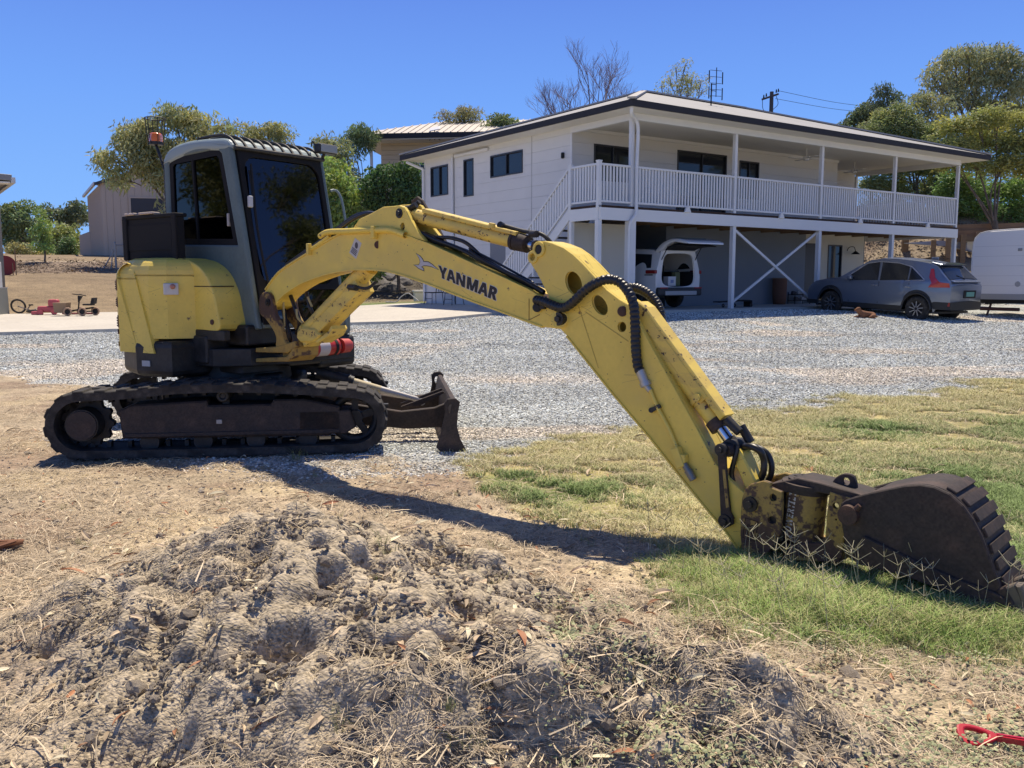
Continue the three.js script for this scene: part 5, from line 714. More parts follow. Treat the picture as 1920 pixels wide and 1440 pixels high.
{ // caravan
  const p0 = V(13.46, baseY(13.5, -26), -26), cv = thing('caravan', 'plain white caravan with rounded upper corner parked past the grey SUV', 'caravan', [p0.x, .2, p0.z], PI / 2 - HA);   // x along the front of the house, z towards the camera
  const prof = [[0, .60], [0, 2.15], [.04, 2.32], [.16, 2.45], [.34, 2.50], [3, 2.56], [6.2, 2.56], [6.4, 2.4], [6.4, .6]];
  P('body', ext(prof.map(p => [p[0], p[1]]), 0, 2.2, .03, [], 2).rotateY(-PI / 2).translate(2.2, 0, 0), std(C(.70, .71, .74), .35), cv);
  for (let i = 0; i < 5; i++) P('side_panel_joint', bx(-.004, .0, .95 + i * .28, .958 + i * .28, .06, 6.3), std(C(.5, .51, .54), .5), cv);
  P('skirt', bx(-.012, .0, .56, .72, 0.02, 6.4), std(C(.30, .31, .33), .5), cv);
  P('corner_trim', [tube([V(-.006, .6, .02), V(-.006, 2.15, .02), V(-.006, 2.32, .06), V(-.006, 2.45, .18), V(-.006, 2.5, .36), V(-.006, 2.54, 2.5), V(-.006, 2.57, 6)], .018, 40, 6)], std(C(.6, .61, .63), .4), cv);
  P('vent', [rb(-.02, 0, 1.92, 2.0, 1.28, 1.4, .01)], std(C(.25, .26, .28), .5), cv); P('filler_cap', [new THREE.TorusGeometry(.06, .016, 8, 20).rotateY(PI / 2).translate(-.005, 1.0, 1.33), rod(V(-.01, 1.0, 1.33), V(.0, 1.0, 1.33), .045)], std(C(.35, .36, .38), .5), cv);
  P('chassis', [bx(.1, .2, .45, .56, -.6, 6.2), bx(2.0, 2.1, .45, .56, .2, 6.2), bx(.1, 2.1, .42, .5, .4, .5), bx(.1, 2.1, .42, .5, 3, 3.1)], MT.dark, cv); for (const z of [3.2, 4.0]) P('wheel', new THREE.TorusGeometry(.24, .1, 10, 26).rotateY(PI / 2).translate(.15, .34, z), MT.rubber, cv);
  P('stabiliser', [rod(V(.2, 0, .4), V(.3, .5, .5), .03), rod(V(.2, 0, 2.4), V(.3, .5, 2.5), .03), rod(V(.25, .28, .2), V(.25, .28, 1.3), .05)], std(C(.12, .05, .04), .7), cv);
}
{ // brown dog lying by the car: one skin from a field of rounded bones
  const d0 = V(9.38, 0, -23.5); d0.y = baseY(d0.x, d0.z);
  const S = .42, R = 44, mc = new MarchingCubes(R, std(C(.20, .085, .04), .85), false, false, 60000);
  const bones = [[[.22, .08, 0], .075, [-.05, .10, 0], .085], [[.24, .06, .05], .065, [.2, .04, .12], .05], [[-.05, .11, 0], .08, [-.14, .17, 0], .05], [[-.14, .17, 0], .05, [-.17, .22, 0], .052], [[-.18, .22, 0], .045, [-.25, .2, -.01], .026], [[-.155, .26, .045], .018, [-.14, .225, .06], .012], [[-.155, .26, -.045], .018, [-.14, .225, -.06], .012], [[-.06, .04, .06], .032, [-.24, .02, .06], .022], [[-.06, .04, -.06], .032, [-.25, .02, -.05], .022], [[.22, .04, .1], .045, [.08, .025, .14], .022], [[.28, .05, 0], .025, [.36, .02, .06], .012]];
  mc.reset(); mc.isolation = 0; const f = mc.field, sz = mc.size; for (let k = 0; k < sz; k++) for (let j = 0; j < sz; j++) for (let i = 0; i < sz; i++) { const x = (i / sz * 2 - 1) * S, y = (j / sz * 2 - 1) * S + .15, z = (k / sz * 2 - 1) * S; let e = 0; for (const [a, ra, b, rb2] of bones) { const dx = b[0] - a[0], dy = b[1] - a[1], dz = b[2] - a[2], t = clamp(((x - a[0]) * dx + (y - a[1]) * dy + (z - a[2]) * dz) / (dx * dx + dy * dy + dz * dz)); const q = hypot(x - a[0] - dx * t, y - a[1] - dy * t, z - a[2] - dz * t) - mix(ra, rb2, t); e += Math.exp(-q * 60); } f[i + j * sz + k * sz * sz] = Math.log(e) / 60; }
  mc.update(); const n = mc.count, g = new THREE.BufferGeometry(); g.setAttribute('position', new THREE.BufferAttribute(mc.positionArray.slice(0, n * 3), 3)); g.setAttribute('normal', new THREE.BufferAttribute(mc.normalArray.slice(0, n * 3), 3)); g.scale(S, S, S); g.translate(0, .15, 0);
  const dog = thing('dog', 'brown short-haired dog lying on the gravel in front of the grey car, head raised', 'dog', d0.toArray(), .1); P('body', g, std(C(.20, .085, .04), .85), dog); P('collar', new THREE.TorusGeometry(.058, .008, 6, 18).rotateY(PI / 2).rotateZ(.5).translate(-.12, .155, 0), MT.dark, dog);
}
// ---------------------------------------------------------------- things under the verandah and along the walls
{
  const at = (t, s, y = SLAB) => hw(t, s, y).toArray(), TU = PI / 2 - HA, sx = px => { const k = (px - 960) / FPX * .9931, S = 2.2; return (k * (22.86 + .82 * S) - 3.06 + .572 * S) / (.82 - k * .572); };
  const bin = thing('tall_basket', 'tall brown basket standing against the wall under the verandah', 'basket', at(sx(1460), 2.15)); P('basket', new THREE.LatheGeometry([[0, 0], [.2, 0], [.23, .3], [.24, .85], [.225, .86], [.21, .3]].map(p => new THREE.Vector2(...p)), 26), std(C(.16, .075, .045), .85), bin); P('rim', new THREE.TorusGeometry(.235, .018, 8, 26).rotateX(PI / 2).translate(0, .86, 0), MT.wood, bin);
  const rk = thing('shoe_rack', 'low black shoe rack by the wall right of the brown basket', 'rack', at(sx(1497), 2.15), TU); P('frame', [-.4, .4].flatMap(x => [-.14, .14].map(z => rod(V(x, 0, z), V(x, .4, z), .015))).concat([bx(-.42, .42, .1, .12, -.15, .15), bx(-.42, .42, .3, .32, -.15, .15)]), MT.dark, rk);
  for (const [x, y, c] of [[-.25, .32, [.05, .05, .06]], [0, .32, [.3, .3, .3]], [.22, .12, [.35, .34, .33]], [-.1, .12, [.06, .05, .05]]]) { const q = rk.localToWorld(V(x, y, 0)); const s = thing('shoe', { '-0.25': 'dark shoe on the left of the rack upper shelf', '0': 'pale shoe in the middle of the rack upper shelf', '0.22': 'light shoe on the right of the rack lower shelf', '-0.1': 'dark shoe on the left of the rack lower shelf' }[String(x)], 'shoe', [q.x, SLAB + y, q.z], TU); P('upper', ext(smooth([[-.12, 0], [.13, 0], [.13, .05], [.02, .09], [-.04, .12], [-.12, .11]], 24), -.05, .05, .015), std(C(...c), .8), s); P('sole', bx(-.125, .135, -.0, .015, -.055, .055), MT.dark, s); }
  const tr = thing('creeper_trolley', 'low black wheeled trolley lying on the slab right of the white car', 'trolley', at(4.75, .9), TU); P('frame', [beam(V(-.5, .16, 0), V(.75, .2, .05), .3, .03), beam(V(.2, .2, .15), V(.85, .18, .15), .03, .05), beam(V(.2, .2, -.1), V(.85, .18, -.1), .03, .05), bx(.82, .86, .0, .2, -.12, .18)], MT.dark, tr); for (const x of [-.4, .1, .84]) P('wheel', new THREE.TorusGeometry(.04, .02, 6, 14).translate(x, .06, .16), MT.rubber, tr);
  // by the left wall
  const bq = onPad(787, 565); const bb = thing('plastic_tub', 'cream plastic tub with lid at the corner of the house by the downpipe', 'tub', bq.toArray(), .3); P('tub', ext([[-.2, 0], [.2, 0], [.22, .34], [-.22, .34]], -.16, .16, .02), std(C(.62, .59, .50), .6), bb); P('lid', rb(-.25, .25, .34, .42, -.2, .2, .02), std(C(.68, .65, .57), .6), bb);
  const hq = onPad(765, 567), hose = thing('garden_hose', 'grey hose looping over the concrete left of the cream tub', 'hose', hq.toArray()); P('hose', tube([V(.4, .05, .1), V(.2, .2, .0), V(0, .33, -.05), V(-.25, .2, .0), V(-.4, .03, .1), V(-.8, .02, .15), V(-.5, .02, .3)], .02, 40, 7), std(C(.4, .4, .38), .5), hose);
  const chair = (s, t, turn, label) => { const q = hw(t, s, SLAB - .06), c = thing('patio_chair', label, 'chair', q.toArray(), turn, 'black patio chairs along the side wall'), m = MT.dark; for (const [x, z] of [[-.22, -.2], [.22, -.2], [-.22, .2], [.22, .2]]) P('leg', tube([V(x, .44, z), V(x * 1.05, .3, z * 1.02), V(x * 1.2, .08, z * 1.15), V(x * 1.35, 0, z * 1.3)], .012, 10, 6), m, c); P('seat', rb(-.25, .25, .43, .46, -.24, .24, .015), m, c); P('backrest', [tube([V(-.24, .45, .22), V(-.25, .75, .27), V(-.2, .9, .3), V(.2, .9, .3), V(.25, .75, .27), V(.24, .45, .22)], .014, 24, 6), ...[-.1, 0, .1].map(x => rod(V(x, .45, .23), V(x, .9, .3), .008))], m, c); P('stretcher', [rod(V(-.23, .24, -.2), V(.23, .24, -.2), .008)], m, c); };
  chair(9.2, -.55, TU + PI / 2, 'black metal patio chair nearer the cream tub at the side wall'); chair(7.9, -.55, TU + PI / 2, 'black metal patio chair beside the wall, farther from the cream tub');
}
function onGround(px, py, f = baseY) { const r = ray(px, py); for (let k = 1; k < 300; k += k < 8 ? .01 : .05) { const x = r.x * k, y = EYE + r.y * k, z = r.z * k; if (y <= f(x, z)) return V(x, f(x, z), z); } return atZ(px, py, 60); }
function onPad(px, py) { return onGround(px, py, (x, z) => baseY(x, z) + .07); }
// ---------------------------------------------------------------- left background
{
  const beige = std(C(.50, .425, .34), .6), dk = std(C(.04, .042, .05), .5);
  const g0 = V(-25.2, 0, -55), sh = thing('steel_shed', 'large beige steel shed with dark roller door on the rise at the left', 'shed', [g0.x, baseY(g0.x, g0.z), g0.z], .18);
  const y0 = -.4, eave = 4.35, W = 11, Lh = 9, rid = 6.3;
  // ribbed cladding: sheets with a raised rib each
  const wall = (n, a, b, yt) => { const d = b.clone().sub(a), L = d.length(), N = Math.round(L / .42), nn = V(-d.z, 0, d.x).normalize(); for (let i = 0; i < N; i++) { const p = a.clone().addScaledVector(d, i / N), q = a.clone().addScaledVector(d, (i + 1) / N), h0 = yt(i / N), h1 = yt((i + 1) / N); const g = ext([[0, y0], [L / N, y0], [L / N, h1], [0, h0]], 0, .03, 0); const g2 = ext([[L / N * .42, y0], [L / N * .58, y0], [L / N * .56, h1 - .01], [L / N * .44, h0 - .01]], .03, .055, 0); const M = new THREE.Matrix4().makeBasis(d.clone().normalize(), V(0, 1, 0), V().crossVectors(d.clone().normalize(), V(0, 1, 0))).setPosition(p); const m = P(n, [g, g2], beige, sh); m.geometry.applyMatrix4(M); } };
  wall('wall_sheet', V(0, 0, 0), V(W, 0, 0), t => eave + (rid - eave) * (1 - abs(2 * t - 1))); wall('wall_sheet', V(-3.2, 0, -Lh), V(0, 0, 0), () => eave);
  P('roof', [beam(V(-.25, eave + .02, .1), V(W / 2, rid + .08, .1), 0.01, .01)], dk, sh);
  P('roof_sheet', ext([[-.3, eave - .08], [W / 2, rid + .04], [W / 2, rid + .12], [-.32, eave + .02]], -9.2, .18, 0), std(C(.35, .35, .34), .5), sh); P('roof_sheet', ext([[W / 2, rid + .04], [W + .3, eave - .08], [W + .3, eave + .0], [W / 2, rid + .12]], -9.2, .18, 0), std(C(.35, .35, .34), .5), sh);
  P('barge_board', [ext([[-.32, eave - .14], [W / 2, rid - .02], [W / 2, rid + .16], [-.32, eave + .04]], .18, .24, 0), ext([[W / 2, rid - .02], [W + .3, eave - .14], [W + .3, eave + .04], [W / 2, rid + .16]], .18, .24, 0)], dk, sh);
  P('gutter', beam(V(-3.5, eave + .0, -9), V(-.3, eave + .0, .2), .14, .16), std(C(.55, .57, .58), .5), sh); P('roller_door', [bx(1.7, 5.3, y0, 3.5, .06, .1), ...Array.from({ length: 9 }, (_, i) => bx(1.72, 5.28, .1 + i * .38, .13 + i * .38, .1, .115))], dk, sh); P('door_frame', [bx(1.6, 1.7, y0, 3.6, .056, .12), bx(5.3, 5.4, y0, 3.6, .056, .12), bx(1.7, 5.3, 3.5, 3.6, .056, .12)], beige, sh);
  P('lean_to', [ext([[-3.75, y0], [-3.0, y0], [-3.0, 1.9], [-3.75, 1.6]], -9.4, -8.4, 0)], beige, sh, 'low beige lean-to against the far side');
}
{ // grey corner of another building at the frame edge
  const b = V(-15.85, baseY(-15.8, -27), -27), s = thing('grey_building', 'grey rendered corner of a building with flat eave at the left frame edge', 'building', b.toArray(), .62), gm = std(0xffffff, .85, { map: rep(T.conc, 3), color: C(.42, .42, .41) });
  P('wall', [bx(-6, .35, 0, 3.95, -5, 0)], gm, s); P('roof', [ext([[-6.5, 4.3], [.65, 4.02], [.65, 4.2], [-6.5, 4.5]], -5.5, .6, .01)], std(C(.2, .21, .22), .5), s); P('gutter', bx(.62, .74, 3.96, 4.12, -5.5, .6), std(C(.5, .51, .52), .5), s); P('soffit', bx(-6, .6, 3.95, 3.99, .005, .55), MT.soffit, s);
  const q = V(-15.3, b.y, -25.9), k = thing('white_cabinet', 'white metal cabinet with black latch standing on a grey block at the left edge', 'cabinet', [q.x, b.y + .78, q.z]); P('cabinet', rb(-1, .12, 0, .82, -.5, .0, .02), std(C(.66, .66, .64), .5), k); P('door', rb(-.9, .06, .40, .78, 0, .015, .01), std(C(.70, .70, .68), .5), k); P('door', rb(-.3, .07, .06, .34, 0, .012, .01), std(C(.33, .31, .31), .5), k); P('latch', rb(-.22, -.18, .3, .66, .015, .04, .005), MT.dark, k); P('hook', tube([V(.12, .3, 0), V(.2, .22, 0), V(.19, .12, 0)], .015, 8, 5), MT.dark, k);
  const c = thing('concrete_block', 'grey-green concrete block under the white cabinet at the left edge', 'block', [q.x, b.y, q.z]); P('block', ext([[-1.2, 0], [.22, 0], [.2, .82], [-.2, .74], [-1.2, .70]], -.6, .1, .02), std(C(.24, .25, .22), .9), c); P('cap', ext([[-1.2, .705], [-.2, .745], [.2, .825], [.2, .85], [-.2, .77], [-1.2, .73]], -.62, .12, .004), std(C(.4, .4, .38), .8), c);
  const r0 = onGround(24, 516), r = thing('red_sign', 'half-hidden red round sign on stakes behind the white cabinet', 'sign', r0.toArray()); P('panel', new THREE.CylinderGeometry(.42, .42, .03, 28, 1, false, 0, 2 * PI).rotateX(PI / 2).rotateY(.5).translate(-.3, .4, 0), std(C(.28, .05, .05), .7), r); P('stake', [rod(V(.18, 0, .05), V(.18, 1.1, .05), .02)], MT.wood, r); P('stake', [rod(V(.08, 0, .1), V(.08, .5, .1), .02)], MT.wood, r);
}
{ // gate post with strut
  const q = onGround(218, 504), g = thing('gate_post', 'grey steel gate post with diagonal strut on the bank before the shed', 'post', q.toArray(), 0); const h = 48 / 1661 * -q.z; P('post', rod(V(0, -.1, 0), V(0, h, 0), .05), MT.steel, g); P('strut', rod(V(-.55, 0, .1), V(0, h * .8, 0), .03), MT.steel, g); P('rail', rod(V(0, h * .92, 0), V(1.2, h * .92, -.1), .03), MT.steel, g); P('cap', new THREE.SphereGeometry(.06, 10, 8).translate(0, h, 0), MT.steel, g); P('brace', rod(V(-.2, 0, .05), V(-.12, h * .75, .02), .03), MT.steel, g);
}
{ // toys on the far edge of the concrete
  const k0 = onPad(150, 592), kt = thing('pedal_kart', 'black four-wheeled pedal kart with pale tyres and a tan trailer on the concrete', 'go-kart', k0.toArray(), .08), bl = MT.dark, tan = std(C(.42, .27, .17), .7);
  for (const [x, z] of [[-.32, .28], [-.05, -.25], [.2, .28], [.48, -.2]]) { const w = P('wheel', new THREE.TorusGeometry(.125, .035, 8, 22).translate(x, .16, z), tan, kt); P('hub', rod(V(x, .16, z - .03), V(x, .16, z + .03), .09), bl, w); }
  P('frame', [rod(V(-.3, .18, .0), V(.5, .3, 0), .03), rod(V(-.32, .16, -.25), V(-.32, .16, .28), .02), rod(V(.34, .16, -.25), V(.34, .16, .28), .02), rod(V(-.05, .2, 0), V(.02, .68, 0), .025)], bl, kt); P('seat', [rb(.16, .5, .38, .44, -.17, .17, .03), ext([[.44, .42], [.56, .44], [.6, .66], [.5, .66]], -.17, .17, .02)], bl, kt); P('handlebar', [tube([V(.16, .72, -.25), V(.0, .78, -.05), V(-.04, .78, .05), V(-.12, .8, .25)], .018, 14, 6), ext([[-.02, .5], [.12, .72], [-.02, .74]], -.08, .08, .01)], bl, kt); P('trailer', [ext([[-.82, .12], [-.42, .1], [-.38, .48], [-.86, .48]], -.22, .22, .01)], std(C(.30, .20, .11), .7), kt);
  kt.scale.setScalar(.78); const rq = onPad(97, 590), rt = thing('toy_tractor', 'faded red plastic toy lying between the bicycle and the kart', 'toy', rq.toArray(), .2), red = std(C(.50, .09, .10), .5); P('body', [rb(-.28, .2, .06, .2, -.1, .12, .04), rb(-.05, .18, .18, .36, -.08, .1, .05)], red, rt); P('scoop', rb(-.42, -.2, .0, .08, -.1, .1, .02), red, rt); P('wheel', rod(V(.1, .07, .12), V(.1, .07, .17), .07), red, rt); P('wheel', rod(V(-.2, .06, .12), V(-.2, .06, .16), .06), red, rt); P('tray', rb(.25, 1.0, .01, .04, -.1, .1, .01), std(C(.26, .07, .07), .6), rt);
  rt.scale.setScalar(1.25); const cq = onPad(45, 588), bi = thing('small_bicycle', 'small dark bicycle lying on its side near the grey block', 'bicycle', cq.toArray(), .1); { const w = P('wheel', new THREE.TorusGeometry(.2, .03, 8, 26).rotateX(.25).translate(-.15, .22, 0), MT.rubber, bi); P('spoke', Array.from({ length: 8 }, (_, i) => rod(V(-.15, .22, 0), V(-.15 + .19 * cos(i * PI / 4), .22 + .19 * sin(i * PI / 4) * .97, .19 * sin(i * PI / 4) * .25), .004, .004, 5)), MT.steel, w); } P('wheel', new THREE.TorusGeometry(.2, .03, 8, 26).rotateX(1.4).translate(.35, .06, .1), MT.rubber, bi); P('frame', [rod(V(-.15, .22, 0), V(.15, .12, .05), .018), rod(V(.15, .12, .05), V(.35, .06, .1), .018), rod(V(.1, .12, 0), V(.22, .25, .05), .018), rod(V(.15, .1, 0), V(.4, .12, .15), .016)], std(C(.25, .2, .17), .5), bi); P('saddle', rb(.18, .3, .24, .28, .02, .1, .015), MT.dark, bi); P('handlebar', tube([V(.38, .05, .3), V(.45, .16, .2), V(.5, .1, .0)], .015, 10, 6), MT.steel, bi);
}
{ // second house behind, power pole, timber frame and sheet on the right bank
  const d = 60, p = atZ(705, 300, d), by = baseY(p.x, p.z), eY = atZ(700, 262, d).y, h = thing('cream_house', 'cream house with pale ribbed roof and dark fascia behind the tree tops', 'house', [p.x, by, p.z], -.12);
  const e = eY - by, W = 15, cr = std(C(.60, .50, .36), .75); for (let y = e - 4; y < e - .3; y += .3) P('wall_board', bx(.35, W - .3, y, min(y + .285, e - .25), -7, 0), cr, h);
  P('corner_post', bx(-.05, .1, e - 4, e - .25, 1.1, 1.25), MT.white, h); P('soffit', bx(-1.1, W + 1, e - .26, e - .2, -8.6, 1.6), MT.soffit, h); P('gutter', [bx(-1.2, W + 1.1, e - .2, e + .12, 1.55, 1.7), bx(-1.2, -1.05, e - .2, e + .12, -8.7, 1.55)], MT.fascia, h);
  const rp = (a, b, c, dd) => { const g = new THREE.BufferGeometry(); g.setAttribute('position', new THREE.Float32BufferAttribute([...a, ...b, ...c, ...a, ...c, ...dd], 3)); g.computeVertexNormals(); return g; };
  const rY = e + 1.7; P('roof', [rp([-1.2, e + .12, 1.7], [W + 1.1, e + .12, 1.7], [W - 4, rY, -3.5], [4, rY, -3.5]), rp([-1.2, e + .12, -8.7], [-1.2, e + .12, 1.7], [4, rY, -3.5], [4, rY, -3.5])], std(C(.56, .51, .44), .55), h);
  for (let i = 0; i < 34; i++) { const x = -.6 + i * .46, k = clamp((x + 1.2) / 5.2), t = x > W - 4 ? clamp((W + 1.1 - x) / 5.1) : k; P('roof_rib', beam(V(x, e + .15, 1.68), V(x, mix(e + .12, rY, t) + .03, mix(1.7, -3.5, t)), .07, .05), std(C(.50, .45, .39), .55), h); }
  const wn = P('window', bx(3.0, 4.6, e - 2.7, e - .95, -.02, .03), MT.glass, h); P('frame', [bx(2.95, 3.03, e - 2.75, e - .9, .0, .06), bx(4.57, 4.65, e - 2.75, e - .9, 0, .06), bx(2.95, 4.65, e - .95, e - .87, 0, .06)], MT.white, wn); P('window', bx(4.8, 6.6, e - 2.7, e - .95, -.02, .03), MT.glass, h);
  P('balcony_rail', [bx(2.2, 8, e - 2.9, e - 2.84, .9, .98), ...Array.from({ length: 30 }, (_, i) => bx(2.2 + i * .19, 2.23 + i * .19, e - 3.9, e - 2.9, .92, .96))], std(C(.4, .4, .42), .6), h);
  { const q = atZ(815, 248, d - 2), s = thing('satellite_dish', 'white satellite dish standing on the cream house roof', 'satellite dish', [q.x, q.y, q.z]); P('panel', rb(-.33, .33, -.03, .03, -.22, .22, .02).rotateX(.6).rotateZ(.2).translate(0, .22, 0), std(C(.8, .8, .8), .4), s); P('mast', [rod(V(0, -.5, 0), V(0, .2, 0), .03), rod(V(-.35, -.5, 0), V(0, -.2, 0), .02), rod(V(.35, -.5, 0), V(0, -.2, 0), .02)], MT.dark, s); }
  const dp = 95, b = atZ(1446, 205, dp), pl = thing('power_pole', 'timber power pole with crossarm and insulators beyond the house roof', 'pole', [b.x, baseY(b.x, b.z), b.z]), y0 = baseY(b.x, b.z), up = atZ(1446, 172, dp).y - y0, pw = std(C(.10, .09, .085), .9); P('pole', rod(V(0, -1, 0), V(0, up, 0), .28, .2, 12), pw, pl); P('crossarm', beam(V(-1.15, up - .9, .6), V(.8, up - .15, -.4), .16, .2), pw, pl); for (const [x, y] of [[-1.05, -.8], [-.75, -.62], [.45, -.1], [.7, .0]]) P('insulator', rod(V(x, up + y, .3 - x * .5), V(x, up + y + .32, .3 - x * .5), .09, .05, 8), MT.dark, pl); P('cable_drop', [tube([V(-1.1, up - .9, .5), V(-.9, up - 1.9, .3), V(-.2, up - 2.0, 0), V(-.05, up - 1.2, 0)], .03, 16, 5), tube([V(.5, up - .3, -.2), V(.75, up - 1.2, -.2), V(.2, up - 1.8, 0)], .03, 14, 5)], MT.dark, pl);
  { const w = thing('power_line', 'thin wires running from the power pole towards the right trees', 'wire', [b.x, y0 + up, b.z]); const e1 = atZ(1660, 203, 110).sub(V(b.x, y0 + up, b.z)), e2 = atZ(1660, 213, 110).sub(V(b.x, y0 + up, b.z)); for (const [o, e3] of [[V(.7, .1, 0), e1], [V(.4, -.7, 0), e2]]) P('wire', tube([o, o.clone().lerp(e3, .5).add(V(0, -.25, 0)), e3], .022, 20, 5), MT.dark, w); }
  const tq = onGround(1800, 470), tf = thing('timber_frame', 'weathered timber posts and beams stepping up the bank behind the caravan', 'timber frame', tq.toArray(), -.3), m = MT.wood; const k = -tq.z / 1661; P('post', bx(-.15, .15, -1, 42 * k, -.15, .15), m, tf); P('post', bx(-2.2, -1.95, -1, 36 * k, -.4, -.15), m, tf); P('beam', beam(V(-3.2, 38 * k, .1), V(5, 44 * k, .1), .2, .28), m, tf); P('beam', beam(V(-.4, 30 * k, .3), V(5, 33 * k, .3), .18, .24), m, tf); P('beam', beam(V(-.4, 20 * k, .5), V(5, 22 * k, .5), .16, .24), m, tf); for (let i = 0; i < 5; i++) P('post', bx(-1.2 + i * .55, -1.02 + i * .55, -1.2, .4 + .1 * i, .6, .75), m, tf);
  const sq = onGround(1775, 486), sh = thing('grey_sheet', 'pale grey sheet sloping over the bank between verandah post and caravan', 'sheet', [sq.x, sq.y, sq.z], -.25); P('sheet', ext([[-1.6, .75], [.2, .55], [2.2, -.1], [2.4, .85], [1.0, .8], [-.3, .85]], -.03, .03, .005).rotateX(-.5), std(C(.5, .5, .52), .6), sh); P('prop', rod(V(2.0, -.5, .1), V(2.1, .5, 0), .04), MT.wood, sh);
}
// ---------------------------------------------------------------- small things in the foreground
{
  const q = onGround(1838, 1404, groundY), sp = thing('toy_spade', 'red plastic toy spade lying in the weeds at the lower right', 'toy spade', [q.x, q.y + .035, q.z], -.12), red = new THREE.MeshPhysicalMaterial({ color: C(.50, .012, .03), roughness: .35, clearcoat: .3 });
  P('handle', [ext(smooth([[-.055, .03], [-.055, -.03], [-.02, -.034], [.035, -.012], [.045, 0], [.035, .012], [-.02, .034]], 30), -.008, .008, .005, [smooth([[-.038, .018], [-.038, -.018], [-.02, -.02], [.015, -.006], [.018, 0], [.015, .006], [-.02, .02]], 24).reverse()], 2).rotateX(-1.15)], red, sp); P('shaft', [beam(V(.04, 0, 0), V(.26, -.012, .03), .02, .016), beam(V(.04, .008, 0), V(.26, -.004, .03), .006, .006)], red, sp); P('blade', rb(.25, .40, -.02, -.01, -.03, .08, .005), red, sp);
  const t = onGround(18, 1030, groundY), lg = thing('bark_slab', 'curled brown slab of bark lying on the straw at the left edge', 'bark', [t.x, t.y, t.z], .25); const bm = std(0xffffff, .9, { map: rep(T.wood, .3), color: C(.75, .5, .4), side: THREE.DoubleSide }), gg = new THREE.CylinderGeometry(.055, .035, .17, 16, 5, true, .2, 2.2).rotateZ(PI / 2 + .15); { const p = gg.attributes.position; for (let i = 0; i < p.count; i++) p.setXYZ(i, p.getX(i) + .03 * (vn(p.getY(i) * 40, p.getZ(i) * 50) - .5), p.getY(i) + .02 * (vn(p.getX(i) * 30, p.getZ(i) * 30) - .5), p.getZ(i)); gg.computeVertexNormals(); } P('bark', gg.translate(-.02, .0, 0), bm, lg); P('splinter', beam(V(-.14, .0, .06), V(.05, .05, .05), .03, .008), bm, lg); P('splinter', beam(V(-.12, .05, .02), V(.06, .03, -.02), .025, .008), bm, lg);
}

// ---------------------------------------------------------------- trees
const leafMat = new THREE.MeshPhysicalMaterial({ color: 0xffffff, roughness: .85, side: THREE.DoubleSide, transmission: .45, thickness: 0 });
function leafCluster(n, L, w, droop, seedN) {             // a loose spray of pointed leaves about half a metre across
  reseed(seedN); const pos = [];
  for (let i = 0; i < n; i++) {
    const o = V(rr(-1, 1), rr(-1, 1), rr(-1, 1)); if (o.length() > 1) o.normalize(); o.multiplyScalar(.5); o.y *= .7;
    const d = V(rr(-1, 1), rr(-1, 1) - droop, rr(-1, 1)).normalize(), s = V(rr(-1, 1), rr(-1, 1), rr(-1, 1)).cross(d).normalize(), l = L * rr(.7, 1.3), W = w * rr(.7, 1.2), up = V().crossVectors(d, s).multiplyScalar(l * .12);
    const a = o, b = o.clone().addScaledVector(d, l * .45).addScaledVector(s, W).add(up), c = o.clone().addScaledVector(d, l * .45).addScaledVector(s, -W).add(up), e = o.clone().addScaledVector(d, l);
    for (const q of [a, b, c, b, e, c]) pos.push(q.x, q.y, q.z);
  }
  const g = new THREE.BufferGeometry(); g.setAttribute('position', new THREE.Float32BufferAttribute(pos, 3)); g.computeVertexNormals(); return g;
}
const CL = { gum: leafCluster(34, .26, .035, .9, 5), broad: leafCluster(34, .20, .06, .2, 6), fine: leafCluster(70, .17, .03, .1, 7), sparse: leafCluster(14, .22, .035, .8, 8) };
const _m = new THREE.Matrix4(), _q = new THREE.Quaternion(), _e = new THREE.Euler(), _c = new THREE.Color();
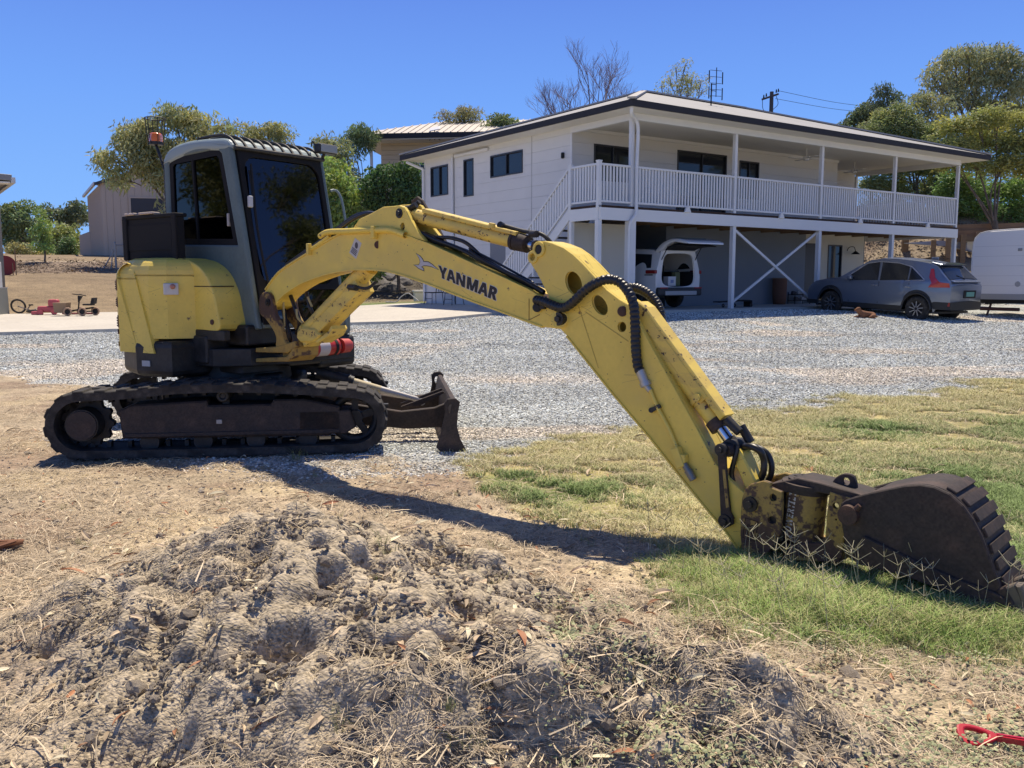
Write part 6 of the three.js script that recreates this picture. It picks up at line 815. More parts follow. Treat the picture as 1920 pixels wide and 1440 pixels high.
function tree(name, label, group, o) {                    // blobs are [px, py, radius px, depth offset m]; trunk from base to the blobs
  reseed(o.seed); const d = o.d, k = d / 1661, B = o.blobs.map(b => { const p = atZ(b[0], b[1], d + (b[3] ?? rr(-1, 1) * b[2] * k * .6)); return [p, b[2] * k]; });
  const bp = atZ(o.base, 526, d), base = V(bp.x, baseY(bp.x, -d) - .1, -d), t = thing(name, label, o.cat || 'tree', base.toArray(), 0, group);
  const loc = p => p.clone().sub(base), topY = max(...B.map(b => b[0].y)) - base.y, geos = [], r0 = (o.r || topY * .022) * .7;
  const fork = V(rr(-.3, .3) + (o.lean || 0), topY * (o.fork || .4), rr(-.3, .3)), bend = V(fork.x * .5 + rr(-.2, .2), fork.y * .5, 0);
  geos.push(tube([V(0, -.3, 0), bend, fork], r0, 12, 8, t => 1.1 - .4 * t));
  B.forEach(([p, R], i) => { const q = loc(p), m = fork.clone().lerp(q, .5).add(V(rr(-.4, .4), rr(-.1, .5), rr(-.4, .4))); if (i % 2 === 0 || B.length < 9) geos.push(tube([fork.clone().add(V(0, -rr(0, fork.y * .3), 0)), m, q], r0 * .34, 8, 6, t => 1 - .75 * t)); const nb = o.twigs ?? 3; for (let j = 0; j < nb; j++) { const e = q.clone().add(V(rr(-1, 1), rr(-.5, 1), rr(-1, 1)).multiplyScalar(R * .9)); geos.push(tube([m.clone().lerp(q, rr(.3, .9)), q.clone().lerp(e, .5).add(V(0, R * .1, 0)), e], r0 * .14, 5, 5, t => 1 - .7 * t)); } });
  P('trunk', geos, o.bark || MT.bark, t);
  if (o.geo) {
    const cs = o.cs || .9, list = [];
    B.forEach(([p, R]) => { const n = Math.round((o.dens || 1) * 34 * pow(R / cs, 2.2)) + 3; const sub = Array.from({ length: 6 + floor(R * 2.5) }, () => { const v = V(rr(-1, 1), rr(-1, 1), rr(-1, 1)).normalize().multiplyScalar(pow(rnd(), .4) * R * .8); v.y *= .8; return [v, R * rr(.2, .38)]; });
      for (let i = 0; i < n; i++) { const [c, r] = sub[floor(rnd() * sub.length)], v = V(rr(-1, 1), rr(-1, 1), rr(-1, 1)).normalize().multiplyScalar(r * pow(rnd(), .45)).add(c); v.y *= o.flat || 1; list.push(loc(p).add(v)); } });
    const im = new THREE.InstancedMesh(o.geo, leafMat, list.length); im.name = 'crown'; im.userData.kind = 'stuff';
    list.forEach((v, i) => { const s = cs * rr(.7, 1.35) * (o.ls || 1); _q.setFromEuler(_e.set(rr(-.5, .5), rr(0, 6.3), rr(-.5, .5))); im.setMatrixAt(i, _m.compose(v, _q, V(s, s * (o.vs || 1), s))); const b = rr(.6, 1.35), y = rr(-.12, .16); im.setColorAt(i, _c.setRGB(o.col[0] * 2.9 * b * (1 + y), o.col[1] * 3.0 * b, o.col[2] * 2.7 * b * (1 - y))); });
    shade(im); t.add(im);
  }
  return t;
}
const olive = [.125, .135, .055], dkgr = [.04, .07, .022], grey = [.10, .115, .062], lime = [.15, .165, .03], mid = [.075, .11, .03];
tree('gum_tree', 'large pale olive gum tree rising behind the excavator cab', null, { seed: 21, d: 44, base: 345, r: .3, geo: CL.gum, cs: 1.0, dens: 1.5, col: [.15, .15, .07], vs: 1.2, blobs: [[330, 225, 34], [285, 240, 34], [240, 255, 28], [375, 232, 30], [208, 298, 18], [250, 300, 30], [300, 285, 34], [345, 275, 32], [420, 245, 18], [225, 335, 16], [310, 335, 22], [190, 308, 9], [322, 385, 12], [335, 350, 18], [265, 262, 26], [400, 262, 22]] });
tree('gum_tree', 'rounded pale tree top seen over the cab roof behind the larger gum', null, { seed: 22, d: 50, base: 505, r: .2, geo: CL.gum, cs: .9, dens: 1.5, col: [.15, .15, .065], blobs: [[480, 248, 18], [505, 245, 20], [530, 246, 13], [470, 262, 18], [520, 265, 18]] });
tree('dark_tree', 'dark round tree left of the cream house roof with thin trailing branches', null, { seed: 23, d: 57, base: 676, r: .16, geo: CL.gum, cs: .9, dens: 1.0, col: [.06, .085, .04], vs: 1.3, blobs: [[675, 243, 17], [690, 246, 15], [660, 258, 14], [678, 260, 18], [652, 268, 9], [695, 258, 10], [668, 285, 9], [655, 320, 10], [665, 345, 12]] });
tree('gum_tree', 'olive tree beside the cab work lamp behind the lime bush', null, { seed: 24, d: 46, base: 625, r: .16, geo: CL.gum, cs: .9, dens: 1.4, col: [.12, .125, .055], blobs: [[612, 265, 14], [635, 275, 17], [642, 300, 18], [622, 300, 18], [645, 330, 16], [630, 330, 18], [600, 270, 10]] });
tree('leafy_shrub', 'tall yellow-green leafy shrub right behind the cab', null, { seed: 25, d: 37, base: 640, r: .12, cat: 'shrub', geo: CL.broad, cs: .75, dens: 1.5, col: [.115, .15, .035], fork: .25, blobs: [[628, 315, 18], [640, 345, 28], [618, 360, 22], [655, 375, 25], [630, 395, 34], [665, 410, 28], [640, 440, 34], [680, 440, 26], [625, 470, 30], [665, 480, 34], [640, 510, 34], [690, 500, 26], [610, 420, 22]] });
tree('leafy_shrub', 'dense dark green shrub filling the gap before the house corner', null, { seed: 26, d: 37.5, base: 745, r: .12, cat: 'shrub', geo: CL.broad, cs: .75, dens: 1.7, col: [.04, .072, .02], fork: .25, blobs: [[715, 325, 20], [735, 330, 24], [770, 325, 24], [790, 335, 14], [700, 355, 24], [750, 360, 34], [785, 370, 22], [715, 390, 32], [760, 400, 34], [788, 410, 16], [735, 430, 34], [775, 445, 26], [710, 440, 28], [750, 470, 32], [785, 480, 18], [715, 485, 28]] });
tree('gum_tree', 'bronze-green gum tree with open crown behind the house roof', null, { seed: 27, d: 62, base: 885, r: .2, geo: CL.gum, cs: .85, dens: 1.0, col: [.13, .12, .055], bark: std(C(.32, .25, .22), .9), twigs: 5, blobs: [[858, 213, 12], [875, 208, 14], [893, 212, 9], [840, 218, 6], [848, 232, 8], [868, 228, 12], [885, 226, 10], [878, 245, 10], [862, 252, 9], [900, 238, 7], [895, 255, 12], [832, 240, 5], [828, 212, 5]] });
tree('round_tree', 'low rounded green tree half hidden behind the roof right of the open-crowned gum', null, { seed: 28, d: 60, base: 942, r: .15, geo: CL.broad, cs: .8, dens: 1.5, col: [.085, .105, .045], blobs: [[925, 232, 13], [945, 227, 13], [960, 233, 9], [935, 245, 16], [915, 245, 10], [955, 245, 14]] });
tree('sparse_tree', 'thin pale leafy tree standing left of the roof antenna', null, { seed: 29, d: 54, base: 1275, r: .12, geo: CL.sparse, cs: .8, dens: .85, col: [.17, .17, .085], twigs: 8, bark: std(C(.25, .22, .2), .9), blobs: [[1275, 165, 20], [1285, 145, 16], [1255, 150, 12], [1300, 160, 16], [1285, 120, 9], [1240, 160, 9], [1315, 150, 8], [1268, 130, 9], [1290, 175, 16], [1255, 175, 14], [1320, 170, 7]] });
{ // bare trees: recursive branches, fine twigs
  const bare = (label, px, py, d, h, seedN, sp) => { reseed(seedN); const p = atZ(px, 526, d), by = baseY(p.x, -d), tp = atZ(px, py, d).y - by, t = thing('bare_tree', label, 'tree', [p.x, by, -d]), tr = [], tw = []; const go = (a, dir, L, r, n) => { const b = a.clone().addScaledVector(dir, L), m = a.clone().lerp(b, .5).add(V(rr(-1, 1), 0, rr(-1, 1)).multiplyScalar(L * .06)); (n > 3 ? tr : tw).push(tube([a, m, b], r, 4, n > 2 ? 6 : 4, q => 1 - .35 * q)); if (n <= 0) return; const c = n > 4 ? 3 : 3; for (let i = 0; i < c; i++) { const q = dir.clone().add(V(rr(-1, 1) * sp, rr(.0, .55), rr(-1, 1) * sp)).normalize(); go(a.clone().lerp(b, i ? rr(.5, 1) : 1), q, L * rr(.62, .82), r * (i ? .55 : .68), n - 1); } }; go(V(0, -.2, 0), V(rr(-.05, .05), 1, 0).normalize(), tp * .34, tp * .012, 6); P('trunk', tr, std(C(.16, .13, .13), .9), t); P('twigs', tw, std(C(.21, .15, .165), .9), t, { kind: 'stuff' }); };
  bare('tall leafless tree with purple-grey twigs behind the roof', 1125, 88, 52, 1, 31, .8); bare('shorter leafless tree left of the tall one above the roof edge', 1062, 132, 54, 1, 33, .8);
}
tree('gum_tree', 'great grey-green gum tree towering at the upper right corner', null, { seed: 35, d: 50, base: 1845, r: .38, lean: -1, fork: .45, geo: CL.gum, cs: 1.0, dens: 1.05, col: [.15, .155, .09], vs: 1.15, twigs: 4, blobs: [[1790, 112, 22], [1815, 105, 24], [1850, 100, 26], [1885, 108, 26], [1915, 115, 26], [1765, 125, 18], [1748, 140, 13], [1790, 145, 24], [1830, 145, 28], [1870, 150, 30], [1908, 160, 28], [1745, 165, 10], [1770, 168, 14], [1825, 185, 20], [1860, 195, 24], [1900, 205, 28], [1935, 150, 26], [1800, 170, 14], [1785, 192, 16], [1835, 215, 24], [1880, 222, 26], [1930, 215, 24], [1850, 240, 22]] });
tree('round_tree', 'compact blue-green round tree at the left end of the right-hand trees', null, { seed: 36, d: 60, base: 1625, r: .2, geo: CL.broad, cs: .85, dens: 1.7, col: [.075, .095, .05], blobs: [[1620, 215, 20], [1640, 208, 20], [1605, 225, 16], [1655, 220, 16], [1625, 232, 22], [1585, 235, 9], [1650, 238, 20]] });
tree('dark_tree', 'small dark leaning tree poking above the compact round tree', null, { seed: 37, d: 57, base: 1668, r: .16, geo: CL.gum, cs: .85, dens: 1.1, col: [.055, .07, .04], twigs: 4, blobs: [[1660, 168, 13], [1674, 178, 13], [1648, 185, 7], [1640, 195, 6], [1668, 195, 10], [1680, 190, 8], [1660, 215, 12]] });
tree('gum_tree', 'open thin-leaved tree with dark bare limbs above the roof end', null, { seed: 38, d: 47, base: 1735, r: .22, geo: CL.gum, cs: .9, dens: .9, col: [.13, .135, .07], twigs: 7, blobs: [[1730, 180, 16], [1745, 195, 14], [1715, 195, 14], [1760, 215, 14], [1700, 215, 14], [1735, 215, 18], [1775, 195, 11], [1690, 235, 14], [1750, 240, 16]] });
tree('acacia_tree', 'feathery yellow-green acacia over the right end of the verandah roof', null, { seed: 39, d: 42, base: 1700, r: .2, fork: .3, lean: .3, geo: CL.fine, cs: 1.0, dens: 2.3, flat: .7, vs: .6, col: [.11, .125, .048], twigs: 4, blobs: [[1660, 225, 22], [1690, 208, 18], [1640, 242, 20], [1700, 240, 28], [1740, 245, 26], [1670, 260, 28], [1720, 275, 30], [1650, 300, 24], [1690, 310, 30], [1735, 320, 30], [1640, 345, 26], [1690, 355, 30], [1740, 365, 28], [1640, 385, 20], [1690, 395, 24], [1770, 275, 24]] });
tree('acacia_tree', 'broad yellowing acacia nearest the caravan at the right frame edge', null, { seed: 40, d: 36, base: 1850, r: .22, fork: .32, geo: CL.fine, cs: 1.0, dens: 2.3, flat: .7, vs: .6, col: [.135, .14, .045], twigs: 4, blobs: [[1790, 240, 24], [1830, 228, 24], [1870, 222, 26], [1910, 225, 28], [1800, 275, 26], [1845, 265, 30], [1890, 265, 32], [1930, 260, 30], [1780, 305, 22], [1830, 310, 30], [1880, 310, 32], [1925, 310, 30]] });
tree('dense_tree', 'greener dense tree beneath the yellowing acacia behind the caravan', null, { seed: 41, d: 39, base: 1835, r: .18, fork: .35, geo: CL.fine, cs: .95, dens: 2.2, vs: .7, col: [.07, .115, .03], twigs: 3, blobs: [[1810, 420, 22], [1850, 425, 24], [1890, 430, 24], [1925, 425, 22], [1790, 340, 26], [1830, 350, 30], [1875, 355, 30], [1915, 350, 30], [1800, 385, 24], [1845, 395, 28], [1890, 400, 28], [1775, 365, 18], [1930, 390, 24], [1760, 400, 16]] });
for (const [px, sd] of [[1668, 71], [1745, 72], [1775, 73]]) tree('slim_tree', ['slim dark-trunked tree on the bank left behind the second last post', 'slim dark-trunked tree on the bank just left of the last post', 'slim dark-trunked tree on the bank right of the last post'][sd - 71], null, { seed: sd, d: 43, base: px, r: .14, fork: .5, geo: CL.fine, cs: .9, dens: .8, col: [.07, .095, .03], blobs: [[px - 15, 350, 18], [px + 12, 335, 20], [px, 300, 20], [px + 18, 370, 14]] });
// left skyline
tree('gum_tree', 'dark green tree at the far left beside the grey building', null, { seed: 51, d: 76, base: 45, r: .22, geo: CL.broad, cs: 1.3, dens: 1.2, col: [.075, .10, .042], blobs: [[30, 400, 18], [50, 395, 14], [25, 425, 24], [55, 420, 22], [35, 450, 26], [68, 440, 18], [10, 400, 16], [10, 440, 20]] });
tree('gum_tree', 'gum tree with dark rounded clumps left of the steel shed', null, { seed: 52, d: 82, base: 125, r: .24, geo: CL.broad, cs: 1.3, dens: 1.2, col: [.07, .085, .045], blobs: [[132, 395, 13], [146, 390, 13], [118, 405, 12], [140, 410, 15], [100, 402, 11], [125, 420, 15], [155, 405, 14], [86, 395, 8], [80, 410, 10]] });
tree('leafy_shrub', 'broad yellow-green bush in front of the left skyline trees', null, { seed: 53, d: 68, base: 112, r: .1, cat: 'shrub', geo: CL.broad, cs: 1.1, dens: 1.4, fork: .2, col: [.13, .145, .05], blobs: [[110, 430, 15], [130, 440, 15], [95, 445, 16], [140, 460, 12], [115, 460, 18], [85, 468, 14], [125, 472, 14]] });
tree('leafy_shrub', 'darker bush low beside the steel shed lean-to', null, { seed: 54, d: 64, base: 128, r: .1, cat: 'shrub', geo: CL.broad, cs: .9, dens: 1.4, fork: .2, col: [.055, .085, .03], blobs: [[128, 455, 10], [120, 468, 12], [136, 468, 9]] });
tree('leafy_shrub', 'dry olive bush low behind the red sign at the far left', null, { seed: 55, d: 62, base: 48, r: .1, cat: 'shrub', geo: CL.broad, cs: .9, dens: 1.4, fork: .2, col: [.14, .135, .06], blobs: [[40, 470, 14], [62, 474, 12], [25, 468, 12], [78, 480, 9]] });
tree('sapling', 'young thin-trunked tree on the brown slope left of the shed', null, { seed: 56, d: 43, base: 84, r: .07, fork: .5, geo: CL.broad, cs: .6, dens: .75, col: [.10, .14, .04], twigs: 4, blobs: [[78, 400, 8], [82, 420, 10], [72, 435, 9], [88, 440, 10], [80, 455, 12], [70, 462, 7], [92, 465, 8]] });
// trees standing right and left of the frame, mirrored in the cab glass
for (const [x, z, s, i] of [[19, -9.5, 61, 0], [21, -13, 62, 1], [20, -6.2, 63, 2], [-15, -5.6, 64, 3], [-17, -3.4, 65, 4]]) { reseed(s); const k = 1661 / -z, px = 960 + x * k; tree('gum_tree', ['tall olive tree on the lawn outside the right frame edge', 'tall olive tree farthest back outside the right frame edge', 'tall olive tree nearest the camera outside the right frame edge', 'tall olive tree beyond the left frame edge', 'second tall olive tree beyond the left frame edge'][i], null, { seed: s, d: -z, base: px, r: .25, geo: CL.gum, cs: 1.1, dens: .8, col: olive, blobs: (i < 3 ? [[0, 6.5], [-1.8, 5.4], [1.8, 5.6], [.8, 8.6], [-1.1, 8.3], [.2, 10.2], [1.8, 7.4], [-1.8, 7], [1.2, 3.6], [-1.4, 3.4]] : [[0, 5.6], [-1.8, 4.8], [1.8, 5], [.5, 7], [-1, 6.8], [1.2, 3.4], [-1.4, 3.2], [0, 2.6]]).map(([dx, y]) => [px + dx * k, 526 - (y - EYE) * k, 1.5 * k, -z + dx * .3]) }); }

// ---------------------------------------------------------------- ground cover
function scatter(name, geo, mat, list, tint) {            // list of [x, y, z, scale, yaw, tiltX, tiltZ, r, g, b]
  const im = new THREE.InstancedMesh(geo, mat, list.length);
  list.forEach((l, i) => { _q.setFromEuler(_e.set(l[5] || 0, l[4], l[6] || 0, 'YXZ')); const s = l[3]; im.setMatrixAt(i, _m.compose(V(l[0], l[1], l[2]), _q, Array.isArray(s) ? V(...s) : V(s, s, s))); im.setColorAt(i, _c.setRGB(l[7], l[8], l[9])); });
  im.name = name; im.userData.kind = 'stuff'; scene.add(im); return shade(im);
}
const gmat = (r = .8) => new THREE.MeshStandardMaterial({ color: 0xffffff, roughness: r, side: THREE.DoubleSide });
const slope = (x, z, e = .03) => [(groundY(x + e, z) - groundY(x - e, z)) / (2 * e), (groundY(x, z + e) - groundY(x, z - e)) / (2 * e)];
const inView = (x, z, m = .15) => z < -1.7 && abs(x) < -z * (.60 + m) + .1;
{ // gravel stones
  reseed(81); const g = new THREE.IcosahedronGeometry(1, 0), p = g.attributes.position; for (let i = 0; i < p.count; i++) { const h = .75 + .5 * h2(Math.round(p.getX(i) * 50) + 77, Math.round(p.getY(i) * 50) + Math.round(p.getZ(i) * 31)); p.setXYZ(i, p.getX(i) * h, p.getY(i) * h * .7, p.getZ(i) * h); } g.computeVertexNormals();
  const L = []; let tries = 0; while (L.length < 300000 && tries++ < 1200000) { const z = -5.6 - pow(rnd(), 1.45) * 21, x = rr(-1, 1) * -z * .68; const e = gravelEdge(x, z); if (e < -.9 || (e < .6 && rnd() > .22 + e * .9) || !isGravel(x, min(z, lerpTab(GB, x) - 1.6)) ) continue; if (z < -12 && rnd() < .2) continue; const s = rr(.004, .011) * (1 + max(0, -z - 6) * .055), b = rr(.3, 1.6), w = rr(-.04, .05); const c = gravelCol(x, z); const dk = rnd() < .16 ? .35 : 1; L.push([x, groundY(x, z) + s * .15, z, [s * rr(.7, 1.5), s * rr(.6, 1.1), s * rr(.7, 1.4)], rr(0, 6.3), rr(-.5, .5), rr(-.5, .5), c[0] * b * dk * .9 * (1 + w), c[1] * b * dk * .9, c[2] * b * dk * .92 * (1 - w)]); }
  scatter('gravel', g, std(0xffffff, .85), L);
}
const onDirt = (x, z) => lawnEdge(x, z) < .1 && gravelEdge(x, z) < .25;
{ // dry straw and stems
  reseed(82); const bend = (() => { const pos = [], n = 4; for (let i = 0; i < n; i++) { const a = i / n, b = (i + 1) / n, P0 = t => V(t - .5, .10 * sin(t * PI), .12 * sin(t * 2.2) - .06); const p = P0(a), q = P0(b), w0 = .012 * (1 - a * .5), w1 = .012 * (1 - b * .5); for (const v of [[p, -w0], [q, -w1], [p, w0], [q, -w1], [q, w1], [p, w0]]) pos.push(v[0].x, v[0].y + abs(v[1]) * .3, v[0].z + v[1]); } const g = new THREE.BufferGeometry(); g.setAttribute('position', new THREE.Float32BufferAttribute(pos, 3)); g.computeVertexNormals(); return g; })();
  const L = []; let t = 0; while (L.length < 110000 && t++ < 900000) { const z = -1.75 - pow(rnd(), 1.3) * 9, x = rr(-1, 1) * (-z * .66 + .2); const dirt = onDirt(x, z), m = clamp(moundMask(x, z).reduce((a, b) => a + b, 0) * 7); const patch = sst(.45, .62, fbm(x * 1.9 + 4, z * 2.3, 4)); let pr = dirt ? .08 + .95 * patch : gravelEdge(x, z) > .2 ? 0 : .3 + .3 * patch; if (m > .5) pr *= .22 + .75 * sst(.47, .6, fbm(x * 3, z * 3 + 8, 3)); if (rnd() > pr) continue; const s = rr(.025, .10) * (rnd() < .03 ? 2.2 : 1) * clamp(.75 + -z * .07, .8, 1.2), b = rr(.35, 1.25); const [sx, sz] = slope(x, z); const ya = rr(0, 6.3); L.push([x, groundY(x, z) + rr(.0, .014), z, [s, s * rr(.3, 1.5), s * rr(.7, 1.3)], ya, rr(-.3, .3) - sz * cos(ya) * .6, rr(-.25, .25) + sx * .6 * cos(ya), .66 * b, .54 * b, .37 * b]); }
  scatter('straw', bend, gmat(), L);
}
{ // fallen gum leaves
  reseed(83); const leaf = (() => { const n = 8, pos = []; const f = (t, s) => { const w = .13 * sin(PI * pow(t, .8)) + .004; return V(t - .5, .10 * sin(t * 3) + .04 * s * s, .16 * (t - .5) ** 2 * 2 + s * w); }; for (let i = 0; i < n; i++) for (const s of [-1, 0]) { const a = f(i / n, s), b = f((i + 1) / n, s), c = f(i / n, s + 1), d = f((i + 1) / n, s + 1); for (const q of [a, c, b, b, c, d]) pos.push(q.x, q.y, q.z); } const g = new THREE.BufferGeometry(); g.setAttribute('position', new THREE.Float32BufferAttribute(pos, 3)); g.computeVertexNormals(); return g; })();
  const L = []; let t = 0; while (L.length < 2600 && t++ < 60000) { const z = -1.75 - pow(rnd(), 1.2) * 7, x = rr(-1, 1) * (-z * .66 + .2); if (gravelEdge(x, z) > .2) continue; const pr = onDirt(x, z) ? .35 + .6 * sst(.4, .6, fbm(x * 1.2, z * 1.2 + 50, 3)) : .25; if (rnd() > pr) continue; const big = rnd() < .05, s = big ? rr(.075, .12) : rr(.025, .07), b = rr(.5, 1.15), red = rnd() < .14, pale = rnd() < .3; L.push([x, groundY(x, z) + .008 + s * .05, z, [s, s * rr(.4, 1.6), s * rr(.6, 1)], rr(0, 6.3), rr(-.6, .6), rr(-.35, .35), ...(red ? [.42 * b, .19 * b, .09 * b] : pale ? [.74 * b, .66 * b, .45 * b] : [.60 * b, .46 * b, .30 * b])]); }
  scatter('leaf_litter', leaf, gmat(.7), L);
}
{ // soil clods and crumbs
  reseed(84); const g = new THREE.IcosahedronGeometry(1, 1), p = g.attributes.position; for (let i = 0; i < p.count; i++) { const h = .7 + .6 * vn(p.getX(i) * 2.2 + 9, p.getY(i) * 2.2 + p.getZ(i) * 2.9 + 20); p.setXYZ(i, p.getX(i) * h, p.getY(i) * h * .8, p.getZ(i) * h); } g.computeVertexNormals();
  const L = []; let t = 0; while (L.length < 15000 && t++ < 200000) { const z = -1.75 - pow(rnd(), 1.2) * 5, x = rr(-1, 1) * (-z * .66 + .2); if (!onDirt(x, z)) continue; const m = clamp(moundMask(x, z).reduce((a, b) => a + b, 0) * 7); if (rnd() > .12 + .9 * m) continue; const s = rnd() < .012 ? rr(.012, .024) : rr(.003, .009), b = rr(.75, 1.2); L.push([x, groundY(x, z) + s * .2 + m * .006, z, [s * rr(.8, 1.4), s, s * rr(.8, 1.3)], rr(0, 6.3), rr(-.6, .6), rr(-.6, .6), .52 * b, .44 * b, .34 * b]); }
  scatter('soil_clods', g, std(0xffffff, .95, { bumpMap: rep(T.grit, .3), bumpScale: .004 }), L);
}
function tuft(n, h, w, spread, seedN, curl = .5) {         // bent blades from one root
  reseed(seedN); const pos = []; for (let i = 0; i < n; i++) { const a = rr(0, 6.3), o = V(rr(-1, 1), 0, rr(-1, 1)).multiplyScalar(spread), d = V(cos(a), 0, sin(a)), s = V(-d.z, 0, d.x), H = h * rr(.55, 1.2), c = rr(.2, 1) * curl * H; const pt = t => o.clone().addScaledVector(d, c * t * t).add(V(0, H * (t - .28 * t * t * curl), 0)); for (let k = 0; k < 3; k++) { const p = pt(k / 3), q = pt((k + 1) / 3), w0 = w * (1 - k / 3.2), w1 = w * (1 - (k + 1) / 3.2); const A = p.clone().addScaledVector(s, -w0), B = p.clone().addScaledVector(s, w0), C2 = q.clone().addScaledVector(s, -w1), D = q.clone().addScaledVector(s, w1); for (const v of [A, B, C2, B, D, C2]) pos.push(v.x, v.y, v.z); } } const g = new THREE.BufferGeometry(); g.setAttribute('position', new THREE.Float32BufferAttribute(pos, 3)); g.computeVertexNormals(); return g;
}
{ // mown lawn
  reseed(85); const g = tuft(11, .032, .0018, .03, 5, 1.1), L = []; reseed(86); let t = 0;
  while (L.length < 90000 && t++ < 700000) { const z = -2.4 - pow(rnd(), 1.25) * 11, x = rr(-.5, 1) * -z * .72; if (x < -.6 || gravelEdge(x, z) > .12 + .6 * rnd() * rnd()) continue; const le = lawnEdge(x, z); if (le < -.25 || (le < .3 && rnd() > .35 + le * 1.6)) continue; if (sst(.36, .5, fbm(x * 4 + 20, z * 5, 3)) < rnd() * .8) continue; const gr = greenAt(x, z), b = rr(.55, 1.35) * (.75 + .5 * fbm(x * 1.3, z * 1.6 + 30, 3)), dry = rnd() > gr * 1.25 ? 1 : 0, s = rr(.7, 1.3) * (1 + gr * .5) * (1 + -z * .025); const y = rr(0, 1); L.push([x, groundY(x, z) - .002, z, [s, s, s], rr(0, 6.3), 0, 0, ...(dry ? [mix(.66, .46, y) * b, mix(.57, .46, y) * b, mix(.33, .19, y) * b] : [.22 * b, .31 * b, .09 * b])]); }
  scatter('lawn_grass', g, gmat(.75), L);
}
{ // taller couch grass round the bucket, with forked seed heads
  reseed(87); const g = tuft(12, .085, .0019, .03, 9, 1.15), L = [], Sd = []; reseed(88); let t = 0;
  while (L.length < 6200 && t++ < 110000) { const z = rr(-4.3, -2.75), x = rr(.55, 2.5); const px = 960 + x / -z * 1661; const e = Math.exp(-(((x - 1.25) / .48) ** 2 + ((z + 3.45) / .36) ** 2)) + .95 * Math.exp(-(((x - 1.85) / .5) ** 2 + ((z + 3.2) / .22) ** 2)) + .5 * Math.exp(-(((x - .95) / .3) ** 2 + ((z + 3.85) / .22) ** 2)); if (rnd() > e * 1.1) continue; const b = rr(.6, 1.35), y = rnd() < .4, s = rr(.45, 1.3) * clamp(.45 + e * .6); L.push([x, groundY(x, z) - .003, z, [s, s, s], rr(0, 6.3), 0, 0, ...(y ? [.50 * b, .47 * b, .22 * b] : [.27 * b, .40 * b, .09 * b])]); if (rnd() < .012) Sd.push([x, groundY(x, z), z, rr(.7, 1.3), rr(0, 6.3), rr(-.2, .2), rr(-.2, .2), .40 * b, .37 * b, .24 * b]); }
  scatter('tall_grass', g, gmat(.7), L);
  const head = (() => { const q = [rod(V(0, 0, 0), V(.012, .17, 0), .0012, .0008, 4, true)]; for (let i = 0; i < 4; i++) { const a = i * 1.6 + .3; q.push(rod(V(.012, .17, 0), V(.012 + .045 * cos(a), .17 + .028 + .012 * (i % 2), .045 * sin(a)), .0014, .001, 4, true)); } return mergeGeometries(q.map(uvBox)); })();
  reseed(89); for (let i = 0; i < 60; i++) { const z = rr(-4.0, -3.1), x = rr(.85, 2.3), b = rr(.8, 1.2); Sd.push([x, groundY(x, z), z, rr(.5, 1.05), rr(0, 6.3), rr(-.3, .3), rr(-.3, .3), .46 * b, .42 * b, .29 * b]); }
  scatter('seed_heads', head, gmat(.8), Sd);
}
{ // scattered green tufts on the soil, by the tracks and by the boom shadow
  reseed(90); const g = tuft(13, .08, .0017, .022, 12, 1.0), L = []; const spots = [[735, 1040, 1.3], [720, 1022, 1], [930, 1095, .9], [945, 1080, .7], [1060, 1120, 1], [1075, 1130, .8], [1235, 1075, 1], [1240, 1082, .9], [632, 1360, 1.1], [645, 1345, .8], [845, 1320, .9], [850, 1405, 1], [880, 1400, .8], [1030, 1160, .6], [620, 1385, .7], [570, 855, 1.6], [560, 862, 1.5], [148, 1022, .9], [155, 1030, .7], [1050, 1145, .7], [930, 1100, .8], [207, 872, .8], [560, 845, 2.2], [575, 850, 2.0], [1100, 1145, .6], [1120, 1150, .7]];
  for (const [px, py, s] of spots) { const q = onGround(px, py, groundY); for (let k = 0; k < 2; k++) { const b = rr(.6, 1.2); L.push([q.x + rr(-.035, .035), q.y - .005, q.z + rr(-.035, .035), s * rr(.45, 1.0), rr(0, 6.3), 0, 0, .26 * b, .28 * b, .10 * b]); } }
  for (let i = 0; i < 260; i++) { const z = rr(-6, -1.9), x = rr(-.65, .65) * -z; if (!onDirt(x, z)) continue; const b = rr(.6, 1.3), dry = rnd() < .6; L.push([x, groundY(x, z) - .004, z, rr(.25, .7), rr(0, 6.3), 0, 0, ...(dry ? [.54 * b, .43 * b, .27 * b] : [.22 * b, .27 * b, .08 * b])]); }
  scatter('grass_tufts', g, gmat(.75), L);
}
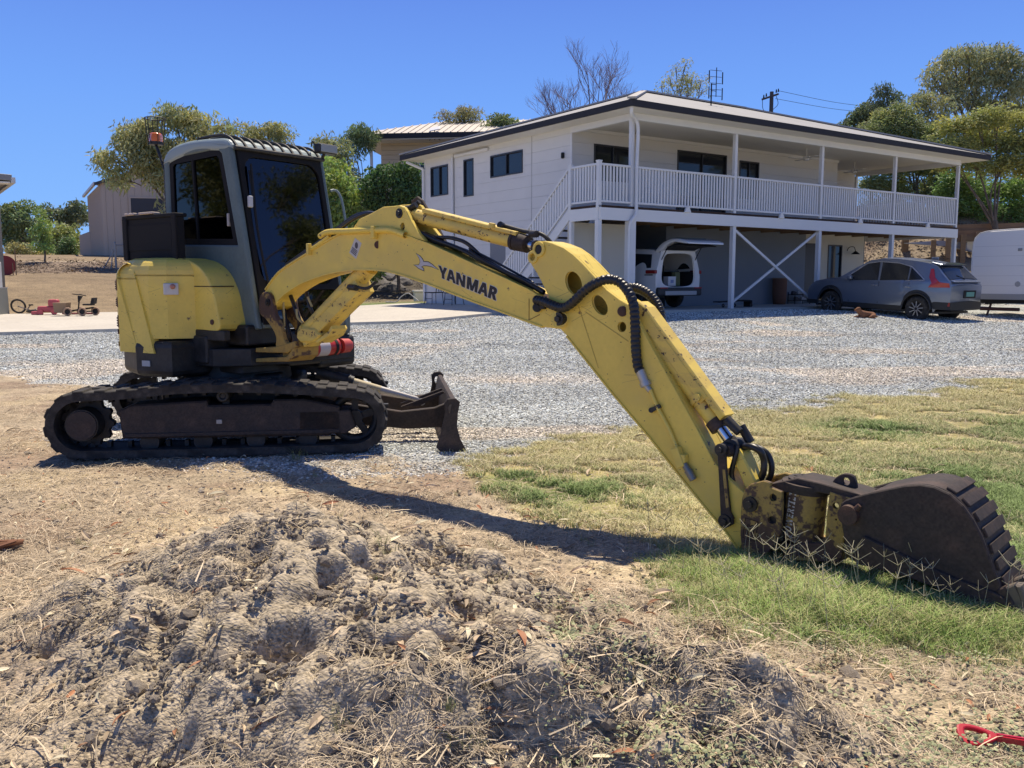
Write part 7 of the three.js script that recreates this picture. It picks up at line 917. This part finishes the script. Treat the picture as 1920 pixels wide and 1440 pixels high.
{ // pale creeping weed with small round leaves, lower right
  reseed(91); const g = leafCluster(12, .03, .009, -.2, 44); g.scale(.06 / .5, .06 / .5 * .5, .06 / .5); const one = (() => { const pos = []; reseed(92); for (let i = 0; i < 7; i++) { const o = V(rr(-.03, .03), rr(.004, .03), rr(-.03, .03)), a = rr(0, 6.3), r = rr(.0035, .0065), tl = rr(-.5, .5); const P8 = Array.from({ length: 6 }, (_, k) => V(o.x + r * cos(k * PI / 3 + a), o.y + r * tl * cos(k * PI / 3), o.z + r * .8 * sin(k * PI / 3 + a))); for (let k = 0; k < 6; k++) for (const v of [o.clone().add(V(0, .002, 0)), P8[(k + 1) % 6], P8[k]]) pos.push(v.x, v.y, v.z); } const q = new THREE.BufferGeometry(); q.setAttribute('position', new THREE.Float32BufferAttribute(pos, 3)); q.computeVertexNormals(); return q; })();
  const L = []; let t = 0; while (L.length < 850 && t++ < 60000) { const z = rr(-3.3, -1.75), x = rr(.1, 2.0); if (!inView(x, z)) continue; const e = sst(.35, .6, fbm(x * 2.2 + 70, z * 2.2, 3)) * Math.exp(-(((x - .85) / .75) ** 2 + ((z + 2.2) / .55) ** 2)) + .25 * Math.exp(-(((x - 1.4) / .4) ** 2 + ((z + 2.2) / .3) ** 2)); if (rnd() > e) continue; const b = rr(.6, 1.3); L.push([x, groundY(x, z) + .003, z, rr(.6, 1.4), rr(0, 6.3), rr(-.4, .4), rr(-.4, .4), .34 * b, .36 * b, .19 * b]); }
  scatter('creeping_weed', one, gmat(.8), L);
}
{ // leaf litter and rocks on the banks behind
  reseed(93); const g = leafCluster(22, .16, .035, 0, 45); g.scale(1, .25, 1); const L = []; let t = 0;
  while (L.length < 5200 && t++ < 80000) { const d = rr(30, 58), x = rr(-.62, .75) * d, z = -d, [tt, s] = hts(x, z); if (tt > -.5 && tt < 15.8 && s > -1 && s < 11) continue; const q = -((x + 22) * .385 + (z + 23.6) * .923), bank = (q > 13.5 && q < 19 && x < -4), right = tt > 16 && s > -1, mid = x > -9 && x < 0 && q > 2.6 && q < 12; if (!bank && !right && !(mid && rnd() < .7)) continue; const b = rr(.35, 1.3); L.push([x, baseY(x, z) + .03, z, rr(.5, 1.3), rr(0, 6.3), rr(-.3, .3), rr(-.3, .3), ...(mid ? [.11 * b, .10 * b, .075 * b] : right ? [.17 * b, .125 * b, .09 * b] : [.28 * b, .21 * b, .145 * b])]); }
  scatter('bank_litter', g, gmat(.85), L);
  const rg = new THREE.IcosahedronGeometry(1, 2), p = rg.attributes.position; for (let i = 0; i < p.count; i++) { const h = .7 + .6 * fbm(p.getX(i) * 1.5 + 5, p.getY(i) * 1.5 + p.getZ(i) * 1.7 + 8, 3); p.setXYZ(i, p.getX(i) * h, p.getY(i) * h * .7, p.getZ(i) * h); } rg.computeVertexNormals(); uvBox(rg);
  const rocks = [[700, 540, 1.0, 'largest grey rock in the dark bank left of the house'], [735, 545, .7, 'grey rock right of the largest one in the dark bank'], [672, 538, .8, 'grey rock left of the largest one in the dark bank'], [755, 533, .6, 'small grey rock nearest the house corner in the dark bank'], [715, 522, .8, 'grey rock above the largest one in the dark bank']];
  const rm = std(C(.15, .14, .135), .95); for (const [px, py, s, lb] of rocks) { const q = onGround(px, py), m = shade(new THREE.Mesh(rg, rm)); m.name = numbered('rock'); m.position.copy(q); m.scale.set(s, s * .8, s * .8); m.rotation.y = px; m.userData = { label: lb, category: 'rock', group: 'rocks in the dark bank left of the house' }; scene.add(m); }
}

renderer.render(scene, camera);
